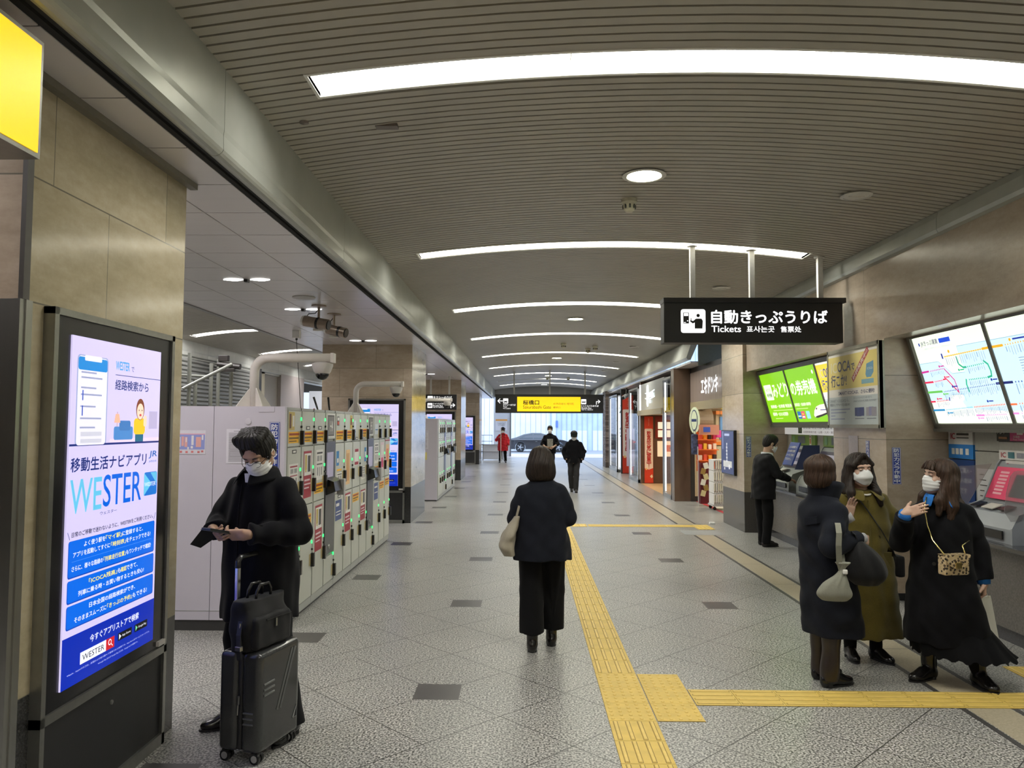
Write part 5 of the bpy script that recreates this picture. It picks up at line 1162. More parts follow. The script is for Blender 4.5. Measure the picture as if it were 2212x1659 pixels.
t = thing('shopping_cart', 'black wire shopping cart right of the white baskets', 'cart', (4.42, 15.75, 0))
c_ = MB()
for k in range(14): c_.box(-.2, -.25, .35 + k * .035, -.19, .25, .36 + k * .035)
c_.tube([(-.2, .24, .06), (-.2, .24, .9), (-.32, .24, .98)], .012, 8).tube([(-.2, -.24, .06), (-.2, -.24, .9), (-.32, -.24, .98)], .012, 8).tube([(-.32, -.26, .98), (-.32, .26, .98)], .015, 8).box(-.2, -.25, .30, .4, .25, .315).build('frame', MBLK, t)
for sx in (-.18, .38):
    for sy in (-.22, .22): MB().lathe([(.045, -.012), (.045, .012)], (sx, sy, .045), 12, 'y').build('wheel', MBLK, t)
MB().box(-.18, -.2, .318, .2, .2, .45).build('liner', Pn(220, 220, 224), t)
t = thing('shop_shelf', 'tall shelf with blue posters and an orange edge inside the shop', 'shelf', (5.10, 17.5, 0))
MB().box(-.7, -.02, .0, .9, .3, 1.3).build('shelf_body', Pn(190, 188, 160), t); MB().box(-.72, -.05, 1.32, .9, .3, 1.40).box(-.72, -.05, 2.02, .9, .3, 2.10).build('shelf_edge', Pn(224, 130, 50), t); MB().box(-.7, .05, 1.4, .9, .3, 2.02).build('shelf_back', MSAND, t)
for k in range(2): MB().box(-.62 + k * .34, .03, 1.45, -.32 + k * .34, .05, 1.97).build('blue_poster', Pn(100, 150, 206) if k == 0 else Pn(70, 100, 150), t); MB().lathe([(.1, 0), (0, -.005)], (-.47 + k * .34, .03, 1.57), 16, 'y').build('white_disc', wht, t)
for k in range(5): MB().box(-.6 + k * .27, -.04, 2.14, -.42 + k * .27, -.03, 2.3).build('price_card', [Pn(220, 206, 60), Pn(200, 80, 170), Pn(240, 240, 200)][k % 3], t)
t = thing('pink_pouch', 'bright pink packet hanging in the shop behind the orange rack', 'packet', (4.33, 16.9, 1.50)); MB().rbox(-.09, -.03, 0, .09, .03, .16, .02).build('pouch', Pn(230, 70, 160), t); MB().tube([(0, 0, .15), (0, 0, .6)], .004, 6).build('string', MDARK, t)

# ---- lit showcase windows, second shop front
def showcase(label, y0, y1, z1):
    t = thing('showcase', label, 'shop window', (XS, (y0 + y1) / 2, 0), 0, 'lit glass showcases of the shops'); L = (y1 - y0) / 2
    MB().box(-.05, -L, 0, .3, L, .10).box(-.05, -L, z1 - .05, .3, L, z1).box(-.05, -L, 0, 0, -L + .05, z1).box(-.05, L - .05, 0, 0, L, z1).build('case_frame', MMETAL, t)
    MB().box(.24, -L + .05, .1, .28, L - .05, z1 - .05).build('lit_back', MGLOWB, t)
    MB().box(.0, -L + .05, .12, .03, -L + .09, z1 - .1).box(.0, L - .09, .12, .03, L - .05, z1 - .1).build('light_tube', MGLOW, t)
    MB().box(-.045, -L + .05, .1, -.04, L - .05, z1 - .05).build('pane', MGLASS, t)
    rn = random.Random(int(y0 * 10))
    lf = MB()
    for k in range(46):
        y = rn.uniform(-L + .12, L - .12); z = rn.uniform(.5, z1 - .2); s = rn.uniform(.05, .13); a = rn.uniform(0, 6.28)
        lf.add([(.14 + rn.uniform(-.05, .05), y, z), (.14, y + s * math.cos(a), z + s * math.sin(a)), (.16, y + s * 1.2 * math.cos(a + .6), z + s * 1.2 * math.sin(a + .6)), (.14, y + s * .6 * math.cos(a + 1.2), z + s * .6 * math.sin(a + 1.2))], [(0, 1, 2, 3)])
    lf.build('foliage', M('display_leaf', (.10, .16, .10), .5, var=.5), t)
    return t
showcase('lit glass showcase beside the brown marble column', 18.25, 19.35, 2.95)
showcase('lit glass showcase between the two orange and white banners', 23.5, 25.6, 2.95)
showcase('narrow lit glass showcase beside the stacked stone column', 28.9, 31.6, 2.95)
t = thing('shop_sign', 'lit glass fascia with a looping neon mark above the warm lit doorway', 'shop sign', (XS, 21.4, 2.22))
MB().box(0, -2.0, 0, .1, 2.0, .78).build('sign_panel', M('fascia_grey', (.40, .40, .39), .3), t); MB().box(-.02, 1.86, 0, 0, 2.0, .78).build('light_tube', MGLOW, t)
MB().box(-.08, -2.0, -.16, .12, 2.05, -.01).build('canopy', MORB, t)
neon = EM('neon_blue_white', (.80, .95, 1.0), 3.0); q = [( .0, .35 * math.cos(a) * .35 + .55, .40 + .30 * math.sin(a)) for a in [2 * PI * k / 24 for k in range(25)]]
MB().tube(q, .018, 6).tube([(0, .95, .33), (0, .1, .30), (0, -.6, .34)], .014, 6).tube([(0, .95, .48), (0, .2, .46), (0, -.6, .52)], .014, 6).build('neon_tube', neon, t)
F = Face((-.02, .35, .34), (0, -1, 0), (0, 0, 1), t); F.text('ECHIKA', 0, 0, .13, neon, .9, bold=.02); F.text('池田', .2, -.17, .1, neon, .26); F.flush('lettering')
struct('wall_shop', MB().box(XS, 23.3, 0, 7.5, 23.45, 3.1), M('menu_brown', (.10, .055, .035), .4))
struct('wall_shop', MB().box(7.4, 18.2, 0, 7.5, 23.3, 3.1), M('shop_warm', (.5, .38, .22), .5))
struct('floor_shop', MB().box(XS, 18.2, -.02, 7.4, 23.3, .003), M('warm_floor', (.50, .36, .20), .35))
struct('ceiling_shop', MB().box(XS, 18.2, 2.08, 7.5, 23.4, 2.14), M('warm_ceiling', (.55, .42, .26), .5))
t = thing('shop_light', 'warm ceiling lamp inside the doorway under the neon fascia', 'ceiling light', (5.0, 21.5, 2.08)); MB().box(-.5, -1.1, -.03, .5, 1.1, 0).build('lamp_frame', MTROUGH, t); MB().box(-.47, -1.07, -.034, .47, 1.07, -.03).build('lamp_panel', EM('warm_lamp', (1.0, .60, .25), 8.0), t)
def banner(label, x0, x1, y, z1):
    o = MB().box(0, 0, 0, x1 - x0, .02, z1).build('banner', Pn(206, 60, 36), None); o.location = (x0, y, .02); tag(o, label, 'banner', 'orange and white shop banners')
    w = x1 - x0; F = Face((0, 0, 0), (1, 0, 0), (0, 0, 1), o); F.lift = .003
    F.rrect(.02 * w, .20 * z1, .98 * w, .815 * z1, .04, Pn(226, 214, 204), 1); F.vtext('飲食店元気に営業中!', w / 2, .78 * z1, w * .48, Pn(176, 40, 40), .056 * z1, bold=.03); F.vtext('梅田で元気に', w / 2, .97 * z1, w * .12, Pn(230, 180, 160), w * .15)
    F.poly([(0, .22 * z1), (w * .5, .20 * z1), (w, .225 * z1), (w, .17 * z1), (0, .17 * z1)], Pn(206, 60, 36), 2); F.disc(.2 * w, .21 * z1, .12 * w, Pn(236, 190, 130), 3); F.poly([(.6 * w, .10 * z1), (.85 * w, .13 * z1), (w * .95, .09 * z1), (.8 * w, .07 * z1)], Pn(236, 220, 190), 3); F.flush('print')
banner('orange and white vertical banner in the warm lit doorway, nearer of the two', 3.66, 3.92, 23.27, 2.02)
banner('dark red and white vertical banner farther along, under the grey camera', 3.60, 4.0, 28.0, 2.86)
struct('wall_shop', MB().box(XS, 28.03, 0, 5.5, 28.15, 3.1), MDARK)
o = thing('menu_board', 'dark menu wall panel with cream tiles, right of the orange banner', 'menu board', (4.25, 23.29, .95))
MB().box(-.26, -.02, .42, .3, 0, 1.1).build('red_panel', Pn(120, 30, 24), o)
for a in range(2):
    for c in range(2): MB().box(-.18 + a * .27, -.03, .46 + c * .25, .06 + a * .27, -.02, .67 + c * .25).build('cream_tile', EM('cream_lit', (.9, .8, .6), .9), o)
MB().box(-.2, -.03, -.13, .3, -.02, .34).build('picture', EM('picture_lit', (.9, .66, .42), .8), o); MB().box(.02, -.035, .02, .22, -.03, .22).build('dish_picture', Pn(226, 120, 50), o)
t = thing('wall_camera', 'grey bullet camera under the soffit by the far banner', 'security camera', (3.62, 27.2, 2.83)); MB().tube([(-.1, -.12, -.08), (.06, .1, .02)], .075, 14).build('camera_body', Pn(170, 172, 172), t); MB().tube([(0, 0, .0), (.04, .03, .27)], .02, 8).build('bracket', MDARK, t); MB().tube([(-.13, -.16, -.1), (-.105, -.127, -.083)], .05, 14).build('lens', MBLK, t)
t = thing('pop_banner', 'pale pink standing banner beside the far banner', 'banner', (3.72, 26.6, 0)); MB().box(-.16, 0, .35, .12, .01, 1.65).build('cloth', Pn(226, 206, 226), t); MB().tube([(.13, 0, 0), (.13, 0, 1.7)], .012, 8).build('pole', MMETAL, t); MB().lathe([(.16, 0), (.16, .05), (.02, .07)], (.1, 0, 0), 16).build('base', MBLK, t)
# stacked stone column
def stack_mat():
    b = NB('stacked_stone'); P, x, y, z = b.obj(); cb = b.n('ShaderNodeCombineXYZ'); b.put(cb.inputs[0], b.math('ADD', x, y)); b.put(cb.inputs[1], z)
    br = b.n('ShaderNodeTexBrick'); b.t.links.new(cb.outputs[0], br.inputs['Vector']); br.inputs['Scale'].default_value = 4.0; br.inputs['Row Height'].default_value = .22; br.inputs['Brick Width'].default_value = 1.3; br.inputs['Mortar Size'].default_value = .02
    br.inputs['Color1'].default_value = (.07, .05, .042, 1); br.inputs['Color2'].default_value = (.30, .24, .20, 1); br.inputs['Mortar'].default_value = (.03, .025, .02, 1); br.inputs['Bias'].default_value = -.3
    b.bump(br.outputs[1], .6, .03); return b.done(br.outputs[0], .6)
struct('pillar', MB().box(3.40, 32.0, 0, 3.9, 33.1, 3.2), stack_mat())
struct('wall_shop', MB().box(3.75, 31.7, 0, 6, 32.0, 3.2), MDARK)
o = MB().rbox(-.05, -.04, 0, .05, .04, .035, .01).build('paper_scrap', Pn(230, 230, 226), None); o.location = (3.36, 13.75, 0); tag(o, 'small crumpled white scrap on the floor by the corner pier', 'litter')

# ================================================================== CEILING GEAR
MWHT = M('gear_white', (.62, .60, .55), .4)
def downlight(x, y, lb, r=.185, lit=True):
    z = vz(x); t = thing('downlight', lb, 'ceiling light', (x, y, z), 0, 'round downlights of the main vault')
    MB().lathe([(r, -.012), (r * .8, -.016), (r * .76, .02), (r, .02)], (0, 0, 0), 28).build('trim_ring', MWHT, t, 'auto')
    MB().lathe([(r * .77, .0), (r * .5, -.006), (0, -.006)] if not lit else [(r * .77, -.013), (0, -.010)], (0, 0, 0), 28).build('lamp_glass', EM('downlight_glow', (.98, 1.0, .72), DOWN_E) if lit else MMETAL, t)
    if not lit: MB().box(-r * .5, -.004, -.016, r * .5, .004, -.006).build('louver', MWHT, t)
for i, y in enumerate((6.3, 14.9, 23.6, 32.0, 39.0)): downlight(1.0, y, f'lit round downlight on the crown of the main vault, {names[i]} from the camera')
for i, (x, y) in enumerate(((2.88, 6.55), (2.86, 11.0), (2.80, 19.4), (2.90, 23.9), (2.92, 27.8))): downlight(x, y, f'unlit small round downlight on the right of the main vault, {names[i]} from the camera', .135, False)
for i, (x, y) in enumerate(((.97, 7.0), (1.0, 19.5), (1.85, 19.9), (1.72, 20.6), (1.0, 33.2), (1.9, 33.0))):
    z = vz(x); t = thing('smoke_detector', f'small cream ceiling detector on the main vault, {names[i]} from the camera', 'detector', (x, y, z), 0, 'ceiling detectors')
    d_ = MB().lathe([(.075, 0), (.075, -.03), (.06, -.045), (.052, -.10), (.03, -.12), (0, -.122)], (0, 0, 0), 20).build('detector_body', M('detector_cream', (.55, .52, .40), .4), t, 'auto')
    g_ = MB()
    for k in range(8): a = k * PI / 4; g_.box(.055 * math.cos(a) - .008, .055 * math.sin(a) - .008, -.09, .055 * math.cos(a) + .008, .055 * math.sin(a) + .008, -.055)
    g_.build('vent', MBLK, d_)
o = MB().rbox(-.075, -.035, -.012, .075, .035, .02, .004).build('ceiling_plate', M('plate_bronze', (.16, .13, .11), .4), None); o.location = (-.93, 4.98, vz(-.93)); tag(o, 'small brown plate on the vault left of the first strip light', 'plate')
o = MB().lathe([(.03, -.01), (.028, .02)], (0, 0, 0), 12).build('sprinkler_cap', M('plate_bronze', (.16, .13, .11), .4), None, True); o.location = (-1.42, 4.75, vz(-1.42)); tag(o, 'tiny round cap on the vault beside the left beam', 'plate')
# fixtures on the flat left ceiling
for i, (x, y) in enumerate(((-2.79, 7.5), (-2.79, 9.45), (-2.79, 13.0), (-2.79, 17.8), (-2.79, 21.5))):
    t = thing('wing_light', f'small white two lobed light on the flat left ceiling, {names[i]} from the camera', 'ceiling light', (x, y, ZC), 0, 'two lobed lights of the flat ceiling')
    for s in (-1, 1):
        pts = [(s * (.035 + .20 * f), (.055 * math.sin(PI * min(1, f * 1.0)) )) for f in [k / 8 for k in range(9)]]
        poly = pts + [(p[0], -p[1]) for p in pts[-2:0:-1]]
        MB().prism(poly, -.006, .0, 'z').build('light_lobe', EM('lobe_glow', (1.0, .99, .96), 5.0), t)
    MB().rbox(-.02, -.03, -.03, .02, .03, 0, .005).build('center_clip', MDARK, t)
for i, y in enumerate((5.3, 2.6)):  # unseen fill lights, added to brighten the locker end and floor
    t = thing('added_panel_light', f'square white light added to brighten the left bay, unseen behind the nearest pillar, {names[i]}', 'ceiling light', (-3.05, y, ZC), 0, 'added square lights of the flat ceiling')
    MB().box(-.33, -.33, -.02, .33, .33, 0).build('light_frame', MTROUGH, t); MB().box(-.30, -.30, -.024, .30, .30, -.02).build('lamp_panel', EM('panel_glow', (1.0, .95, .97), PANEL_E), t)
t = thing('ceiling_speaker', 'flush round speaker on the flat left ceiling', 'speaker', (-2.52, 8.55, ZC)); MB().lathe([(.13, 0), (.13, -.008), (.115, -.012), (0, -.012)], (0, 0, 0), 28).build('grille', M('speaker_grey', (.5, .48, .47), .5), t)
MCY = M('camera_taupe', (.30, .24, .19), .3, .6)
def ceil_cam(lb, x, y, d0, d1):
    t = thing('ceiling_camera', lb, 'security camera', (x, y, ZC), 0, 'cylinder cameras on the flat ceiling')
    MB().lathe([(.09, 0), (.09, -.014), (.02, -.02)], (0, 0, 0), 20).build('mount_plate', MCY, t, 'auto'); MB().tube([(0, 0, -.01), (0, 0, -.17)], .016, 10).build('stem', MCY, t)
    a, c = Vector(d0), Vector(d1); MB().tube([a, c], .068, 18).build('camera_body', MCY, t, 'auto'); u = (c - a).normalized()
    MB().tube([a + u * .16, a + u * .19], .071, 18).build('black_band', MBLK, t); MB().tube([c, c + u * .012], .058, 16).build('lens', MBLK, t); MB().tube([a - u * .03, a], .062, 16).build('cap', wht, t)
    MB().tube([(0, .02, -.03), (-.05, .03, -.09), (-.13, .02, -.10), (-.16, 0, -.15)], .006, 6).build('cable', MBLK, t)
    MB().box(-.06, -.03, -.31, .05, .03, -.285).build('bracket', MWHT, t)
ceil_cam('taupe cylinder camera hanging from the flat ceiling, left one of the pair', -2.51, 9.15, (-.17, 0, -.19), (.13, -.05, -.245))
ceil_cam('taupe cylinder camera hanging from the flat ceiling, right one of the pair', -2.50, 9.85, (-.08, 0, -.20), (.17, -.06, -.26))
t = thing('ceiling_box', 'small white box under the flat ceiling with a hanging cable', 'junction box', (-3.52, 11.6, ZC)); MB().rbox(-.055, -.05, -.12, .055, .05, 0, .006).build('box', wht, t); MB().tube([(0, 0, -.12), (.0, 0, -.15)], .018, 8).tube([(0, 0, -.15), (.03, .02, -.6), (.08, .03, -1.25)], .005, 6).build('cable', MBLK, t)
# ---- scaffold poles left of the near lockers
MPIPE = M('scaffold_pipe', (.28, .29, .26), .35, .6)
poles = []
for i, (px, Y, z1) in enumerate(((402, 13.2, 3.0), (416, 13.4, 2.55), (450, 13.6, 2.85), (466, 13.9, 2.95), (494, 14.1, 2.9))):
    x = (px - 1133) / 1640 * Y
    o = MB().tube([(0, 0, 0), (0, 0, z1)], .034, 10).build('scaffold_pole', MPIPE, None, 'auto'); o.location = (x, Y, 0); tag(o, f'upright grey steel tube behind the near lockers, {names[i]} from the left', 'pole', 'grey scaffold tubes')
o = MB().tube([(-5.95, 13.1, 2.36), (-5.25, 13.5, 2.83)], .03, 10).build('scaffold_brace', MPIPE, None, 'auto'); tag(o, 'slanting grey steel brace across the scaffold tubes', 'pole')
o = MB().tube([(-6.3, 13.2, 2.62), (-5.66, 13.45, 2.60)], .025, 10).build('scaffold_rail', MPIPE, None, 'auto'); tag(o, 'short level steel rail at the left end of the scaffold', 'pole')
t = thing('clamp_cluster', 'dark clamps and spotlight on top of the scaffold tubes', 'clamp', (-5.55, 13.9, 2.86)); MB().tube([(-.12, 0, .0), (.3, 0, -.05)], .055, 10).build('spotlight', MDARK, t); MB().rbox(-.1, -.05, .05, .08, .05, .16, .01).rbox(-.25, -.04, -.14, .2, .04, -.08, .01).build('clamp', MDARK, t)
# ---- poster board outside the left opening
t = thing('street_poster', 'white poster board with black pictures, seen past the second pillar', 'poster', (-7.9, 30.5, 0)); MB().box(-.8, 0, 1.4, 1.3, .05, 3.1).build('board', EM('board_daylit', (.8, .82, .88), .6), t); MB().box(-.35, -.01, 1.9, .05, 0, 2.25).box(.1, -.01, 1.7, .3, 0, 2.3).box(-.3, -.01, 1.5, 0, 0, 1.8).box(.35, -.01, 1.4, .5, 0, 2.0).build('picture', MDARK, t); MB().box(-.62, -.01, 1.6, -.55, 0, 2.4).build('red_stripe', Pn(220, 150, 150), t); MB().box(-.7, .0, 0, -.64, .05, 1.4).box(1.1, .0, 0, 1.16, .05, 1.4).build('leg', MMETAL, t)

# ================================================================== OUTSIDE
t = thing('notice_board', 'white notice board with an orange top on the pale pier by the exit', 'notice board', (-1.31, 43.198, 1.45)); bd_ = MB().box(-.33, -.03, 0, .33, 0, .65).build('board', Pn(226, 226, 232), t); MB().box(-.33, -.035, .55, .33, -.03, .65).build('orange_header', Pn(226, 160, 80), t)
F = Face((-.33, -.031, 0), (1, 0, 0), (0, 0, 1), bd_); F.lift = .004
for k, tx in enumerate(('シャトルバスのりば', '大阪駅桜橋口', 'のりば案内')): F.text(tx, .33, .44 - k * .085, .06, Pn(50, 50, 60), .5 - .06 * k, align='c')
F.disc(.33, .14, .03, Pn(200, 80, 90)); F.flush('lettering')
t = thing('railing', 'grey metal railing left of the guard in red, at the street', 'railing', (-2.9, 46.5, 0)); r_ = MB()
for k in range(4): r_.box(-.75 + k * .55, 0, 0, -.71 + k * .55, .04, 1.15)
for z in (.1, .4, .75, 1.12): r_.box(-.75, 0, z, .95, .04, z + .05)
r_.build('rail', M('rail_grey', (.34, .35, .38), .4), t)
t = thing('frosted_screen', 'low frosted glass screen with steel rails beside the farthest pillar', 'screen', (-1.75, 38.2, 0)); MB().box(-.35, 0, .05, .70, .03, .75).build('frosted_pane', M('frosted', (.60, .62, .68), .3), t); MB().box(-.4, -.02, .75, .75, .05, .80).box(-.4, -.02, .42, .75, .05, .45).box(-.36, -.02, 0, -.30, .05, .8).box(.66, -.02, 0, .71, .05, .8).build('rail', M('rail_grey', (.34, .35, .38), .4), t)
o = MB().box(0, 0, 0, .16, .04, .55).build('hoarding_mark', Pn(90, 120, 190), None); o.location = (2.55, 61.9, 1.6); tag(o, 'blue striped mark on the white street hoarding above the car', 'sign')
# ================================================================== PEOPLE: a small distance-field modeller
class Sdf:
    """grid of distances; shapes melt together where they meet, one closed surface comes out"""
    def __init__(s, lo, hi, h):
        s.lo = np.array(lo, float); s.h = h; n = np.ceil((np.array(hi, float) - s.lo) / h).astype(int) + 1
        s.D = np.full(n, 0.5, np.float32); s.n = n
    def _sl(s, lo, hi, m):
        a = np.clip(np.floor((np.array(lo) - m - s.lo) / s.h).astype(int), 0, s.n - 1); b = np.clip(np.ceil((np.array(hi) + m - s.lo) / s.h).astype(int) + 1, a + 1, s.n)
        ax = [(s.lo[i] + s.h * np.arange(a[i], b[i])).astype(np.float32) for i in range(3)]
        return tuple(slice(a[i], b[i]) for i in range(3)), ax[0][:, None, None], ax[1][None, :, None], ax[2][None, None, :]
    def add(s, prim, k=0.012):
        fn, lo, hi = prim; sl, X, Y, Z = s._sl(lo, hi, k + 3 * s.h); d = fn(X, Y, Z).astype(np.float32); A = s.D[sl]
        t = np.clip(.5 + .5 * (A - d) / k, 0, 1); s.D[sl] = A * (1 - t) + d * t - k * t * (1 - t); return s
    def cut(s, prim, k=0.006):
        fn, lo, hi = prim; sl, X, Y, Z = s._sl(lo, hi, k + 3 * s.h); d = -fn(X, Y, Z).astype(np.float32); A = s.D[sl]
        t = np.clip(.5 - .5 * (A - d) / k, 0, 1); s.D[sl] = A * (1 - t) + d * t + k * t * (1 - t); return s
    def keep(s, fn):
        sl, X, Y, Z = s._sl(s.lo, s.lo + s.n * s.h, 0); s.D = np.maximum(s.D, fn(X, Y, Z).astype(np.float32)); return s
    def ripple(s, fn, lo=None, hi=None):
        sl, X, Y, Z = s._sl(s.lo if lo is None else lo, s.lo + s.n * s.h if hi is None else hi, 0); A = s.D[sl]; s.D[sl] = A + np.where(np.abs(A) < .05, fn(X, Y, Z), 0).astype(np.float32); return s
    def mesh(s, name, mat, parent, smooth=True):
        D = s.D; ins = D < 0
        c = np.zeros(tuple(np.array(D.shape) - 1), np.int8)
        for i in (0, 1):
            for j in (0, 1):
                for k in (0, 1): c += ins[i:D.shape[0] - 1 + i, j:D.shape[1] - 1 + j, k:D.shape[2] - 1 + k]
        act = np.argwhere((c > 0) & (c < 8))
        if not len(act): return None
        off = [(i, j, k) for i in (0, 1) for j in (0, 1) for k in (0, 1)]
        V = np.stack([D[act[:, 0] + o[0], act[:, 1] + o[1], act[:, 2] + o[2]] for o in off], 1)
        acc = np.zeros((len(act), 3)); cnt = np.zeros(len(act))
        for a in range(8):
            for b in range(a + 1, 8):
                if sum(abs(off[a][q] - off[b][q]) for q in range(3)) != 1: continue
                va, vb = V[:, a], V[:, b]; m = (va < 0) != (vb < 0); t = np.where(m, va / np.where(m, va - vb, 1), 0)
                acc += m[:, None] * (np.array(off[a]) + t[:, None] * (np.array(off[b]) - np.array(off[a]))); cnt += m
        P = s.lo + s.h * (act + acc / cnt[:, None])
        idx = np.full(c.shape, -1, np.int32); idx[act[:, 0], act[:, 1], act[:, 2]] = np.arange(len(act)); F = []
        for ax in range(3):
            u, v = (ax + 1) % 3, (ax + 2) % 3
            sa = [slice(None)] * 3; sb = [slice(None)] * 3; sa[ax] = slice(0, -1); sb[ax] = slice(1, None)
            A, B = ins[tuple(sa)], ins[tuple(sb)]
            e = np.argwhere(A != B); e = e[(e[:, u] > 0) & (e[:, v] > 0) & (e[:, u] < D.shape[u] - 1) & (e[:, v] < D.shape[v] - 1)]
            q = []
            for du, dv in ((-1, -1), (0, -1), (0, 0), (-1, 0)):
                g = e.copy(); g[:, u] += du; g[:, v] += dv; q.append(idx[g[:, 0], g[:, 1], g[:, 2]])
            q = np.stack(q, 1); fl = ~A[e[:, 0], e[:, 1], e[:, 2]]; q[fl] = q[fl][:, ::-1]; F.append(q)
        F = np.concatenate(F); F = F[(F >= 0).all(1)]
        me = bpy.data.meshes.new(name); me.vertices.add(len(P)); me.vertices.foreach_set('co', P.astype(np.float32).ravel())
        me.loops.add(F.size); me.loops.foreach_set('vertex_index', F.astype(np.int32).ravel())
        me.polygons.add(len(F)); me.polygons.foreach_set('loop_start', np.arange(0, F.size, 4, dtype=np.int32)); me.polygons.foreach_set('loop_total', np.full(len(F), 4, np.int32))
        me.update(); me.validate(); me.polygons.foreach_set('use_smooth', [smooth] * len(me.polygons)); me.materials.append(mat)
        return link(name, me, parent)
A3 = lambda v: np.array(v, float)
def cone(a, b, ra, rb=None):
    a, b = A3(a), A3(b); rb = ra if rb is None else rb; d = b - a; L = max(1e-9, float(d @ d)); r = max(ra, rb)
    def fn(X, Y, Z):
        t = np.clip(((X - a[0]) * d[0] + (Y - a[1]) * d[1] + (Z - a[2]) * d[2]) / L, 0, 1)
        return np.sqrt((X - a[0] - t * d[0]) ** 2 + (Y - a[1] - t * d[1]) ** 2 + (Z - a[2] - t * d[2]) ** 2) - (ra + t * (rb - ra))
    return fn, np.minimum(a, b) - r, np.maximum(a, b) + r
def ell(c, r, R=None):
    c, r = A3(c), A3(r); R = np.eye(3) if R is None else R; m = r.max()
    def fn(X, Y, Z):
        x, y, z = X - c[0], Y - c[1], Z - c[2]
        q = [(R[0, i] * x + R[1, i] * y + R[2, i] * z) for i in range(3)]      # into the ellipsoid's own axes
        k0 = np.sqrt(sum((q[i] / r[i]) ** 2 for i in range(3))); k1 = np.sqrt(sum((q[i] / r[i] ** 2) ** 2 for i in range(3)))
        return np.where(k1 > 1e-9, k0 * (k0 - 1) / np.maximum(k1, 1e-9), -r.min())
    return fn, c - m, c + m
def rbx(c, hf, R=None, rad=0.01):
    c, hf = A3(c), A3(hf); R = np.eye(3) if R is None else R; m = float(np.linalg.norm(hf))
    def fn(X, Y, Z):
        x, y, z = X - c[0], Y - c[1], Z - c[2]; o = 0; inn = -1e9
        for i in range(3):
            q = np.abs(R[0, i] * x + R[1, i] * y + R[2, i] * z) - (hf[i] - rad); o = o + np.maximum(q, 0) ** 2; inn = np.maximum(inn, q)
        return np.sqrt(o) + np.minimum(inn, 0) - rad
    return fn, c - m, c + m
def loft(sec, p=2.2, yaw=0.0, fold=None):
    """sec: (z, cx, cy, rx, ry) from low to high. fold(theta, z) scales the radius"""
    S = A3(sec); z = S[:, 0]; zz = np.linspace(z[0], z[-1], 80); T = np.gradient(S[:, 1:], z, axis=0)
    out = np.empty((80, 4)); j = np.clip(np.searchsorted(z, zz, 'right') - 1, 0, len(z) - 2); hh = (z[j + 1] - z[j]); t = (zz - z[j]) / hh
    for q in range(4):
        a, b, ma, mb = S[j, q + 1], S[j + 1, q + 1], T[j, q] * hh, T[j + 1, q] * hh
        out[:, q] = (2 * t ** 3 - 3 * t ** 2 + 1) * a + (t ** 3 - 2 * t ** 2 + t) * ma + (-2 * t ** 3 + 3 * t ** 2) * b + (t ** 3 - t ** 2) * mb
    m = max(S[:, 3].max(), S[:, 4].max()) * 1.15; cy, sy = math.cos(yaw), math.sin(yaw)
    def fn(X, Y, Z):
        cx_, cy_, rx, ry = [np.interp(Z, zz, out[:, q]) for q in range(4)]
        x0, y0 = X - cx_, Y - cy_; x, y = cy * x0 + sy * y0, -sy * x0 + cy * y0
        q = (np.abs(x / rx) ** p + np.abs(y / ry) ** p) ** (1 / p)
        if fold is not None: q = q / (1 + fold(np.arctan2(y, x), Z))
        return np.maximum((q - 1) * np.minimum(rx, ry), np.maximum(Z - z[-1], z[0] - Z))
    return fn, A3([S[:, 1].min() - m, S[:, 2].min() - m, z[0]]), A3([S[:, 1].max() + m, S[:, 2].max() + m, z[-1]])
def rot(yaw=0, pitch=0, roll=0):
    """columns = right, forward, up of a head that turns left by yaw, nods down by pitch, tips to its right by roll (degrees)"""
    a, b, c = map(math.radians, (yaw, -pitch, roll))
    Rz = np.array([[math.cos(a), -math.sin(a), 0], [math.sin(a), math.cos(a), 0], [0, 0, 1]]); Rx = np.array([[1, 0, 0], [0, math.cos(b), -math.sin(b)], [0, math.sin(b), math.cos(b)]]); Ry = np.array([[math.cos(c), 0, math.sin(c)], [0, 1, 0], [-math.sin(c), 0, math.cos(c)]])
    return Rz @ Rx @ Ry
def waves(seed, amp, lam, stretch=(1, 1, 1), n=5):
    r = np.random.RandomState(seed); K = r.normal(size=(n, 3)); K /= np.linalg.norm(K, axis=1)[:, None]; K *= (2 * PI / (lam * r.uniform(.7, 1.5, n)))[:, None] * np.array(stretch); ph = r.uniform(0, 6.28, n)
    return lambda X, Y, Z: amp * sum(np.sin(K[i, 0] * X + K[i, 1] * Y + K[i, 2] * Z + ph[i]) for i in range(n)) / math.sqrt(n)

# ---- cloth, skin, hair
def cloth(name, col, rough=0.85, sheen=0.04, scale=260, var=0.25):
    b = NB(name); P = b.obj()[0]; n = b.noise(P, scale, 2, .7); n2 = b.noise(P, 9, 2, .5)
    f = b.math('ADD', b.math('MULTIPLY', n, .6), b.math('MULTIPLY', n2, .4))
    c = b.ramp(f, [(.35, tuple(k * (1 - var) for k in col)), (.65, tuple(min(1, k * (1 + var)) for k in col))]); b.bump(n, .25, .002)
    b.b.inputs['Sheen Weight'].default_value = sheen; b.b.inputs['Sheen Roughness'].default_value = .5
    return b.done(c, rough, spec=.12)
def skin_mat(name, col):
    b = NB(name); P = b.obj()[0]; n = b.noise(P, 14, 3, .6); c = b.ramp(n, [(.3, tuple(k * .90 for k in col)), (.7, tuple(min(1, k * 1.06) for k in col))])
    b.b.inputs['Subsurface Weight'].default_value = .12; b.b.inputs['Subsurface Radius'].default_value = (.012, .005, .003); return b.done(c, .5, spec=.4)
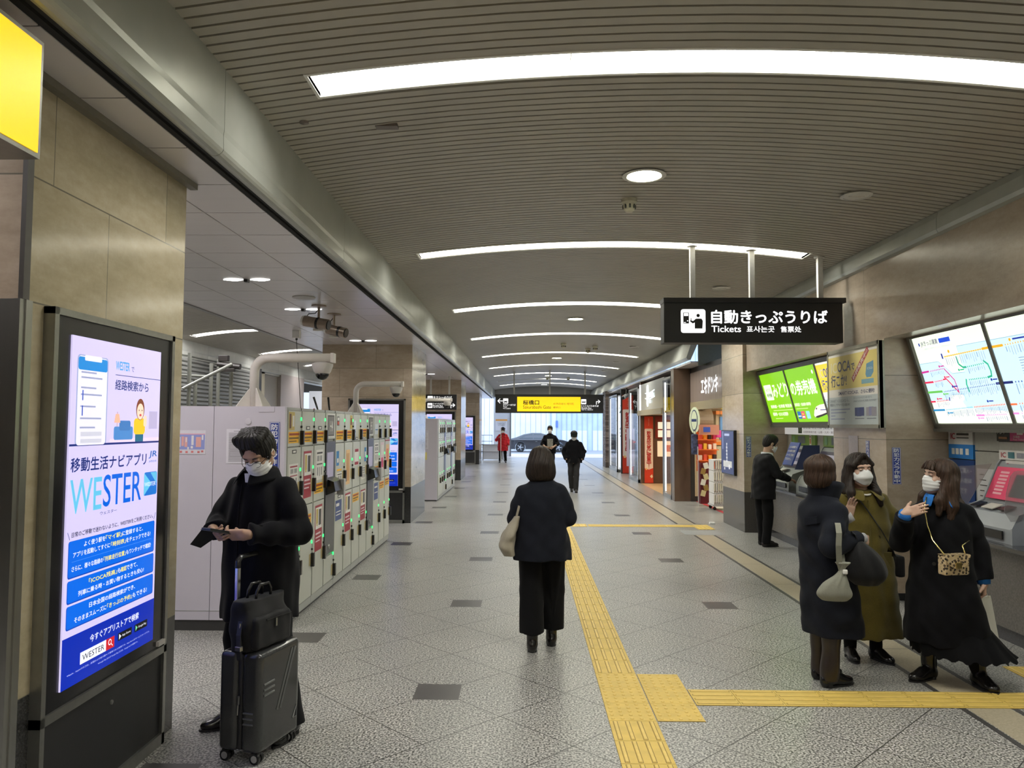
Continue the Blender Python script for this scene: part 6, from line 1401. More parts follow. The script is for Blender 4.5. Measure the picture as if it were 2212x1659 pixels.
def hair_mat(name, col):
    b = NB(name); P, x, y, z = b.obj(); n = b.noise(P, 60, 3, .6, (1, 1, .10)); c = b.ramp(n, [(.3, tuple(k * .55 for k in col)), (.7, tuple(k * 1.6 for k in col))])
    b.bump(n, .5, .004); return b.done(c, .5, spec=.22)
SK_M, SK_F = skin_mat('skin_warm', (.40, .25, .17)), skin_mat('skin_fair', (.52, .34, .26))
HB, HD, HBR = hair_mat('hair_black', (.010, .009, .008)), hair_mat('hair_dark', (.018, .012, .009)), hair_mat('hair_brown', (.036, .020, .013))
CBLK, CNAVY, COLV, CDK = cloth('cloth_black', (.0045, .0045, .006)), cloth('cloth_navy', (.0095, .011, .017)), cloth('cloth_olive', (.098, .076, .016), .9, .15, 200, .18), cloth('cloth_charcoal', (.030, .029, .030))
CSUIT, CTUL = cloth('cloth_suit', (.0065, .0065, .008), .7), cloth('cloth_tulle', (.004, .004, .005), .9)
CTRS = cloth('cloth_trouser', (.0042, .0042, .005), .8)
LEATH = M('shoe_leather', (.010, .009, .009), .22, var=.1); LBRN = M('boot_leather', (.020, .013, .011), .33, var=.2, scale=12)
MMASK = cloth('mask_white', (.74, .745, .74), .8, .1, 400, .03); MEYE = M('eye_dark', (.012, .010, .009), .25); MBROW = M('brow_dark', (.020, .015, .012), .7)

def hand(S, w, d, n, thumb, curl=(20, 25, 20), spread=.0, sc=1.0, thumb_dir=None, curls=None):
    """w wrist, d finger direction, n the way the palm faces, thumb=+1 when d x n points to the thumb side"""
    d, n = A3(d), A3(n); d /= np.linalg.norm(d); n = n - d * (n @ d); n /= np.linalg.norm(n); sd = np.cross(d, n) * thumb
    R = np.stack([sd, d, n], 1); w = A3(w)
    S.add(rbx(w + d * .048 * sc, (.039 * sc, .050 * sc, .0135 * sc), R, .012 * sc), .012); S.add(cone(w - d * .02, w + d * .02 * sc, .025 * sc, .026 * sc), .015)
    S.add(ell(w + d * .03 * sc + sd * .024 * sc + n * .008 * sc, (.018 * sc, .030 * sc, .015 * sc), R), .01)
    for i, (o, L) in enumerate(((.029, .070), (.010, .079), (-.010, .073), (-.028, .057))):
        cu = curls[i] if curls else curl; p = w + d * (.092 - .004 * abs(i - 1)) * sc + sd * o * sc; ang = 0.0; rr = (.0088 - .0006 * (i == 3)) * sc
        dd0 = d + sd * spread * (1.5 - i) / 1.5
        for k, (fr, c) in enumerate(zip((.44, .32, .24), cu)):
            ang += math.radians(c); dd = dd0 * math.cos(ang) + n * math.sin(ang); dd /= np.linalg.norm(dd); e = p + dd * L * fr * sc
            S.add(cone(p, e, rr, rr * .90), .004); p = e; rr *= .91
    td = (d * .62 + sd * .62 + n * .42) if thumb_dir is None else A3(thumb_dir); td /= np.linalg.norm(td)
    p = w + d * .024 * sc + sd * .030 * sc + n * .004; e = p + td * .040 * sc; S.add(cone(p, e, .014 * sc, .0115 * sc), .008)
    t2 = td * .9 + d * .35 + n * .15; t2 /= np.linalg.norm(t2); S.add(cone(e, e + t2 * .030 * sc, .0108 * sc, .0085 * sc), .004)
def head(S, c, R, sc=1.0, fem=False, neck=None):
    c = A3(c); G = lambda x, y, z: c + R @ (A3((x, y, z)) * sc)
    S.add(ell(G(0, -.014, .034), A3((.077, .096, .088)) * sc, R), .01); S.add(ell(G(0, .022, -.030), A3((.064, .074, .086)) * sc, R), .02)
    S.add(ell(G(0, .058, -.092), A3((.031 if not fem else .027, .030, .026)) * sc, R), .03); S.add(cone(G(-.045, .0, -.07), G(-.018, .06, -.098), .022 * sc), .03); S.add(cone(G(.045, .0, -.07), G(.018, .06, -.098), .022 * sc), .03)
    S.add(ell(G(0, .075, .030), A3((.052, .022, .012)) * sc, R), .02)                                          # brow
    for q in (-1, 1):
        S.add(ell(G(q * .040, .064, -.030), A3((.020, .020, .018)) * sc, R), .02)                              # cheeks
        S.cut(ell(G(q * .031, .102, .008), A3((.019, .014, .010)) * sc, R), .012); S.add(ell(G(q * .031, .083, .006), A3((.0145, .010, .0095)) * sc, R), .003)
        S.add(ell(G(q * .080, -.008, -.008), A3((.010, .021, .032)) * sc, R @ rot(0, 12, 0)), .006); S.cut(ell(G(q * .088, -.004, -.006), A3((.007, .010, .018)) * sc, R), .004)
        S.add(ell(G(q * .012, .104, -.034), A3((.008, .009, .007)) * sc, R), .006)
    S.add(cone(G(0, .092, .010), G(0, .110, -.030), .008 * sc, .0115 * sc), .012)
    S.add(ell(G(0, .090, -.062), A3((.024, .010, .006)) * sc, R), .008); S.add(ell(G(0, .088, -.073), A3((.020, .010, .007)) * sc, R), .008)
    if neck is not None: S.add(cone(neck, G(0, -.022, -.062), .054 * sc if not fem else .046 * sc, .052 * sc if not fem else .045 * sc), .025)
def mask(c, R, sc, parent, kind='pleat', h=.003, loops=MWHT):
    c = A3(c); lo = c - .17; S = Sdf(lo, c + .17, h); G = lambda x, y, z: c + R @ (A3((x, y, z)) * sc)
    fl = ell(G(0, .028, -.052), A3((.073, .083, .074)) * sc, R); S.add(fl, .004); S.add(ell(G(0, .058, -.026), A3((.034, .062, .040)) * sc, R), .025); S.add(ell(G(0, .058, -.088), A3((.040, .046, .038)) * sc, R), .03)
    if kind == 'fold': S.add(ell(G(0, .072, -.052), A3((.056, .050, .020)) * sc, R), .025)
    inner = [ell(G(0, .026, -.050), A3((.067, .076, .070)) * sc, R), ell(G(0, .054, -.028), A3((.029, .055, .036)) * sc, R), ell(G(0, .055, -.088), A3((.034, .040, .034)) * sc, R)]
    iR = R.T / sc
    def bound(X, Y, Z):
        x, y, z = X - c[0], Y - c[1], Z - c[2]; q = [iR[i, 0] * x + iR[i, 1] * y + iR[i, 2] * z for i in range(3)]
        top = q[2] - (.002 - 6.5 * q[0] ** 2 + (.012 if kind == 'fold' else .0) ); bot = -.112 + (9.0 if kind == 'fold' else 6.0) * q[0] ** 2 - q[2]; side = np.abs(q[0]) - .068; back = .022 - q[1]
        return np.maximum(np.maximum(top, bot), np.maximum(side, back)) * sc
    S.keep(bound)
    for p in inner: S.cut(p, .002)
    if kind == 'pleat':
        def pl_(X, Y, Z):
            z = iR[2, 0] * (X - c[0]) + iR[2, 1] * (Y - c[1]) + iR[2, 2] * (Z - c[2]); return .0009 * np.sin(z * 2 * PI / .024)
        S.ripple(pl_)
    o = S.mesh('face_mask', MMASK, parent)
    for q in (-1, 1):
        MB().tube([G(q * .062, .042, -.022), G(q * .079, .012, -.004), G(q * .087, -.018, .006), G(q * .086, -.024, -.02), G(q * .078, -.004, -.045), G(q * .060, .032, -.080)], .0018, 6).build('ear_loop', MMASK, o, True)
    return o
def face_marks(c, R, sc, parent, squint=True):
    c = A3(c); G = lambda x, y, z: tuple(c + R @ (A3((x, y, z)) * sc))
    for q in (-1, 1):
        zz = .001 if squint else .004
        MB().tube([G(q * .018, .094, zz), G(q * .026, .0965, zz + .0025), (G(q * .036, .094, zz + .002)), G(q * .045, .087, zz - .002)], [.0012, .0024, .0024, .001], 6).build('eye', MEYE, parent, True)
        MB().tube([G(q * .015, .097, .023), G(q * .030, .0965, .028), G(q * .048, .083, .023)], [.002, .0032, .0012], 6).build('eyebrow', MBROW, parent, True)
def hair(c, R, sc, parent, mat, style, h=.004, extra=None):
    c = A3(c); ext = .36 if style in ('long', 'longside') else .22; S = Sdf(c - A3((.19, .2, ext)), c + A3((.19, .19, .19)), h); G = lambda x, y, z: c + R @ (A3((x, y, z)) * sc); iR = R.T / sc
    loc = lambda X, Y, Z: [iR[i, 0] * (X - c[0]) + iR[i, 1] * (Y - c[1]) + iR[i, 2] * (Z - c[2]) for i in range(3)]
    crop = style == 'crop'
    if style in ('short', 'crop'):
        S.add(ell(G(0, -.020, .042), A3((.089, .105, .092)) * sc, R)); S.add(ell(G(0, -.055, -.005), A3((.076, .062, .080)) * sc, R), .02)
        for q in (-1, 1): S.add(ell(G(q * .068, .024, .012), A3((.018, .022, .042)) * sc, R), .015)
        if crop: S.add(ell(G(0, .012, .080), A3((.072, .078, .058)) * sc, R), .02)
        for i in range(0 if crop else 7): u = -.058 + i * .0193; S.add(cone(G(u, .080 - 9 * u * u, .090), G(u * 1.05 + .010, .045, .120), .015 * sc, .018 * sc), .018); S.add(cone(G(u * 1.05, .045, .114), G(u * 1.1, -.04, .114), .019 * sc, .02 * sc), .02)
        S.cut(ell(G(0.006, .118, .032), A3((.063, .058, .064)) * sc, R), .008); S.cut(ell(G(0, .10, -.06), A3((.085, .088, .085)) * sc, R), .008)
        S.cut(ell(G(.088, -.004, -.022), A3((.02, .020, .034)) * sc, R), .004); S.cut(ell(G(-.088, -.004, -.022), A3((.02, .020, .034)) * sc, R), .004)
    elif style in ('bob', 'bobback'):
        w = .103 if style == 'bob' else .112
        S.add(ell(G(0, -.016, .036), A3((.092, .110, .094)) * sc, R)); S.add(ell(G(0, -.030, -.035), A3((w, .108, .082)) * sc, R), .04)
        if style == 'bob': S.add(ell(G(0, -.035, .055), A3((.098, .098, .06)) * sc, R), .03)
        if style == 'bobback': S.add(ell(G(0, -.030, -.095), A3((.118, .085, .085)) * sc, R), .04)
        S.cut(ell(G(0, .115, -.045), A3((.068, .085, .095)) * sc, R), .012); S.cut(ell(G(0, .03, -.12), A3((.055, .07, .09)) * sc, R), .01)
        zb = -.098 if style == 'bob' else -.165; S.keep(lambda X, Y, Z: (zb - loc(X, Y, Z)[2]) * sc)
    else:
        S.add(ell(G(0, -.018, .038), A3((.089, .107, .091)) * sc, R))
        for q in (-1, 1):
            S.add(cone(G(q * .078, .010, .035), G(q * .082, .004, -.06), .026 * sc, .030 * sc), .02)
            if style == 'long':
                S.add(cone(G(q * .082, .0, -.06), c + A3((q * .098, .068, -.17)), .030 * sc, .030 * sc), .03); S.add(cone(c + A3((q * .098, .068, -.17)), c + A3((q * .112, .098, -.255)), .030 * sc, .020 * sc), .02); S.add(cone(G(q * .07, -.05, -.03), c + A3((q * .10, -.01, -.17)), .038 * sc, .034 * sc), .04)
            else:
                S.add(cone(G(q * .082, .0, -.06), c + R @ A3((q * .10, .045 - .01 * q, -.16)), .032 * sc, .034 * sc), .03); S.add(cone(c + R @ A3((q * .10, .045, -.16)), c + R @ A3((q * .115, .06, -.245)), .034 * sc, .022 * sc), .02); S.add(cone(G(q * .07, -.05, -.03), c + R @ A3((q * .115, -.03, -.19)), .042 * sc, .040 * sc), .04); S.add(cone(c + R @ A3((q * .115, -.03, -.19)), c + R @ A3((q * .125, -.02, -.27)), .040 * sc, .026 * sc), .02)
        S.add(cone(G(0, -.065, .0), c + R @ A3((0, -.105, -.20)), .060 * sc, .055 * sc), .04)
        if style == 'longside':
            S.add(cone(c + R @ A3((-.05, -.11, -.19)), c + R @ A3((.05, -.11, -.19)), .05), .03)
            for i in range(5): S.add(cone(G(-.03 + .015 * i, .075, .092), G(-.062 + .031 * i, .098, .046), .015 * sc, .007 * sc), .012)
        else:
            for q in (-1, 1): S.add(cone(G(q * .006, .072, .112), G(q * .070, .058, .040), .018 * sc, .018 * sc), .014)
        S.cut(ell(G(0, .118, -.052), A3((.066, .082, .096)) * sc, R), .01); S.cut(ell(G(0, .06, -.14), A3((.05, .09, .09)) * sc, R), .01)
    if extra: extra(S, G)
    def strand(X, Y, Z):
        q = loc(X, Y, Z); a = np.arctan2(q[0], q[1] + .02); return .0016 * np.sin(a * 46 + 5 * np.sin(q[2] * 24)) + .0014 * np.sin(a * 21 + 3.0 * np.sin(q[2] * 13))
    S.ripple(strand)
    return S.mesh('hair', mat, parent)
def shoe(parent, p, ang, L=.26, mat=LEATH, heel=.02, ankle=.10, boot=None, h=.005, w=.043, lift=0.0):
    """p = ankle point above the floor (x, y); ang = direction the toe points, radians, 0 along +y, positive to the left"""
    x, y = p; d = A3((-math.sin(ang), math.cos(ang), 0)); sd = A3((d[1], -d[0], 0)); R = np.stack([sd, d, A3((0, 0, 1))], 1); o = A3((x, y, lift)); S = Sdf(o - A3((.24, .24, .02)), o + A3((.24, .24, (boot or .14) + .06)), h)
    S.add(ell(o + d * L * .44 + A3((0, 0, .028)), (w * .92, L * .26, .034), R), .01); S.add(ell(o + d * L * .14 + A3((0, 0, .048)), (w * .85, L * .30, .048), R), .03); S.add(ell(o - d * L * .10 + A3((0, 0, .042)), (w * .82, L * .17, .052), R), .02)
    S.add(cone(o + A3((0, 0, .06)), o + A3((0, 0, boot or ankle)), .042, .046 if boot else .040), .02)
    S.cut((lambda X, Y, Z: Z - (.002 + lift), o - .4, A3((o[0] + .4, o[1] + .4, lift + .003))), .003)
    sh = S.mesh('shoe' if not boot else 'boot', mat, parent)
    mb = MB(); pts = []
    for t in [2 * PI * i / 20 for i in range(20)]:
        f = math.cos(t); s_ = math.sin(t); ww = w * (.98 if f > .2 else .86); q = o + d * (L * (.27 + .45 * f)) + sd * ww * s_; pts.append((q[0], q[1]))
    mb.prism(pts, lift, lift + .012); hp = [tuple((o + d * (L * (-.06 + .11 * math.cos(t))) + sd * w * .84 * math.sin(t))[:2]) for t in [2 * PI * i / 14 for i in range(14)]]; mb.prism(hp, lift, lift + heel)
    mb.build('sole', MBLKM, sh); return sh
def body(parent, J, mat, h=.006, fem=False, hands=(), sc=1.0):
    """one continuous skin surface: head, neck, trunk, arms, hands, legs"""
    pts = np.array([v for k, v in J.items() if k not in ('R',)]); S = Sdf(pts.min(0) - A3((.22, .22, .16)), pts.max(0) + A3((.22, .22, .16)), h); S.lo[2] = max(S.lo[2], 0.005)
    hl, hr, sl, sr, nk = [A3(J[k]) for k in ('hipL', 'hipR', 'shoL', 'shoR', 'neck')]; pc = (hl + hr) / 2; ch = (sl + sr) / 2
    W = np.linalg.norm(sl - sr) / 2; z0 = pc[2]
    def mid(f): return pc * (1 - f) + ch * f
    z1 = ch[2]
    sec = [(z0 - .10, pc[0], pc[1], .10, .07), (z0, pc[0], pc[1], .145 * sc, .095 * sc), (z0 + .12, *mid(.25)[:2], .122 * sc, .085 * sc), (z0 + .28, *mid(.6)[:2], .140 * sc, .098 * sc), (z1 - .03, *ch[:2], W * .72, .080 * sc), (z1 + .03, *(ch * .5 + nk * .5)[:2], .07, .055)]
    S.add(loft(sec), .03)
    for q in 'LR':
        s_, e, w = A3(J['sho' + q]), A3(J['elb' + q]), A3(J['wri' + q]); k, kn, an = A3(J['hip' + q]), A3(J['kne' + q]), A3(J['ank' + q])
        s_ = s_ - A3((0, 0, .035)); S.add(cone(nk - A3((0, 0, .03)), s_, .042, .032), .03); S.add(cone(s_, e, .038 * sc, .033 * sc), .02); S.add(cone(e, w, .036 * sc, .024 * sc), .012)
        S.add(cone(k, kn, .062 * sc, .042 * sc), .03); S.add(cone(kn, an, .040 * sc, .028 * sc), .015); S.add(cone(kn * .7 + an * .3 - A3((0, .008, 0)), kn * .4 + an * .6, .041 * sc, .030 * sc), .015); S.add(cone(an, an + A3((0, .02, -.045)), .028, .022), .01)
    head(S, J['head'], J['R'], J.get('hs', 1.0) if isinstance(J, dict) else 1.0, fem, nk)
    for a in hands: hand(S, **a)
    return S.mesh('body', mat, parent)
def garment(name, parent, mat, sec, J, sleeve=None, h=.007, p=2.3, fold=None, cuff=1.0, shoulder=.062, ripple=None, extra=None, hem=None, hollow=True):
    """trunk lofted through sec, sleeves along the arm joints"""
    S0 = A3(sec); pts = [(s[1] + q * s[3], s[2] + q * s[4], s[0]) for s in S0 for q in (-1, 1)]
    if sleeve: pts += [J[k] for k in ('shoL', 'shoR', 'elbL', 'elbR', 'wriL', 'wriR')]
    pts = np.array(pts); S = Sdf(pts.min(0) - .14, pts.max(0) + .14, h); S.add(loft(sec, p, 0, fold), .01)
    if sleeve:
        nk = A3(J['neck'])
        for q in 'LR':
            s_, e, w = A3(J['sho' + q]), A3(J['elb' + q]), A3(J['wri' + q]); cf = e + (w - e) * cuff
            sd = s_ - A3((0, 0, .012)); S.add(cone(nk + (s_ - nk) * .3 - A3((0, 0, .03)), sd, shoulder * .72, shoulder * .8), .05); S.add(cone(sd, s_ * .45 + e * .55, sleeve[0] * .86, sleeve[0] * .97), .03); S.add(cone(s_ * .5 + e * .5, e, sleeve[0] * .96, sleeve[1] * .94), .02); S.add(cone(e, cf, sleeve[1], sleeve[2]), .025)
            dn = (w - e) / np.linalg.norm(w - e); o = cf + dn * (sleeve[2] * .25)
            S.cut((lambda X, Y, Z, o=o, dn=dn: -((X - o[0]) * dn[0] + (Y - o[1]) * dn[1] + (Z - o[2]) * dn[2]) + 1e3 * ((X - o[0]) ** 2 + (Y - o[1]) ** 2 + (Z - o[2]) ** 2 > .0121), o - .11, o + .11), .004)
            S.cut(cone(cf + dn * .015, cf + dn * .12, sleeve[2] * .60), .004)
    if extra: extra(S)
    if ripple: S.ripple(ripple)
    if hollow:
        z0 = S0[0][0]; s = [(z0 - .05, S0[0][1], S0[0][2], S0[0][3] - .026, S0[0][4] - .026), (z0 + .05, S0[0][1], S0[0][2], S0[0][3] - .03, S0[0][4] - .03)]; S.cut(loft(s, p), .005)
    return S.mesh(name, mat, parent)
def trousers(name, parent, mat, J, r=(.095, .075, .062), hem=.06, h=.007, waist=None, flare=None, ripple=None):
    ks = ('hipL', 'hipR', 'kneL', 'kneR', 'ankL', 'ankR'); pts = np.array([J[k] for k in ks]); S = Sdf(pts.min(0) - .17, pts.max(0) + .17, h); S.lo[2] = max(.004, S.lo[2])
    pc = (A3(J['hipL']) + A3(J['hipR'])) / 2
    if r[0] > .085: S.add(loft([(pc[2] - .08, pc[0], pc[1], .15, .11), (pc[2] + .02, pc[0], pc[1], .165, .125), (pc[2] + .15, pc[0], pc[1], .15, .115)]), .03)
    for q in 'LR':
        k, kn, an = A3(J['hip' + q]), A3(J['kne' + q]), A3(J['ank' + q]); S.add(cone(k, kn, r[0], r[1]), .025); dn = (an - kn) / np.linalg.norm(an - kn); S.add(cone(kn, an + dn * .03, r[1], r[2]), .02)
        zc = an[2] - .08 + hem
        S.cut((lambda X, Y, Z, zc=zc, an=an: (Z - zc) + 1e3 * ((X - an[0]) ** 2 + (Y - an[1]) ** 2 > .0225), A3((an[0] - .15, an[1] - .15, zc - .2)), A3((an[0] + .15, an[1] + .15, zc + .01))), .004)
    S.ripple(ripple or waves(5, .004, .11, (1, 1, .6)))
    return S.mesh(name, mat, parent)
def person(label, x, y, deg): return thing('person', label, 'person', (x, y, 0), math.radians(deg), None)
def joints(H=1.6, W=.165, lean=0.0, sway=0.0, **kw):
    s = H / 1.6
    J = dict(hipL=(-.085, 0, .84 * s), hipR=(.085, 0, .84 * s), kneL=(-.085, .02, .45 * s), kneR=(.085, .02, .45 * s), ankL=(-.085, 0, .085), ankR=(.085, 0, .085),
             shoL=(-W, lean, 1.305 * s), shoR=(W, lean, 1.305 * s), elbL=(-W - .03, lean - .02, 1.03 * s), elbR=(W + .03, lean - .02, 1.03 * s), wriL=(-W - .03, lean + .06, .80 * s), wriR=(W + .03, lean + .06, .80 * s),
             neck=(0, lean, 1.345 * s), head=(0, lean + .03, 1.48 * s), R=rot())
    J.update(kw); return J
def button(parent, p, n, r=.012, mat=None):
    n = Vector(n).normalized(); MB().tube([Vector(p), Vector(p) + n * .005], r, 12).build('button', mat or MBLK, parent, 'auto')
# ================================================================== THE PEOPLE
# ---- man with a phone beside his suitcase
P1 = person('man in a long black coat looking down at a phone beside a suitcase', -1.535, 4.46, 152)
J = joints(1.78, .19, .02, shoL=(-.185, .0, 1.395), shoR=(.165, .03, 1.385), neck=(-.02, .03, 1.475), head=(-.075, .11, 1.59), R=rot(20, 36, 4),
           elbL=(-.285, .0, 1.14), elbR=(.245, .10, 1.15), wriL=(-.165, .265, 1.150), wriR=(.05, .305, 1.165), hipL=(-.095, 0, .93), hipR=(.095, 0, .93), kneL=(-.16, .01, .50), kneR=(.12, .05, .50), ankL=(-.235, -.03, .085), ankR=(.14, .03, .085))
J.pop('hs', None)
body(P1, J, SK_M, .0048, hands=[dict(w=J['wriL'], d=(.86, .34, -.04), n=(.15, -.72, .62), thumb=1, curl=(26, 42, 28), thumb_dir=(.62, .2, .74)), dict(w=J['wriR'], d=(-.78, .36, -.20), n=(-.15, -.75, .60), thumb=-1, curl=(28, 42, 28), thumb_dir=(-.5, .15, .85))])
hair(J['head'], J['R'], 1.04, P1, HB, 'short'); mask(J['head'], J['R'], 1.02, P1); face_marks(J['head'], J['R'], 1.0, P1)
c, R = A3(J['head']), J['R']; G = lambda x, y, z: tuple(c + R @ A3((x, y, z)))
gl = MB()
for q in (-1, 1):
    ring = [G(q * (.032 + .024 * math.cos(a)), .112 - .010 * (1 + math.cos(a) ) * .5, -.010 + .016 * math.sin(a)) for a in [2 * PI * k / 16 for k in range(17)]]; gl.tube(ring, .0013, 6); gl.tube([G(q * .056, .102, -.004), G(q * .079, .05, .0), G(q * .084, -.01, .006)], .0015, 6)
gl.tube([G(-.008, .113, -.005), G(0, .118, -.002), G(.008, .113, -.005)], .0015, 6); gl.build('glasses', M('glasses_frame', (.02, .02, .025), .25, .6), P1)
coat = garment('coat', P1, CBLK, [(.635, 0, .01, .225, .185), (.85, 0, .01, .225, .18), (1.05, 0, .01, .225, .178), (1.25, 0, .015, .225, .165), (1.36, -.005, .02, .195, .14), (1.44, -.015, .03, .125, .105), (1.50, -.025, .045, .080, .082)], J, (.078, .074, .056), .0065, cuff=.86, shoulder=.055,
    fold=lambda t, z: .035 * np.sin(5 * t + 1.0) * np.clip((1.0 - z) / .4, 0, 1), ripple=waves(3, .0065, .11))
def collar(parent, mat, c0, rin, z0, z1, spread, n=26, gap=.5, tip=.05, rise=0.0, name='collar'):
    """fold-over collar: a band round the neck with two points in front"""
    mb = MB(); rows = [[], [], []]
    for i in range(n + 1):
        a = gap + (2 * PI - 2 * gap) * i / n; f = abs(i / n - .5) * 2; ca, sa = math.sin(a), math.cos(a)
        e = f ** 4
        for k, (r, z) in enumerate(((rin, z0), (rin + .012, z1 + rise * (1 - f)), (rin + spread + tip * e, z0 - .02 - .035 * e))): rows[k].append((c0[0] + ca * r, c0[1] + sa * r * 1.02 + (.012 * f if k == 2 else 0), z - .02 * f * (k > 0)))
    vs = rows[0] + rows[1] + rows[2]; m = n + 1; fs = [(i, i + 1, m + i + 1, m + i) for i in range(n)] + [(m + i, m + i + 1, 2 * m + i + 1, 2 * m + i) for i in range(n)]
    mb.add(vs, fs); o = mb.build(name, mat, parent, True); md = o.modifiers.new('thick', 'SOLIDIFY'); md.thickness = .007; md.offset = 0; sb = o.modifiers.new('soft', 'SUBSURF'); sb.levels = sb.render_levels = 1
    return o
collar(coat, CBLK, (-.03, .05), .078, 1.465, 1.53, .045, gap=.34, tip=.03)
MB().prism([(-.04, 1.42), (-.02, 1.42), (-.012, 1.47), (-.05, 1.47)], .135, .150, 'y').build('shirt_front', Pn(206, 206, 206), P1)
MB().tube([(-.012, .196, .66), (-.014, .192, .9), (-.014, .19, 1.1), (-.012, .183, 1.28), (-.005, .158, 1.41)], .004, 6).build('front_edge', CBLK, coat)
button(coat, (-.215, .175, 1.118), (-.1, .8, -.5), .013, MFRAME)
MB().ribbon([(-.20, .20, 1.195), (-.205, .215, 1.15), (-.20, .20, 1.105)], (.85, .5, 0), .03, .006).build('cuff_strap', CBLK, coat)
trousers('trousers', P1, CTRS, J, (.095, .082, .070), .055)
shoe(P1, (.14, .03), -.55, .285, heel=.025, lift=0); shoe(P1, (-.235, -.03), .30, .285, heel=.025)
t = thing('phone', 'dark phone in a flip case held by the man with the suitcase', 'phone', (0, 0, 0)); 
_m = Matrix.Translation(P1.location) @ Matrix.Rotation(P1.rotation_euler.z, 4, 'Z')
t.location = _m @ Vector((-.065, .375, 1.178)); t.rotation_euler = (.25, 0, P1.rotation_euler.z)
MB().rbox(-.036, -.070, -.005, .036, .075, .005, .004).build('phone_body', MBLK, t); MB().rbox(-.033, -.066, .005, .033, .071, .006, .001).build('screen', E(40, 42, 60, .5), t)
MB().rbox(-.038, -.072, -.010, .038, .076, -.005, .003).add([(.036, .07, -.006), (.036, -.07, -.006), (.12, -.02, -.10), (.10, .07, -.09)], [(0, 1, 2, 3)]).build('flip_case', MBLKM, t)

# ---- suitcase with trolley handle and briefcase on top
SX, SY, SR = -1.425, 4.17, 74
t = thing('suitcase', 'charcoal hard shell suitcase on wheels with raised trolley handle', 'suitcase', (SX, SY, 0), math.radians(SR))
MSC = M('shell_charcoal', (.030, .031, .032), .22, var=.12, scale=200, coat=.3)
w, d, z0, z1 = .185, .125, .055, .565
MB().rbox(-w, -d, z0, w, -.012, z1, .035, 5).build('front_shell', MSC, t, 'auto'); MB().rbox(-w, .012, z0, w, d, z1, .035, 5).build('rear_shell', MSC, t, 'auto'); MB().rbox(-w + .01, -.014, z0 + .01, w - .01, .014, z1 - .01, .01).build('zip_gusset', MBLKM, t)
rb_ = MB()
for k in range(3): rb_.tube([(-.15 + .05 * (k > 5), -d - .001, .40 - k * .028), (-.06, -d - .001, .40 - k * .028)], .006, 8).tube([(-w - .001, -.09, .26 - k * .028), (-w - .001, -.03, .26 - k * .028)], .005, 8)
for a in (-.01, .018): rb_.tube([(.115 + a, -d - .001, .525), (-.02 + a, -d - .001, .235)], .006, 8)
rb_.tube([(.12, -d - .001, .14), (.155, -d - .001, .20), (.155, -d - .001, .14), (.12, -d - .001, .14)], .004, 8); rb_.build('shell_rib', M('rib_shine', (.16, .165, .165), .2, .5), t)
MB().rbox(-w - .004, -.006, .30, -w + .004, .006, .345, .003).tube([(-w - .006, .0, .30), (-w - .010, .0, .25)], .004, 6).build('zip_puller', MMETAL, t)
for sx in (-.10, .10):
    MB().rbox(sx - .013, .075, .40, sx + .013, .095, .985, .004).build('handle_tube', M('tube_silver', (.62, .63, .64), .25, 1.0), t) if abs(sx) < .2 else None
MB().tube([(-.10, .085, .98), (-.10, .085, 1.015), (-.08, .085, 1.035), (.08, .085, 1.035), (.10, .085, 1.015), (.10, .085, .98)], .016, 12).build('grip', MBLK, t, 'auto')
for sx in (-.15, .15):
    for sy in (-.09, .09):
        q = MB().rbox(sx - .02, sy - .02, .035, sx + .02, sy + .02, .062, .006).box(sx - .018, sy - .006, .02, sx + .018, sy + .006, .05).build('caster_fork', MBLK, t)
        for e in (-.014, .014): MB().lathe([(.029, e - .008), (.029, e + .008), (.018, e + .0085), (.017, e - .0085)], (sx, sy, .029), 18, 'x').build('wheel', MBLK, q, 'auto')
        MB().lathe([(.018, -.0245), (.018, .0245)], (sx, sy, .029), 14, 'x').build('hub', M('hub_grey', (.45, .45, .45), .3, .5), q)
t = thing('briefcase', 'black soft briefcase standing on the suitcase in front of its handle', 'bag', (SX - .02, SY - .02, z1), math.radians(68)); t.scale = (.86, .9, .95)
CBAG = cloth('bag_nylon', (.011, .011, .012), .6, .1, 500)
S = Sdf((-.25, -.16, -.02), (.25, .12, .34), .006); S.add(loft([(.002, 0, -.025, .18, .085), (.06, 0, -.025, .195, .095), (.2, 0, -.02, .19, .085), (.27, 0, -.01, .175, .06)], 4.5), .01); S.ripple(waves(9, .004, .12)); S.mesh('bag_body', CBAG, t)
S = Sdf((-.22, -.18, .0), (.22, -.06, .22), .006); S.add(rbx((0, -.105, .10), (.165, .03, .088), None, .025), .01); S.ripple(waves(19, .003, .1)); fp = S.mesh('front_pocket', CBAG, t)
MB().tube([(-.08, -.139, .165), (.15, -.139, .165)], .003, 6).build('zip', MBLK, fp); MB().rbox(.0, -.146, .115, .012, -.14, .16, .003).build('zip_puller', MMETAL, fp)
for yy in (-.045, .02): MB().tube([(-.07, yy, .25), (-.065, yy - .005, .31), (-.04, yy - .01, .345), (.03, yy - .01, .345), (.06, yy - .005, .31), (.065, yy, .25)], [.008, .009, .010, .010, .009, .008], 8).build('handle', MBLK, t, True)
MB().ribbon([(-.19, -.04, .17), (-.215, -.05, .10), (-.225, -.06, .02), (-.22, -.06, -.03), (-.2, -.05, .03), (-.195, -.03, .1)], (0, 1, 0), .03, .006).build('shoulder_strap', MBLKM, t); MB().rbox(-.235, -.08, .02, -.21, -.04, .045, .003).tube([(-.2, -.045, .12), (-.2, -.045, .16)], .006, 6).build('buckle', MMETAL, t)
CBLUE = cloth('cloth_blue', (.02, .13, .42)); CGREY = cloth('knit_grey', (.42, .42, .44), .9, .1, 90)
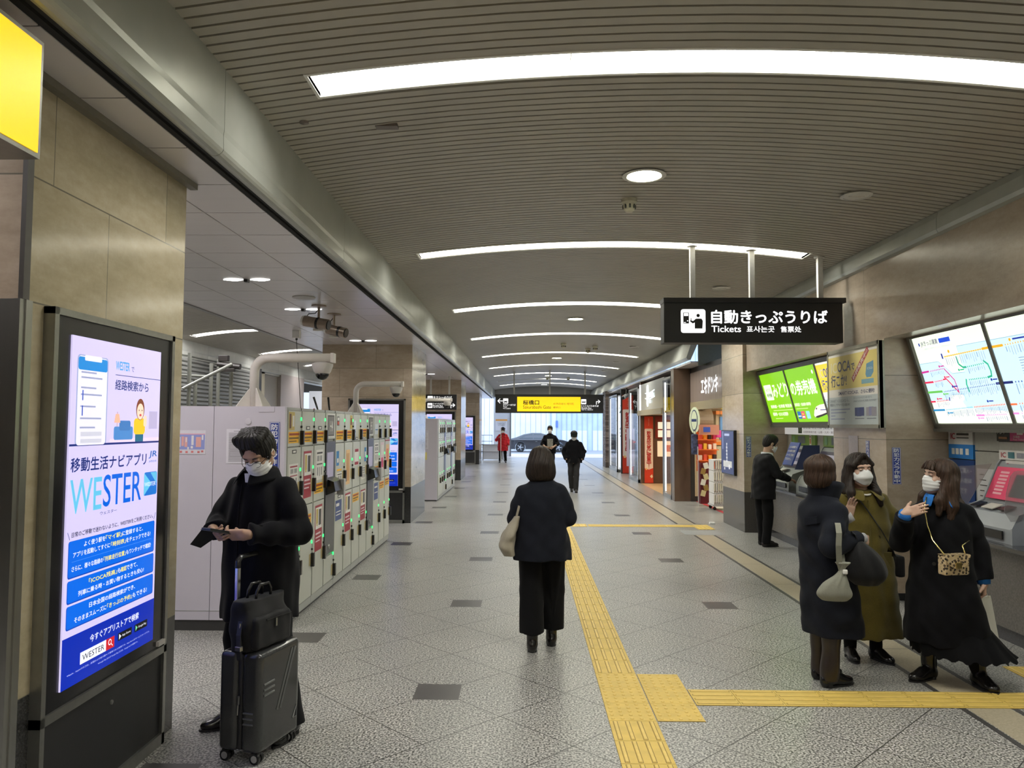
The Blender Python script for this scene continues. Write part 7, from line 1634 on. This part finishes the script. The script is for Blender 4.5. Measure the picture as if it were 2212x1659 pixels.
def cuff(parent, a, b, r, mat, name='cuff'):
    a, b = Vector(a), Vector(b); MB().tube([a, a * .5 + b * .5, b], [r, r * 1.06, r * .94], 16).build(name, mat, parent, True)

# ---- woman walking away
P2 = person('woman walking away in a dark jacket and wide trousers with a cream bag', .14, 6.06, 0)
J = joints(1.58, .155, 0, shoL=(-.145, 0, 1.235), shoR=(.145, 0, 1.235), neck=(0, .01, 1.315), head=(-.01, .04, 1.455), R=rot(0, 16, 0), elbL=(-.205, .0, 1.02), elbR=(.205, .0, 1.02), wriL=(-.09, .24, 1.08), wriR=(.08, .24, 1.10),
           hipL=(-.085, 0, .82), hipR=(.085, 0, .82), kneL=(-.085, .0, .45), kneR=(.085, .07, .45), ankL=(-.075, -.06, .085), ankR=(.08, .11, .085))
body(P2, J, SK_F, .006, True, [dict(w=J['wriL'], d=(.7, .6, .1), n=(.2, -.6, .7), thumb=1), dict(w=J['wriR'], d=(-.7, .6, .1), n=(-.2, -.6, .7), thumb=-1)])
hair(J['head'], J['R'], 1.0, P2, HD, 'bobback'); mask(J['head'], J['R'], 1.0, P2)
garment('jacket', P2, CNAVY, [(.70, 0, 0, .232, .165), (.82, 0, 0, .222, .158), (1.0, 0, 0, .195, .14), (1.15, 0, 0, .190, .135), (1.23, 0, 0, .165, .115), (1.285, 0, .005, .115, .085), (1.33, 0, .01, .075, .075)], J, (.068, .066, .052), .0065, cuff=.9, shoulder=.050, fold=lambda t, z: .03 * np.sin(6 * t) * np.clip((.95 - z) / .3, 0, 1), ripple=waves(31, .004, .13))
trousers('trousers', P2, CTRS, J, (.100, .092, .096), .135, ripple=lambda X, Y, Z: .004 * np.sin(np.arctan2(Y, np.abs(X) - .085) * 5 + Z * 4))
for q, a, l in ((-.075, -.06, 0), (.08, .11, 0)): shoe(P2, (q, a), 0, .24, heel=.035, boot=.20)
t = thing('tote_bag', 'cream soft shoulder bag at the left side of the woman walking away', 'bag', (-.105, 6.03, .74))
S = Sdf((-.16, -.17, -.02), (.14, .17, .36), .006); S.add(loft([(.0, -.01, 0, .045, .11), (.06, -.03, 0, .060, .135), (.17, -.005, 0, .052, .125), (.30, .05, 0, .022, .075)], 3.0), .01); S.ripple(waves(8, .004, .12)); S.mesh('bag_body', cloth('bag_cream', (.34, .31, .25), .6, .05, 120, .06), t)
MB().ribbon([(.04, -.06, .28), (.065, -.05, .38), (.07, 0, .42), (.065, .05, .38), (.04, .06, .28)], (1, 0, 0), .018, .005).build('strap', cloth('strap_cream', (.30, .27, .22)), t)

# ---- navy coat, brown bob
P3 = person('woman in a navy coat with a high collar and brown bob, seen from behind', 2.065, 5.34, -68)
J = joints(1.53, .15, 0, shoL=(-.140, 0, 1.185), shoR=(.140, 0, 1.185), neck=(0, .01, 1.265), head=(0, .0, 1.43), R=rot(24, -2, 0), elbL=(-.20, .10, .97), elbR=(.185, -.11, .955), wriL=(-.055, .285, 1.10), wriR=(.165, .17, .99), hipL=(-.08, 0, .79), hipR=(.08, 0, .79), kneL=(-.075, .02, .43), kneR=(.075, -.0, .43), ankL=(-.075, .03, .085), ankR=(.075, -.03, .085))
body(P3, J, SK_F, .0055, True, [dict(w=J['wriL'], d=(.12, .22, .96), n=(1, -.15, 0), thumb=-1, curl=(8, 12, 10), spread=.06, sc=.92), dict(w=J['wriR'], d=(-.15, .95, -.2), n=(-.9, -.1, -.1), thumb=-1, curl=(30, 45, 30), sc=.9)], sc=.95)
hair(J['head'], J['R'], 1.0, P3, HBR, 'bob'); mask(J['head'], J['R'], 1.0, P3, 'fold'); face_marks(J['head'], J['R'], 1.0, P3)
ct = garment('coat', P3, CNAVY, [(.33, 0, .085, .19, .195), (.47, 0, .07, .19, .188), (.70, 0, .04, .185, .165), (.95, 0, .01, .175, .145), (1.08, 0, 0, .172, .14), (1.18, 0, 0, .165, .13), (1.245, 0, .005, .115, .10), (1.285, 0, .01, .09, .09)], J, (.070, .070, .060), .0065, cuff=.84, shoulder=.060, fold=lambda t, z: .03 * np.sin(5 * t) * np.clip((.9 - z) / .4, 0, 1), ripple=waves(41, .005, .12))
def tall_collar(parent, mat, c0, r0, r1, z0, z1, fwd):
    mb = MB(); n = 26; rows = []
    for k in range(5):
        f = k / 4; row = []
        for i in range(n + 1):
            a = .22 + (2 * PI - .44) * i / n; e = abs(i / n - .5) * 2; r = r0 + (r1 - r0) * f; row.append((c0[0] + math.sin(a) * r, c0[1] + math.cos(a) * r * (1 + .35 * e ** 6 * f) + fwd * f, z0 + (z1 - z0) * f - .05 * f * e ** 3))
        rows += row
    m = n + 1; mb.add(rows, [(k * m + i, k * m + i + 1, (k + 1) * m + i + 1, (k + 1) * m + i) for k in range(4) for i in range(n)])
    o = mb.build('collar', mat, parent, True); md = o.modifiers.new('thick', 'SOLIDIFY'); md.thickness = .012; md.offset = 0; return o
tall_collar(ct, CNAVY, (0, .01), .090, .112, 1.225, 1.385, .02)
MB().ribbon([(0.005, -.155, 1.10), (.09, -.13, 1.12), (.15, -.02, 1.15)], (0, 0, 1), .05, .012).build('back_yoke', CNAVY, ct)
for z in (1.0, .9): button(ct, (.06, .165 + (1.0 - z) * .2, z), (.2, 1, 0), .013)
button(ct, (.045, .118, 1.215), (.3, .9, .2), .009, MMETAL)
for q, (e, w_) in (('L', (J['elbL'], J['wriL'])), ('R', (J['elbR'], J['wriR']))): e, w_ = Vector(e), Vector(w_); d_ = (w_ - e).normalized(); cuff(P3, w_ - d_ * .045, w_ + d_ * .035, .037, CGREY)
trousers('trousers', P3, LBRN, J, (.08, .064, .060), .035)
for q, a in ((-.075, .03), (.075, -.03)): shoe(P3, (q, a), 0.03 * (1 if q < 0 else -1), .275, heel=.028, ankle=.12)
t = thing('drawstring_pouch', 'sage grey drawstring pouch hanging from the arm of the navy coat', 'bag', (2.05, 5.04, .62), math.radians(-10))
CSAGE = cloth('pouch_sage', (.225, .225, .185), .8, .05, 160, .08)
S = Sdf((-.14, -.10, -.03), (.14, .10, .32), .0055); S.add(loft([(.0, -.03, 0, .075, .035), (.02, -.03, 0, .10, .045), (.10, -.02, 0, .085, .045), (.175, .015, 0, .028, .022), (.20, .02, 0, .018, .016), (.25, .03, 0, .05, .03)], 2.2, 0, lambda th, z: .10 * np.sin(7 * th) * np.clip((z - .06) / .12, 0, 1)), .008); S.mesh('pouch_body', CSAGE, t)
MB().ribbon([(.02, 0, .18), (.0, -.02, .25), (-.005, -.035, .36), (.0, -.03, .44), (.005, .02, .488), (.02, .11, .495), (.035, .19, .45), (.05, .16, .33), (.035, .04, .2)], (1, .1, 0), .036, .004).build('strap', CSAGE, t); MB().rbox(.02, -.03, .175, .05, -.005, .205, .008).build('toggle', wht, t)
t = thing('soft_bag', 'large soft black bag hanging from the forearm of the navy coat', 'bag', (2.27, 5.17, .70))
S = Sdf((-.18, -.15, -.04), (.18, .15, .34), .0065); S.add(loft([(.0, .01, 0, .075, .07), (.04, .015, 0, .125, .095), (.13, .01, 0, .13, .10), (.22, -.01, 0, .085, .07), (.285, -.03, 0, .025, .022)], 2.1, 0, lambda th, z: .05 * np.sin(6 * th + 8 * z)), .01); S.mesh('bag_body', CBAG, t)
MB().ribbon([(-.03, 0, .25), (-.06, -.02, .33), (-.08, -.01, .35), (-.07, .04, .32), (-.03, .03, .25)], (.3, 1, 0), .03, .006).build('strap', MBLKM, t)

# ---- olive coat
P4 = person('smiling woman in a long olive coat with white mask and long dark hair', 2.575, 5.90, 182)
J = joints(1.55, .165, 0, shoL=(-.150, 0, 1.185), shoR=(.150, 0, 1.185), neck=(0, .01, 1.275), head=(.02, .03, 1.425), R=rot(4, 2, 3), elbL=(-.275, -.03, .955), elbR=(.25, -.02, .955), wriL=(-.12, .03, .82), wriR=(.12, .03, .80), hipL=(-.08, 0, .80), hipR=(.08, 0, .80), kneL=(-.085, .01, .43), kneR=(.085, .01, .43), ankL=(-.085, .02, .085), ankR=(.095, -.02, .085))
body(P4, J, SK_F, .0055, True, [dict(w=J['wriL'], d=(.3, .5, -.8), n=(.8, -.4, .1), thumb=1, curl=(30, 40, 30)), dict(w=J['wriR'], d=(-.3, .5, -.8), n=(-.8, -.4, .1), thumb=-1, curl=(30, 40, 30))], sc=.95)
hair(J['head'], J['R'], 1.0, P4, HD, 'long'); mask(J['head'], J['R'], 1.0, P4, 'fold'); face_marks(J['head'], J['R'], 1.0, P4)
ct = garment('coat', P4, COLV, [(.19, 0, .01, .262, .215), (.40, 0, .01, .248, .20), (.65, 0, .01, .225, .18), (.90, 0, .005, .205, .162), (1.08, 0, 0, .20, .15), (1.18, 0, 0, .175, .128), (1.235, 0, .005, .125, .10), (1.270, 0, .01, .09, .088)], J, (.080, .086, .076), .0065, cuff=.92, shoulder=.062, fold=lambda t, z: .028 * np.sin(5 * t + .6) * np.clip((.95 - z) / .4, 0, 1), ripple=waves(51, .005, .13))
collar(ct, COLV, (0, .02), .080, 1.262, 1.292, .065, gap=.30, tip=.045)
MB().tube([(.010, .215, .22), (.012, .198, .45), (.010, .176, .8), (.006, .158, 1.0), (.003, .128, 1.2)], .0045, 6).build('front_edge', COLV, ct)
for x in (-.055, .075):
    button(ct, (x, .158, .93), (0, 1, 0), .014, M('button_dark', (.03, .024, .01), .3))
    MB().ribbon([(x * 2.2 - .03, .148, .74), (x * 2.2 + .03, .150, .74)], (0, .1, 1), .16, .008).build('pocket', COLV, ct)
tp = MB(); tp.tube([(.072 * math.cos(a), .02 + .085 * math.sin(a), 1.272 - .035 * math.sin(a)) for a in [PI * k / 12 for k in range(13)]], .008, 8); tp.build('white_neckline', cloth('white_knit', (.62, .60, .56)), P4, True)
tr = trousers('tights', P4, CTRS, J, (.075, .052, .042), .02)
for q, a, an in ((-.085, .02, .30), (.095, -.02, -.15)): shoe(P4, (q, a), an, .245, heel=.018)
t = thing('crossbody_bag', 'small black crossbody bag on the hip of the olive coat', 'bag', (2.575, 5.90, 0), math.radians(182))
MB().ribbon([(.10, .10, 1.255), (.03, .155, 1.14), (-.06, .172, 1.0), (-.15, .150, .86), (-.205, .10, .78)], (.7, 0, .7), .032, .006).build('strap', MBLKM, t); MB().rbox(-.285, -.06, .62, -.225, .10, .78, .02).build('bag_body', CBAG, t)

# ---- black coat, leopard bag
P5 = person('woman in a long black coat with a tulle hem, one hand raised to her chest', 2.925, 5.42, 152)
J = joints(1.52, .165, 0, shoL=(-.152, -.01, 1.165), shoR=(.145, .02, 1.16), neck=(0, .01, 1.262), head=(0.0, .02, 1.405), R=rot(-58, -4, -4), elbL=(-.215, -.04, .93), elbR=(.255, .10, .94), wriL=(-.245, -.015, .69), wriR=(.215, .265, 1.155), hipL=(-.08, 0, .78), hipR=(.08, 0, .78), kneL=(-.10, .02, .42), kneR=(.09, .02, .42), ankL=(-.20, .02, .085), ankR=(.10, .0, .085))
body(P5, J, SK_F, .0052, True, [dict(w=J['wriL'], d=(.02, .12, -1), n=(1, .1, 0), thumb=-1, curl=(45, 65, 45), sc=.92), dict(w=J['wriR'], d=(-.86, -.12, .36), n=(-.25, -.95, -.1), thumb=1, curl=(8, 14, 10), spread=.05, sc=.95)], sc=.95)
hair(J['head'], J['R'], 1.0, P5, HBR, 'longside'); mask(J['head'], J['R'], 1.0, P5, 'pleat'); face_marks(J['head'], J['R'], 1.0, P5)
ct = garment('coat', P5, CBLK, [(.27, -.02, .0, .268, .235), (.44, -.01, 0, .250, .215), (.68, 0, 0, .212, .18), (.92, 0, 0, .190, .165), (1.06, 0, 0, .185, .152), (1.15, 0, 0, .165, .128), (1.225, 0, .005, .12, .10), (1.262, 0, .01, .09, .085)], J, (.070, .070, .062), .0065, cuff=.86, shoulder=.060, fold=lambda t, z: .035 * np.sin(5 * t) * np.clip((.9 - z) / .4, 0, 1), ripple=waves(61, .005, .13))
collar(ct, CBLUE, (0, .02), .074, 1.262, 1.318, .035, gap=.42, tip=.035)
button(ct, (.05, .185, .82), (0, 1, 0), .013)
tl = MB(); n = 90
rows = []
for k, (z, r) in enumerate(((.44, .205), (.33, .262), (.255, .292), (.20, .312))):
    for i in range(n): a = 2 * PI * i / n; rr = r * (1 + .045 * math.sin(a * 15 + k) * (k / 3)); rows.append((-.02 - .03 * k + math.cos(a) * rr * 1.0, math.sin(a) * rr * .85, z + (.012 * math.sin(a * 22) if k == 3 else 0)))
tl.add(rows, [(k * n + i, k * n + (i + 1) % n, (k + 1) * n + (i + 1) % n, (k + 1) * n + i) for k in range(3) for i in range(n)]); tl.build('tulle_skirt', CTUL, P5, True)
for e, w_ in ((J['elbL'], J['wriL']), (J['elbR'], J['wriR'])): e, w_ = Vector(e), Vector(w_); d_ = (w_ - e).normalized(); cuff(P5, w_ - d_ * .06, w_ + d_ * .012, .042, CBLUE)
trousers('tights', P5, CTRS, J, (.075, .055, .046), .03)
for q, a, an in ((-.20, .02, .55), (.10, .03, -.65)): shoe(P5, (q, a), an, .265, heel=.035, ankle=.2, boot=.22, w=.048)
def leopard():
    b = NB('leopard_print'); P = b.obj()[0]; v = b.n('ShaderNodeTexVoronoi'); b.t.links.new(P, v.inputs['Vector']); v.inputs['Scale'].default_value = 48
    f = b.math('LESS_THAN', v.outputs['Distance'], .40); g = b.math('LESS_THAN', v.outputs['Distance'], .16); n = b.noise(P, 20, 2)
    c = b.mix(f, b.ramp(n, [(.3, (.46, .33, .17)), (.7, (.66, .52, .32))]), (.02, .014, .010)); c = b.mix(g, c, (.22, .12, .05)); return b.done(c, .4, coat=.5)
t = thing('leopard_bag', 'small leopard print bag with a gold clasp on a gold chain, on the black coat', 'bag', (2.82, 5.09, .785), math.radians(12))
MLEO = leopard(); MGOLD = M('gold', (.75, .60, .24), .2, 1.0)
MB().rbox(-.092, -.035, 0, .092, .035, .125, .012, 3).build('bag_body', MLEO, t, 'auto')
fl_ = MB(); n = 14; up_, lo_ = [], []
for i in range(n + 1): u = -.094 + .188 * i / n; up_.append((u, .03, .129)); lo_.append((u, -.040, .128 - .085 * (1 - (abs(u) / .094) ** 2.2) ** .6))
md_ = [(u, -.036, .130) for u, _, _ in up_]; fl_.add(up_ + md_ + lo_, [(i, i + 1, n + 2 + i, n + 1 + i) for i in range(n)] + [(n + 1 + i, n + 2 + i, 2 * n + 3 + i, 2 * n + 2 + i) for i in range(n)])
fo = fl_.build('flap', MLEO, t); m_ = fo.modifiers.new('thick', 'SOLIDIFY'); m_.thickness = .004; m_.offset = 1
MB().rbox(-.022, -.050, .045, .022, -.040, .085, .004).build('clasp', MGOLD, t)
_i = (Matrix.Translation(Vector((2.82, 5.09, .785))) @ Matrix.Rotation(math.radians(12), 4, 'Z')).inverted(); _w = Matrix.Translation(P5.location) @ Matrix.Rotation(P5.rotation_euler.z, 4, 'Z')
ch = [_i @ (_w @ Vector(p)) for p in ((.085, .10, 1.262), (.10, .150, 1.20), (.085, .188, 1.08), (.055, .205, .98))] + [Vector((-.085, -.02, .135))]
MB().tube(ch, .0045, 6).build('chain', MGOLD, t, True); MB().tube([Vector((.088, -.01, .12)), Vector((.095, .03, .18)), _i @ (_w @ Vector((-.16, .165, .99)))], .0045, 6).build('chain', MGOLD, t, True)
t = thing('paper_bag', 'white paper carrier bag hanging from the lowered hand of the black coat', 'bag', (3.18, 5.37, .285), math.radians(-38)); t.rotation_euler = (0, math.radians(-9), math.radians(-58))
bb = MB().box(-.045, -.085, 0, .045, .085, .29).build('bag_body', Pn(232, 230, 222), t)
for yy in (-.055, .055): pass
for xx in (-.05, .05): MB().tube([(xx, -.05, .28), (xx * .6, -.03, .36), (0, 0, .405), (xx * .6, .03, .36), (xx, .05, .28)], .003, 6).build('handle', Pn(226, 224, 218), t, True)

# ---- man in a suit at the machines
P6 = person('man in a dark suit and white mask using a green ticket machine', 3.52, 11.30, -76)
J = joints(1.64, .18, .02, shoL=(-.16, .03, 1.285), shoR=(.16, .02, 1.285), neck=(0, .06, 1.365), head=(0, .125, 1.495), R=rot(-6, 22, 0), elbL=(-.22, .10, 1.06), elbR=(.225, .09, 1.06), wriL=(-.13, .33, 1.0), wriR=(.13, .335, .98), hipL=(-.085, 0, .86), hipR=(.085, 0, .86), kneL=(-.085, .01, .46), kneR=(.085, .02, .46), ankL=(-.09, .03, .085), ankR=(.09, -.02, .085))
body(P6, J, SK_M, .0065, False, [dict(w=J['wriR'], d=(-.15, .95, -.25), n=(-.1, -.25, -.95), thumb=1, curl=(14, 22, 18)), dict(w=J['wriL'], d=(.1, .95, -.2), n=(.1, -.25, -.95), thumb=-1, curl=(14, 22, 18))])
hair(J['head'], J['R'], 1.0, P6, HB, 'crop', .005); mask(J['head'], J['R'], 1.0, P6, 'pleat', .0045); face_marks(J['head'], J['R'], 1, P6)
ct = garment('suit_jacket', P6, CSUIT, [(.69, 0, -.01, .20, .155), (.88, 0, 0, .195, .152), (1.08, 0, .01, .19, .145), (1.22, 0, .02, .188, .135), (1.30, 0, .03, .15, .11), (1.345, 0, .05, .085, .075)], J, (.070, .064, .050), .0075, cuff=.92, shoulder=.055, ripple=waves(71, .004, .12))
collar(P6, cloth('shirt_white', (.62, .63, .66)), (0, .062), .070, 1.345, 1.395, .012, gap=.5, tip=.0, name='shirt_collar')
trousers('trousers', P6, CTRS, J, (.092, .075, .062), .04)
for q, a in ((-.09, .03), (.09, -.02)): shoe(P6, (q, a), .0, .275, heel=.025)

# ---- the two walkers and the guard
P7 = person('person walking towards us in black hooded jacket, grey trousers, dark cap', 1.31, 20.2, 180)
J = joints(1.62, .175, .01, head=(0, .05, 1.485), R=rot(0, 22, 0), shoL=(-.165, .01, 1.27), shoR=(.165, .01, 1.27), elbL=(-.265, -.04, 1.06), elbR=(.265, -.04, 1.06), wriL=(-.205, .10, .87), wriR=(.205, .10, .87), kneL=(-.06, .10, .46), kneR=(.08, -.02, .46), ankL=(-.045, .14, .085), ankR=(.055, -.16, .12))
body(P7, J, SK_M, .009); mask(J['head'], J['R'], 1, P7, 'fold', .006); hair(J['head'], J['R'], 1, P7, HB, 'crop', .007)
garment('jacket', P7, CBLK, [(.77, 0, 0, .215, .16), (.95, 0, 0, .218, .16), (1.15, 0, 0, .21, .15), (1.26, 0, 0, .18, .13), (1.33, 0, .01, .11, .10), (1.385, 0, .02, .085, .085)], J, (.066, .066, .058), .009, cuff=.95, shoulder=.062, ripple=waves(81, .006, .14))
S = Sdf((-.2, -.2, 1.22), (.2, .2, 1.5), .009); S.add(ell((0, -.06, 1.33), (.14, .10, .075))); S.add(cone((-.09, .06, 1.33), (.09, .06, 1.33), .04), .05); S.mesh('hood', CBLK, P7)
trousers('trousers', P7, CDK, J, (.09, .072, .062), .04, .009)
shoe(P7, (-.045, .14), 0, .27, M('sneaker_dark', (.03, .028, .026), .5), h=.007); shoe(P7, (.055, -.16), 0, .27, M('sneaker_dark', (.03, .028, .026), .5), h=.007)
c, R = A3(J['head']), J['R']; CCAP = cloth('cap_green', (.014, .018, .014)); S = Sdf(c - .2, c + .2, .006); S.add(ell(c + R @ A3((0, -.012, .055)), A3((.094, .108, .078)), R)); S.keep(lambda X, Y, Z: .035 - (R[0, 2] * (X - c[0]) + R[1, 2] * (Y - c[1]) + R[2, 2] * (Z - c[2]))); S.add(ell(c + R @ A3((0, .112, .036)), A3((.075, .065, .010)), R @ rot(0, 12, 0)), .008); S.mesh('cap', CCAP, P7)
P8 = person('person behind the walking woman in black with a grey print on the chest', .87, 26.0, 180)
J = joints(1.74, .18, .0, shoL=(-.165, 0, 1.375), shoR=(.165, 0, 1.375), R=rot(-6, 6, 0), elbL=(-.27, .02, 1.13), elbR=(.26, .02, 1.12), wriL=(-.10, .23, 1.02), wriR=(.16, .2, 1.02))
body(P8, J, SK_M, .009, False, [dict(w=J['wriL'], d=(.75, .5, -.2), n=(.1, -.9, .2), thumb=1), dict(w=J['wriR'], d=(-.75, .5, -.2), n=(-.1, -.9, .2), thumb=-1)])
hair(J['head'], J['R'], 1.04, P8, HB, 'crop', .007); mask(J['head'], J['R'], 1, P8, 'fold', .006)
ct = garment('top', P8, CBLK, [(.80, 0, 0, .20, .15), (1.05, 0, 0, .20, .15), (1.25, 0, 0, .195, .14), (1.36, 0, 0, .165, .12), (1.43, 0, .01, .10, .085), (1.47, 0, .01, .075, .075)], J, (.068, .066, .062), .009, cuff=.35, shoulder=.062, ripple=waves(91, .006, .14))
MB().add([(-.10, .155, 1.02), (.10, .155, 1.02), (.10, .150, 1.30), (-.10, .150, 1.30), (-.10, .162, 1.02), (.10, .162, 1.02), (.10, .157, 1.30), (-.10, .157, 1.30)], [(0, 3, 2, 1), (4, 5, 6, 7), (0, 1, 5, 4), (1, 2, 6, 5), (2, 3, 7, 6), (3, 0, 4, 7)]).build('chest_print', M('print_grey', (.26, .26, .23), .8, var=.5, scale=40), ct)
trousers('trousers', P8, CDK, J, (.09, .075, .065), .04, .009)
for q in (-.085, .085): shoe(P8, (q, 0), 0, .27, h=.007)
P9 = person('guard in a long red coat and peaked cap at the exit, holding a white stick', -1.02, 36.0, 178)
J = joints(1.62, .18, .0, shoL=(-.165, 0, 1.275), shoR=(.165, 0, 1.275), R=rot(-14, 4, 0), elbR=(.30, .04, 1.06), wriR=(.16, .20, 1.17), elbL=(-.24, -.02, 1.05), wriL=(-.26, .05, .82), ankL=(-.13, 0, .085), ankR=(.13, 0, .085), kneL=(-.115, .02, .45), kneR=(.115, .02, .45))
body(P9, J, SK_M, .009, False, [dict(w=J['wriR'], d=(-.5, .6, .5), n=(-.8, -.3, -.3), thumb=-1, curl=(60, 70, 40)), dict(w=J['wriL'], d=(0, .1, -1), n=(1, 0, 0), thumb=-1)])
hair(J['head'], J['R'], 1, P9, HB, 'crop', .007); mask(J['head'], J['R'], 1, P9, 'fold', .006)
CRED = cloth('cloth_red', (.52, .025, .035)); ct = garment('coat', P9, CRED, [(.55, 0, 0, .24, .18), (.8, 0, 0, .235, .175), (1.1, 0, 0, .225, .165), (1.25, 0, 0, .19, .14), (1.33, 0, .01, .115, .10), (1.38, 0, .02, .085, .085)], J, (.072, .070, .062), .009, cuff=.95, shoulder=.066, ripple=waves(95, .008, .12))
collar(ct, cloth('collar_dark', (.06, .01, .012)), (0, .02), .085, 1.33, 1.40, .03, gap=.4)
trousers('trousers', P9, CTRS, J, (.09, .072, .062), .05, .009)
for q in (-.13, .13): shoe(P9, (q, 0), .15 if q < 0 else -.15, .27, Pn(60, 58, 60), h=.007)
c, R = A3(J['head']), J['R']; G = lambda x, y, z: tuple(c + R @ A3((x, y, z)))
S = Sdf(c - .2, c + .22, .006); S.add(ell(c + R @ A3((0, -.01, .095)), A3((.125, .125, .028)), R)); S.add(cone(G(0, -.012, .055), G(0, -.01, .085), .092), .01); S.add(ell(c + R @ A3((0, .10, .045)), A3((.07, .055, .008)), R @ rot(0, 15, 0)), .006); S.mesh('peaked_cap', cloth('cap_dark', (.02, .02, .03)), P9)
o = MB().tube([(0, 0, 0), (0, 0, 1.62)], .016, 10).build('guide_stick', Pn(240, 238, 236), None, 'auto'); o.location = (-1.11, 35.77, 0); tag(o, 'white upright stick held by the guard in red', 'stick')
# ================================================================== THE CAR OUTSIDE
t = thing('car', 'dark grey sedan on the street beyond the exit, nose to the right', 'car', (1.13, 58.5, -.27)); MCAR = M('car_paint', (.055, .06, .07), .18, .7, coat=1.0)
L = 5.0; prof = [(-2.48, .42), (-2.50, .72), (-2.42, .93), (-2.1, 1.03), (-1.75, 1.12), (-1.2, 1.34), (-.55, 1.46), (.1, 1.45), (.7, 1.28), (1.25, 1.02), (1.8, .93), (2.25, .80), (2.45, .62), (2.47, .40), (2.2, .24), (-2.2, .24)]
S = Sdf((-2.75, -1.1, .05), (2.75, 1.1, 1.7), .03)
PX_ = np.array([p[0] for p in prof[:14]]); PZ = np.array([p[1] for p in prof[:14]])
top = lambda X: np.interp(X, [-2.5, -2.42, -2.1, -1.75, -1.2, -.55, .1, .7, 1.25, 1.8, 2.25, 2.45, 2.5], [.7, .93, 1.03, 1.12, 1.34, 1.46, 1.45, 1.28, 1.02, .93, .80, .62, .4])
def cb(X, Y, Z):
    tz = top(X); w = .93 - .42 * np.clip((Z - .92) / .55, 0, 1) ** 1.3 - .12 * np.clip((np.abs(X) - 1.9) / .6, 0, 1) ** 2
    return np.maximum(np.maximum(np.maximum(Z - tz, .22 - Z) * .85, np.abs(Y) - w), np.abs(X) - 2.5)
S.add((cb, A3((-2.55, -1, .2)), A3((2.55, 1, 1.5))), .03)
for x in (-1.45, 1.45): S.cut(cone((x, -1.1, .36), (x, 1.1, .36), .385), .02)
S.mesh('car_body', MCAR, t)
MGL = M('car_glass', (.05, .065, .075), .04, var=.1)
for pts in ([(-1.55, 1.03), (-1.15, 1.27), (-.52, 1.385), (-.50, 1.02)], [(-.42, 1.02), (-.44, 1.39), (.08, 1.375), (.62, 1.20), (.86, 1.0)]):
    m = MB(); yv = lambda z: -(.93 - .42 * max(0, min(1, (z - .92) / .55)) ** 1.3) - .012
    m.add([(a, yv(b), b) for a, b in pts] + [(a, yv(b) + .02, b) for a, b in pts], [tuple(range(len(pts))), tuple(range(2 * len(pts) - 1, len(pts) - 1, -1))] + [(i, (i + 1) % len(pts), len(pts) + (i + 1) % len(pts), len(pts) + i) for i in range(len(pts))]); m.build('side_window', MGL, t)
for x in (-1.45, 1.45):
    for y in (-.80, .80):
        s = 1 if y > 0 else -1; wh = MB().lathe([(.34, -.11), (.36, -.08), (.36, .08), (.34, .11), (.26, .115), (.25, -.115)], (x, y, .36), 28, 'y').build('tyre', MBLKM, t, 'auto')
        m = MB().lathe([(.26, s * .09), (.255, s * .07), (0, s * .07)], (x, y, .36), 28, 'y')
        for k in range(5): a = k * 2 * PI / 5; m.tube([(x, y + s * .1, .36), (x + .24 * math.cos(a), y + s * .1, .36 + .24 * math.sin(a))], [.05, .035], 8)
        m.build('rim', M('rim_grey', (.30, .31, .33), .3, .8), wh)
MB().rbox(-2.52, -.90, .74, -2.30, -.55, .86, .03).rbox(-2.52, .55, .74, -2.30, .90, .86, .03).build('tail_light', EM('tail_red', (.8, .04, .04), .8), t); MB().rbox(2.2, -.88, .66, 2.42, -.6, .74, .03).build('headlight', Pn(210, 214, 220), t)
MB().rbox(.60, -1.06, .98, .82, -.92, 1.12, .03).build('mirror', MCAR, t); MB().box(-.3, -.945, .80, -.15, -.935, .82).box(.55, -.945, .78, .7, -.935, .80).build('door_handle', MMETAL, t)
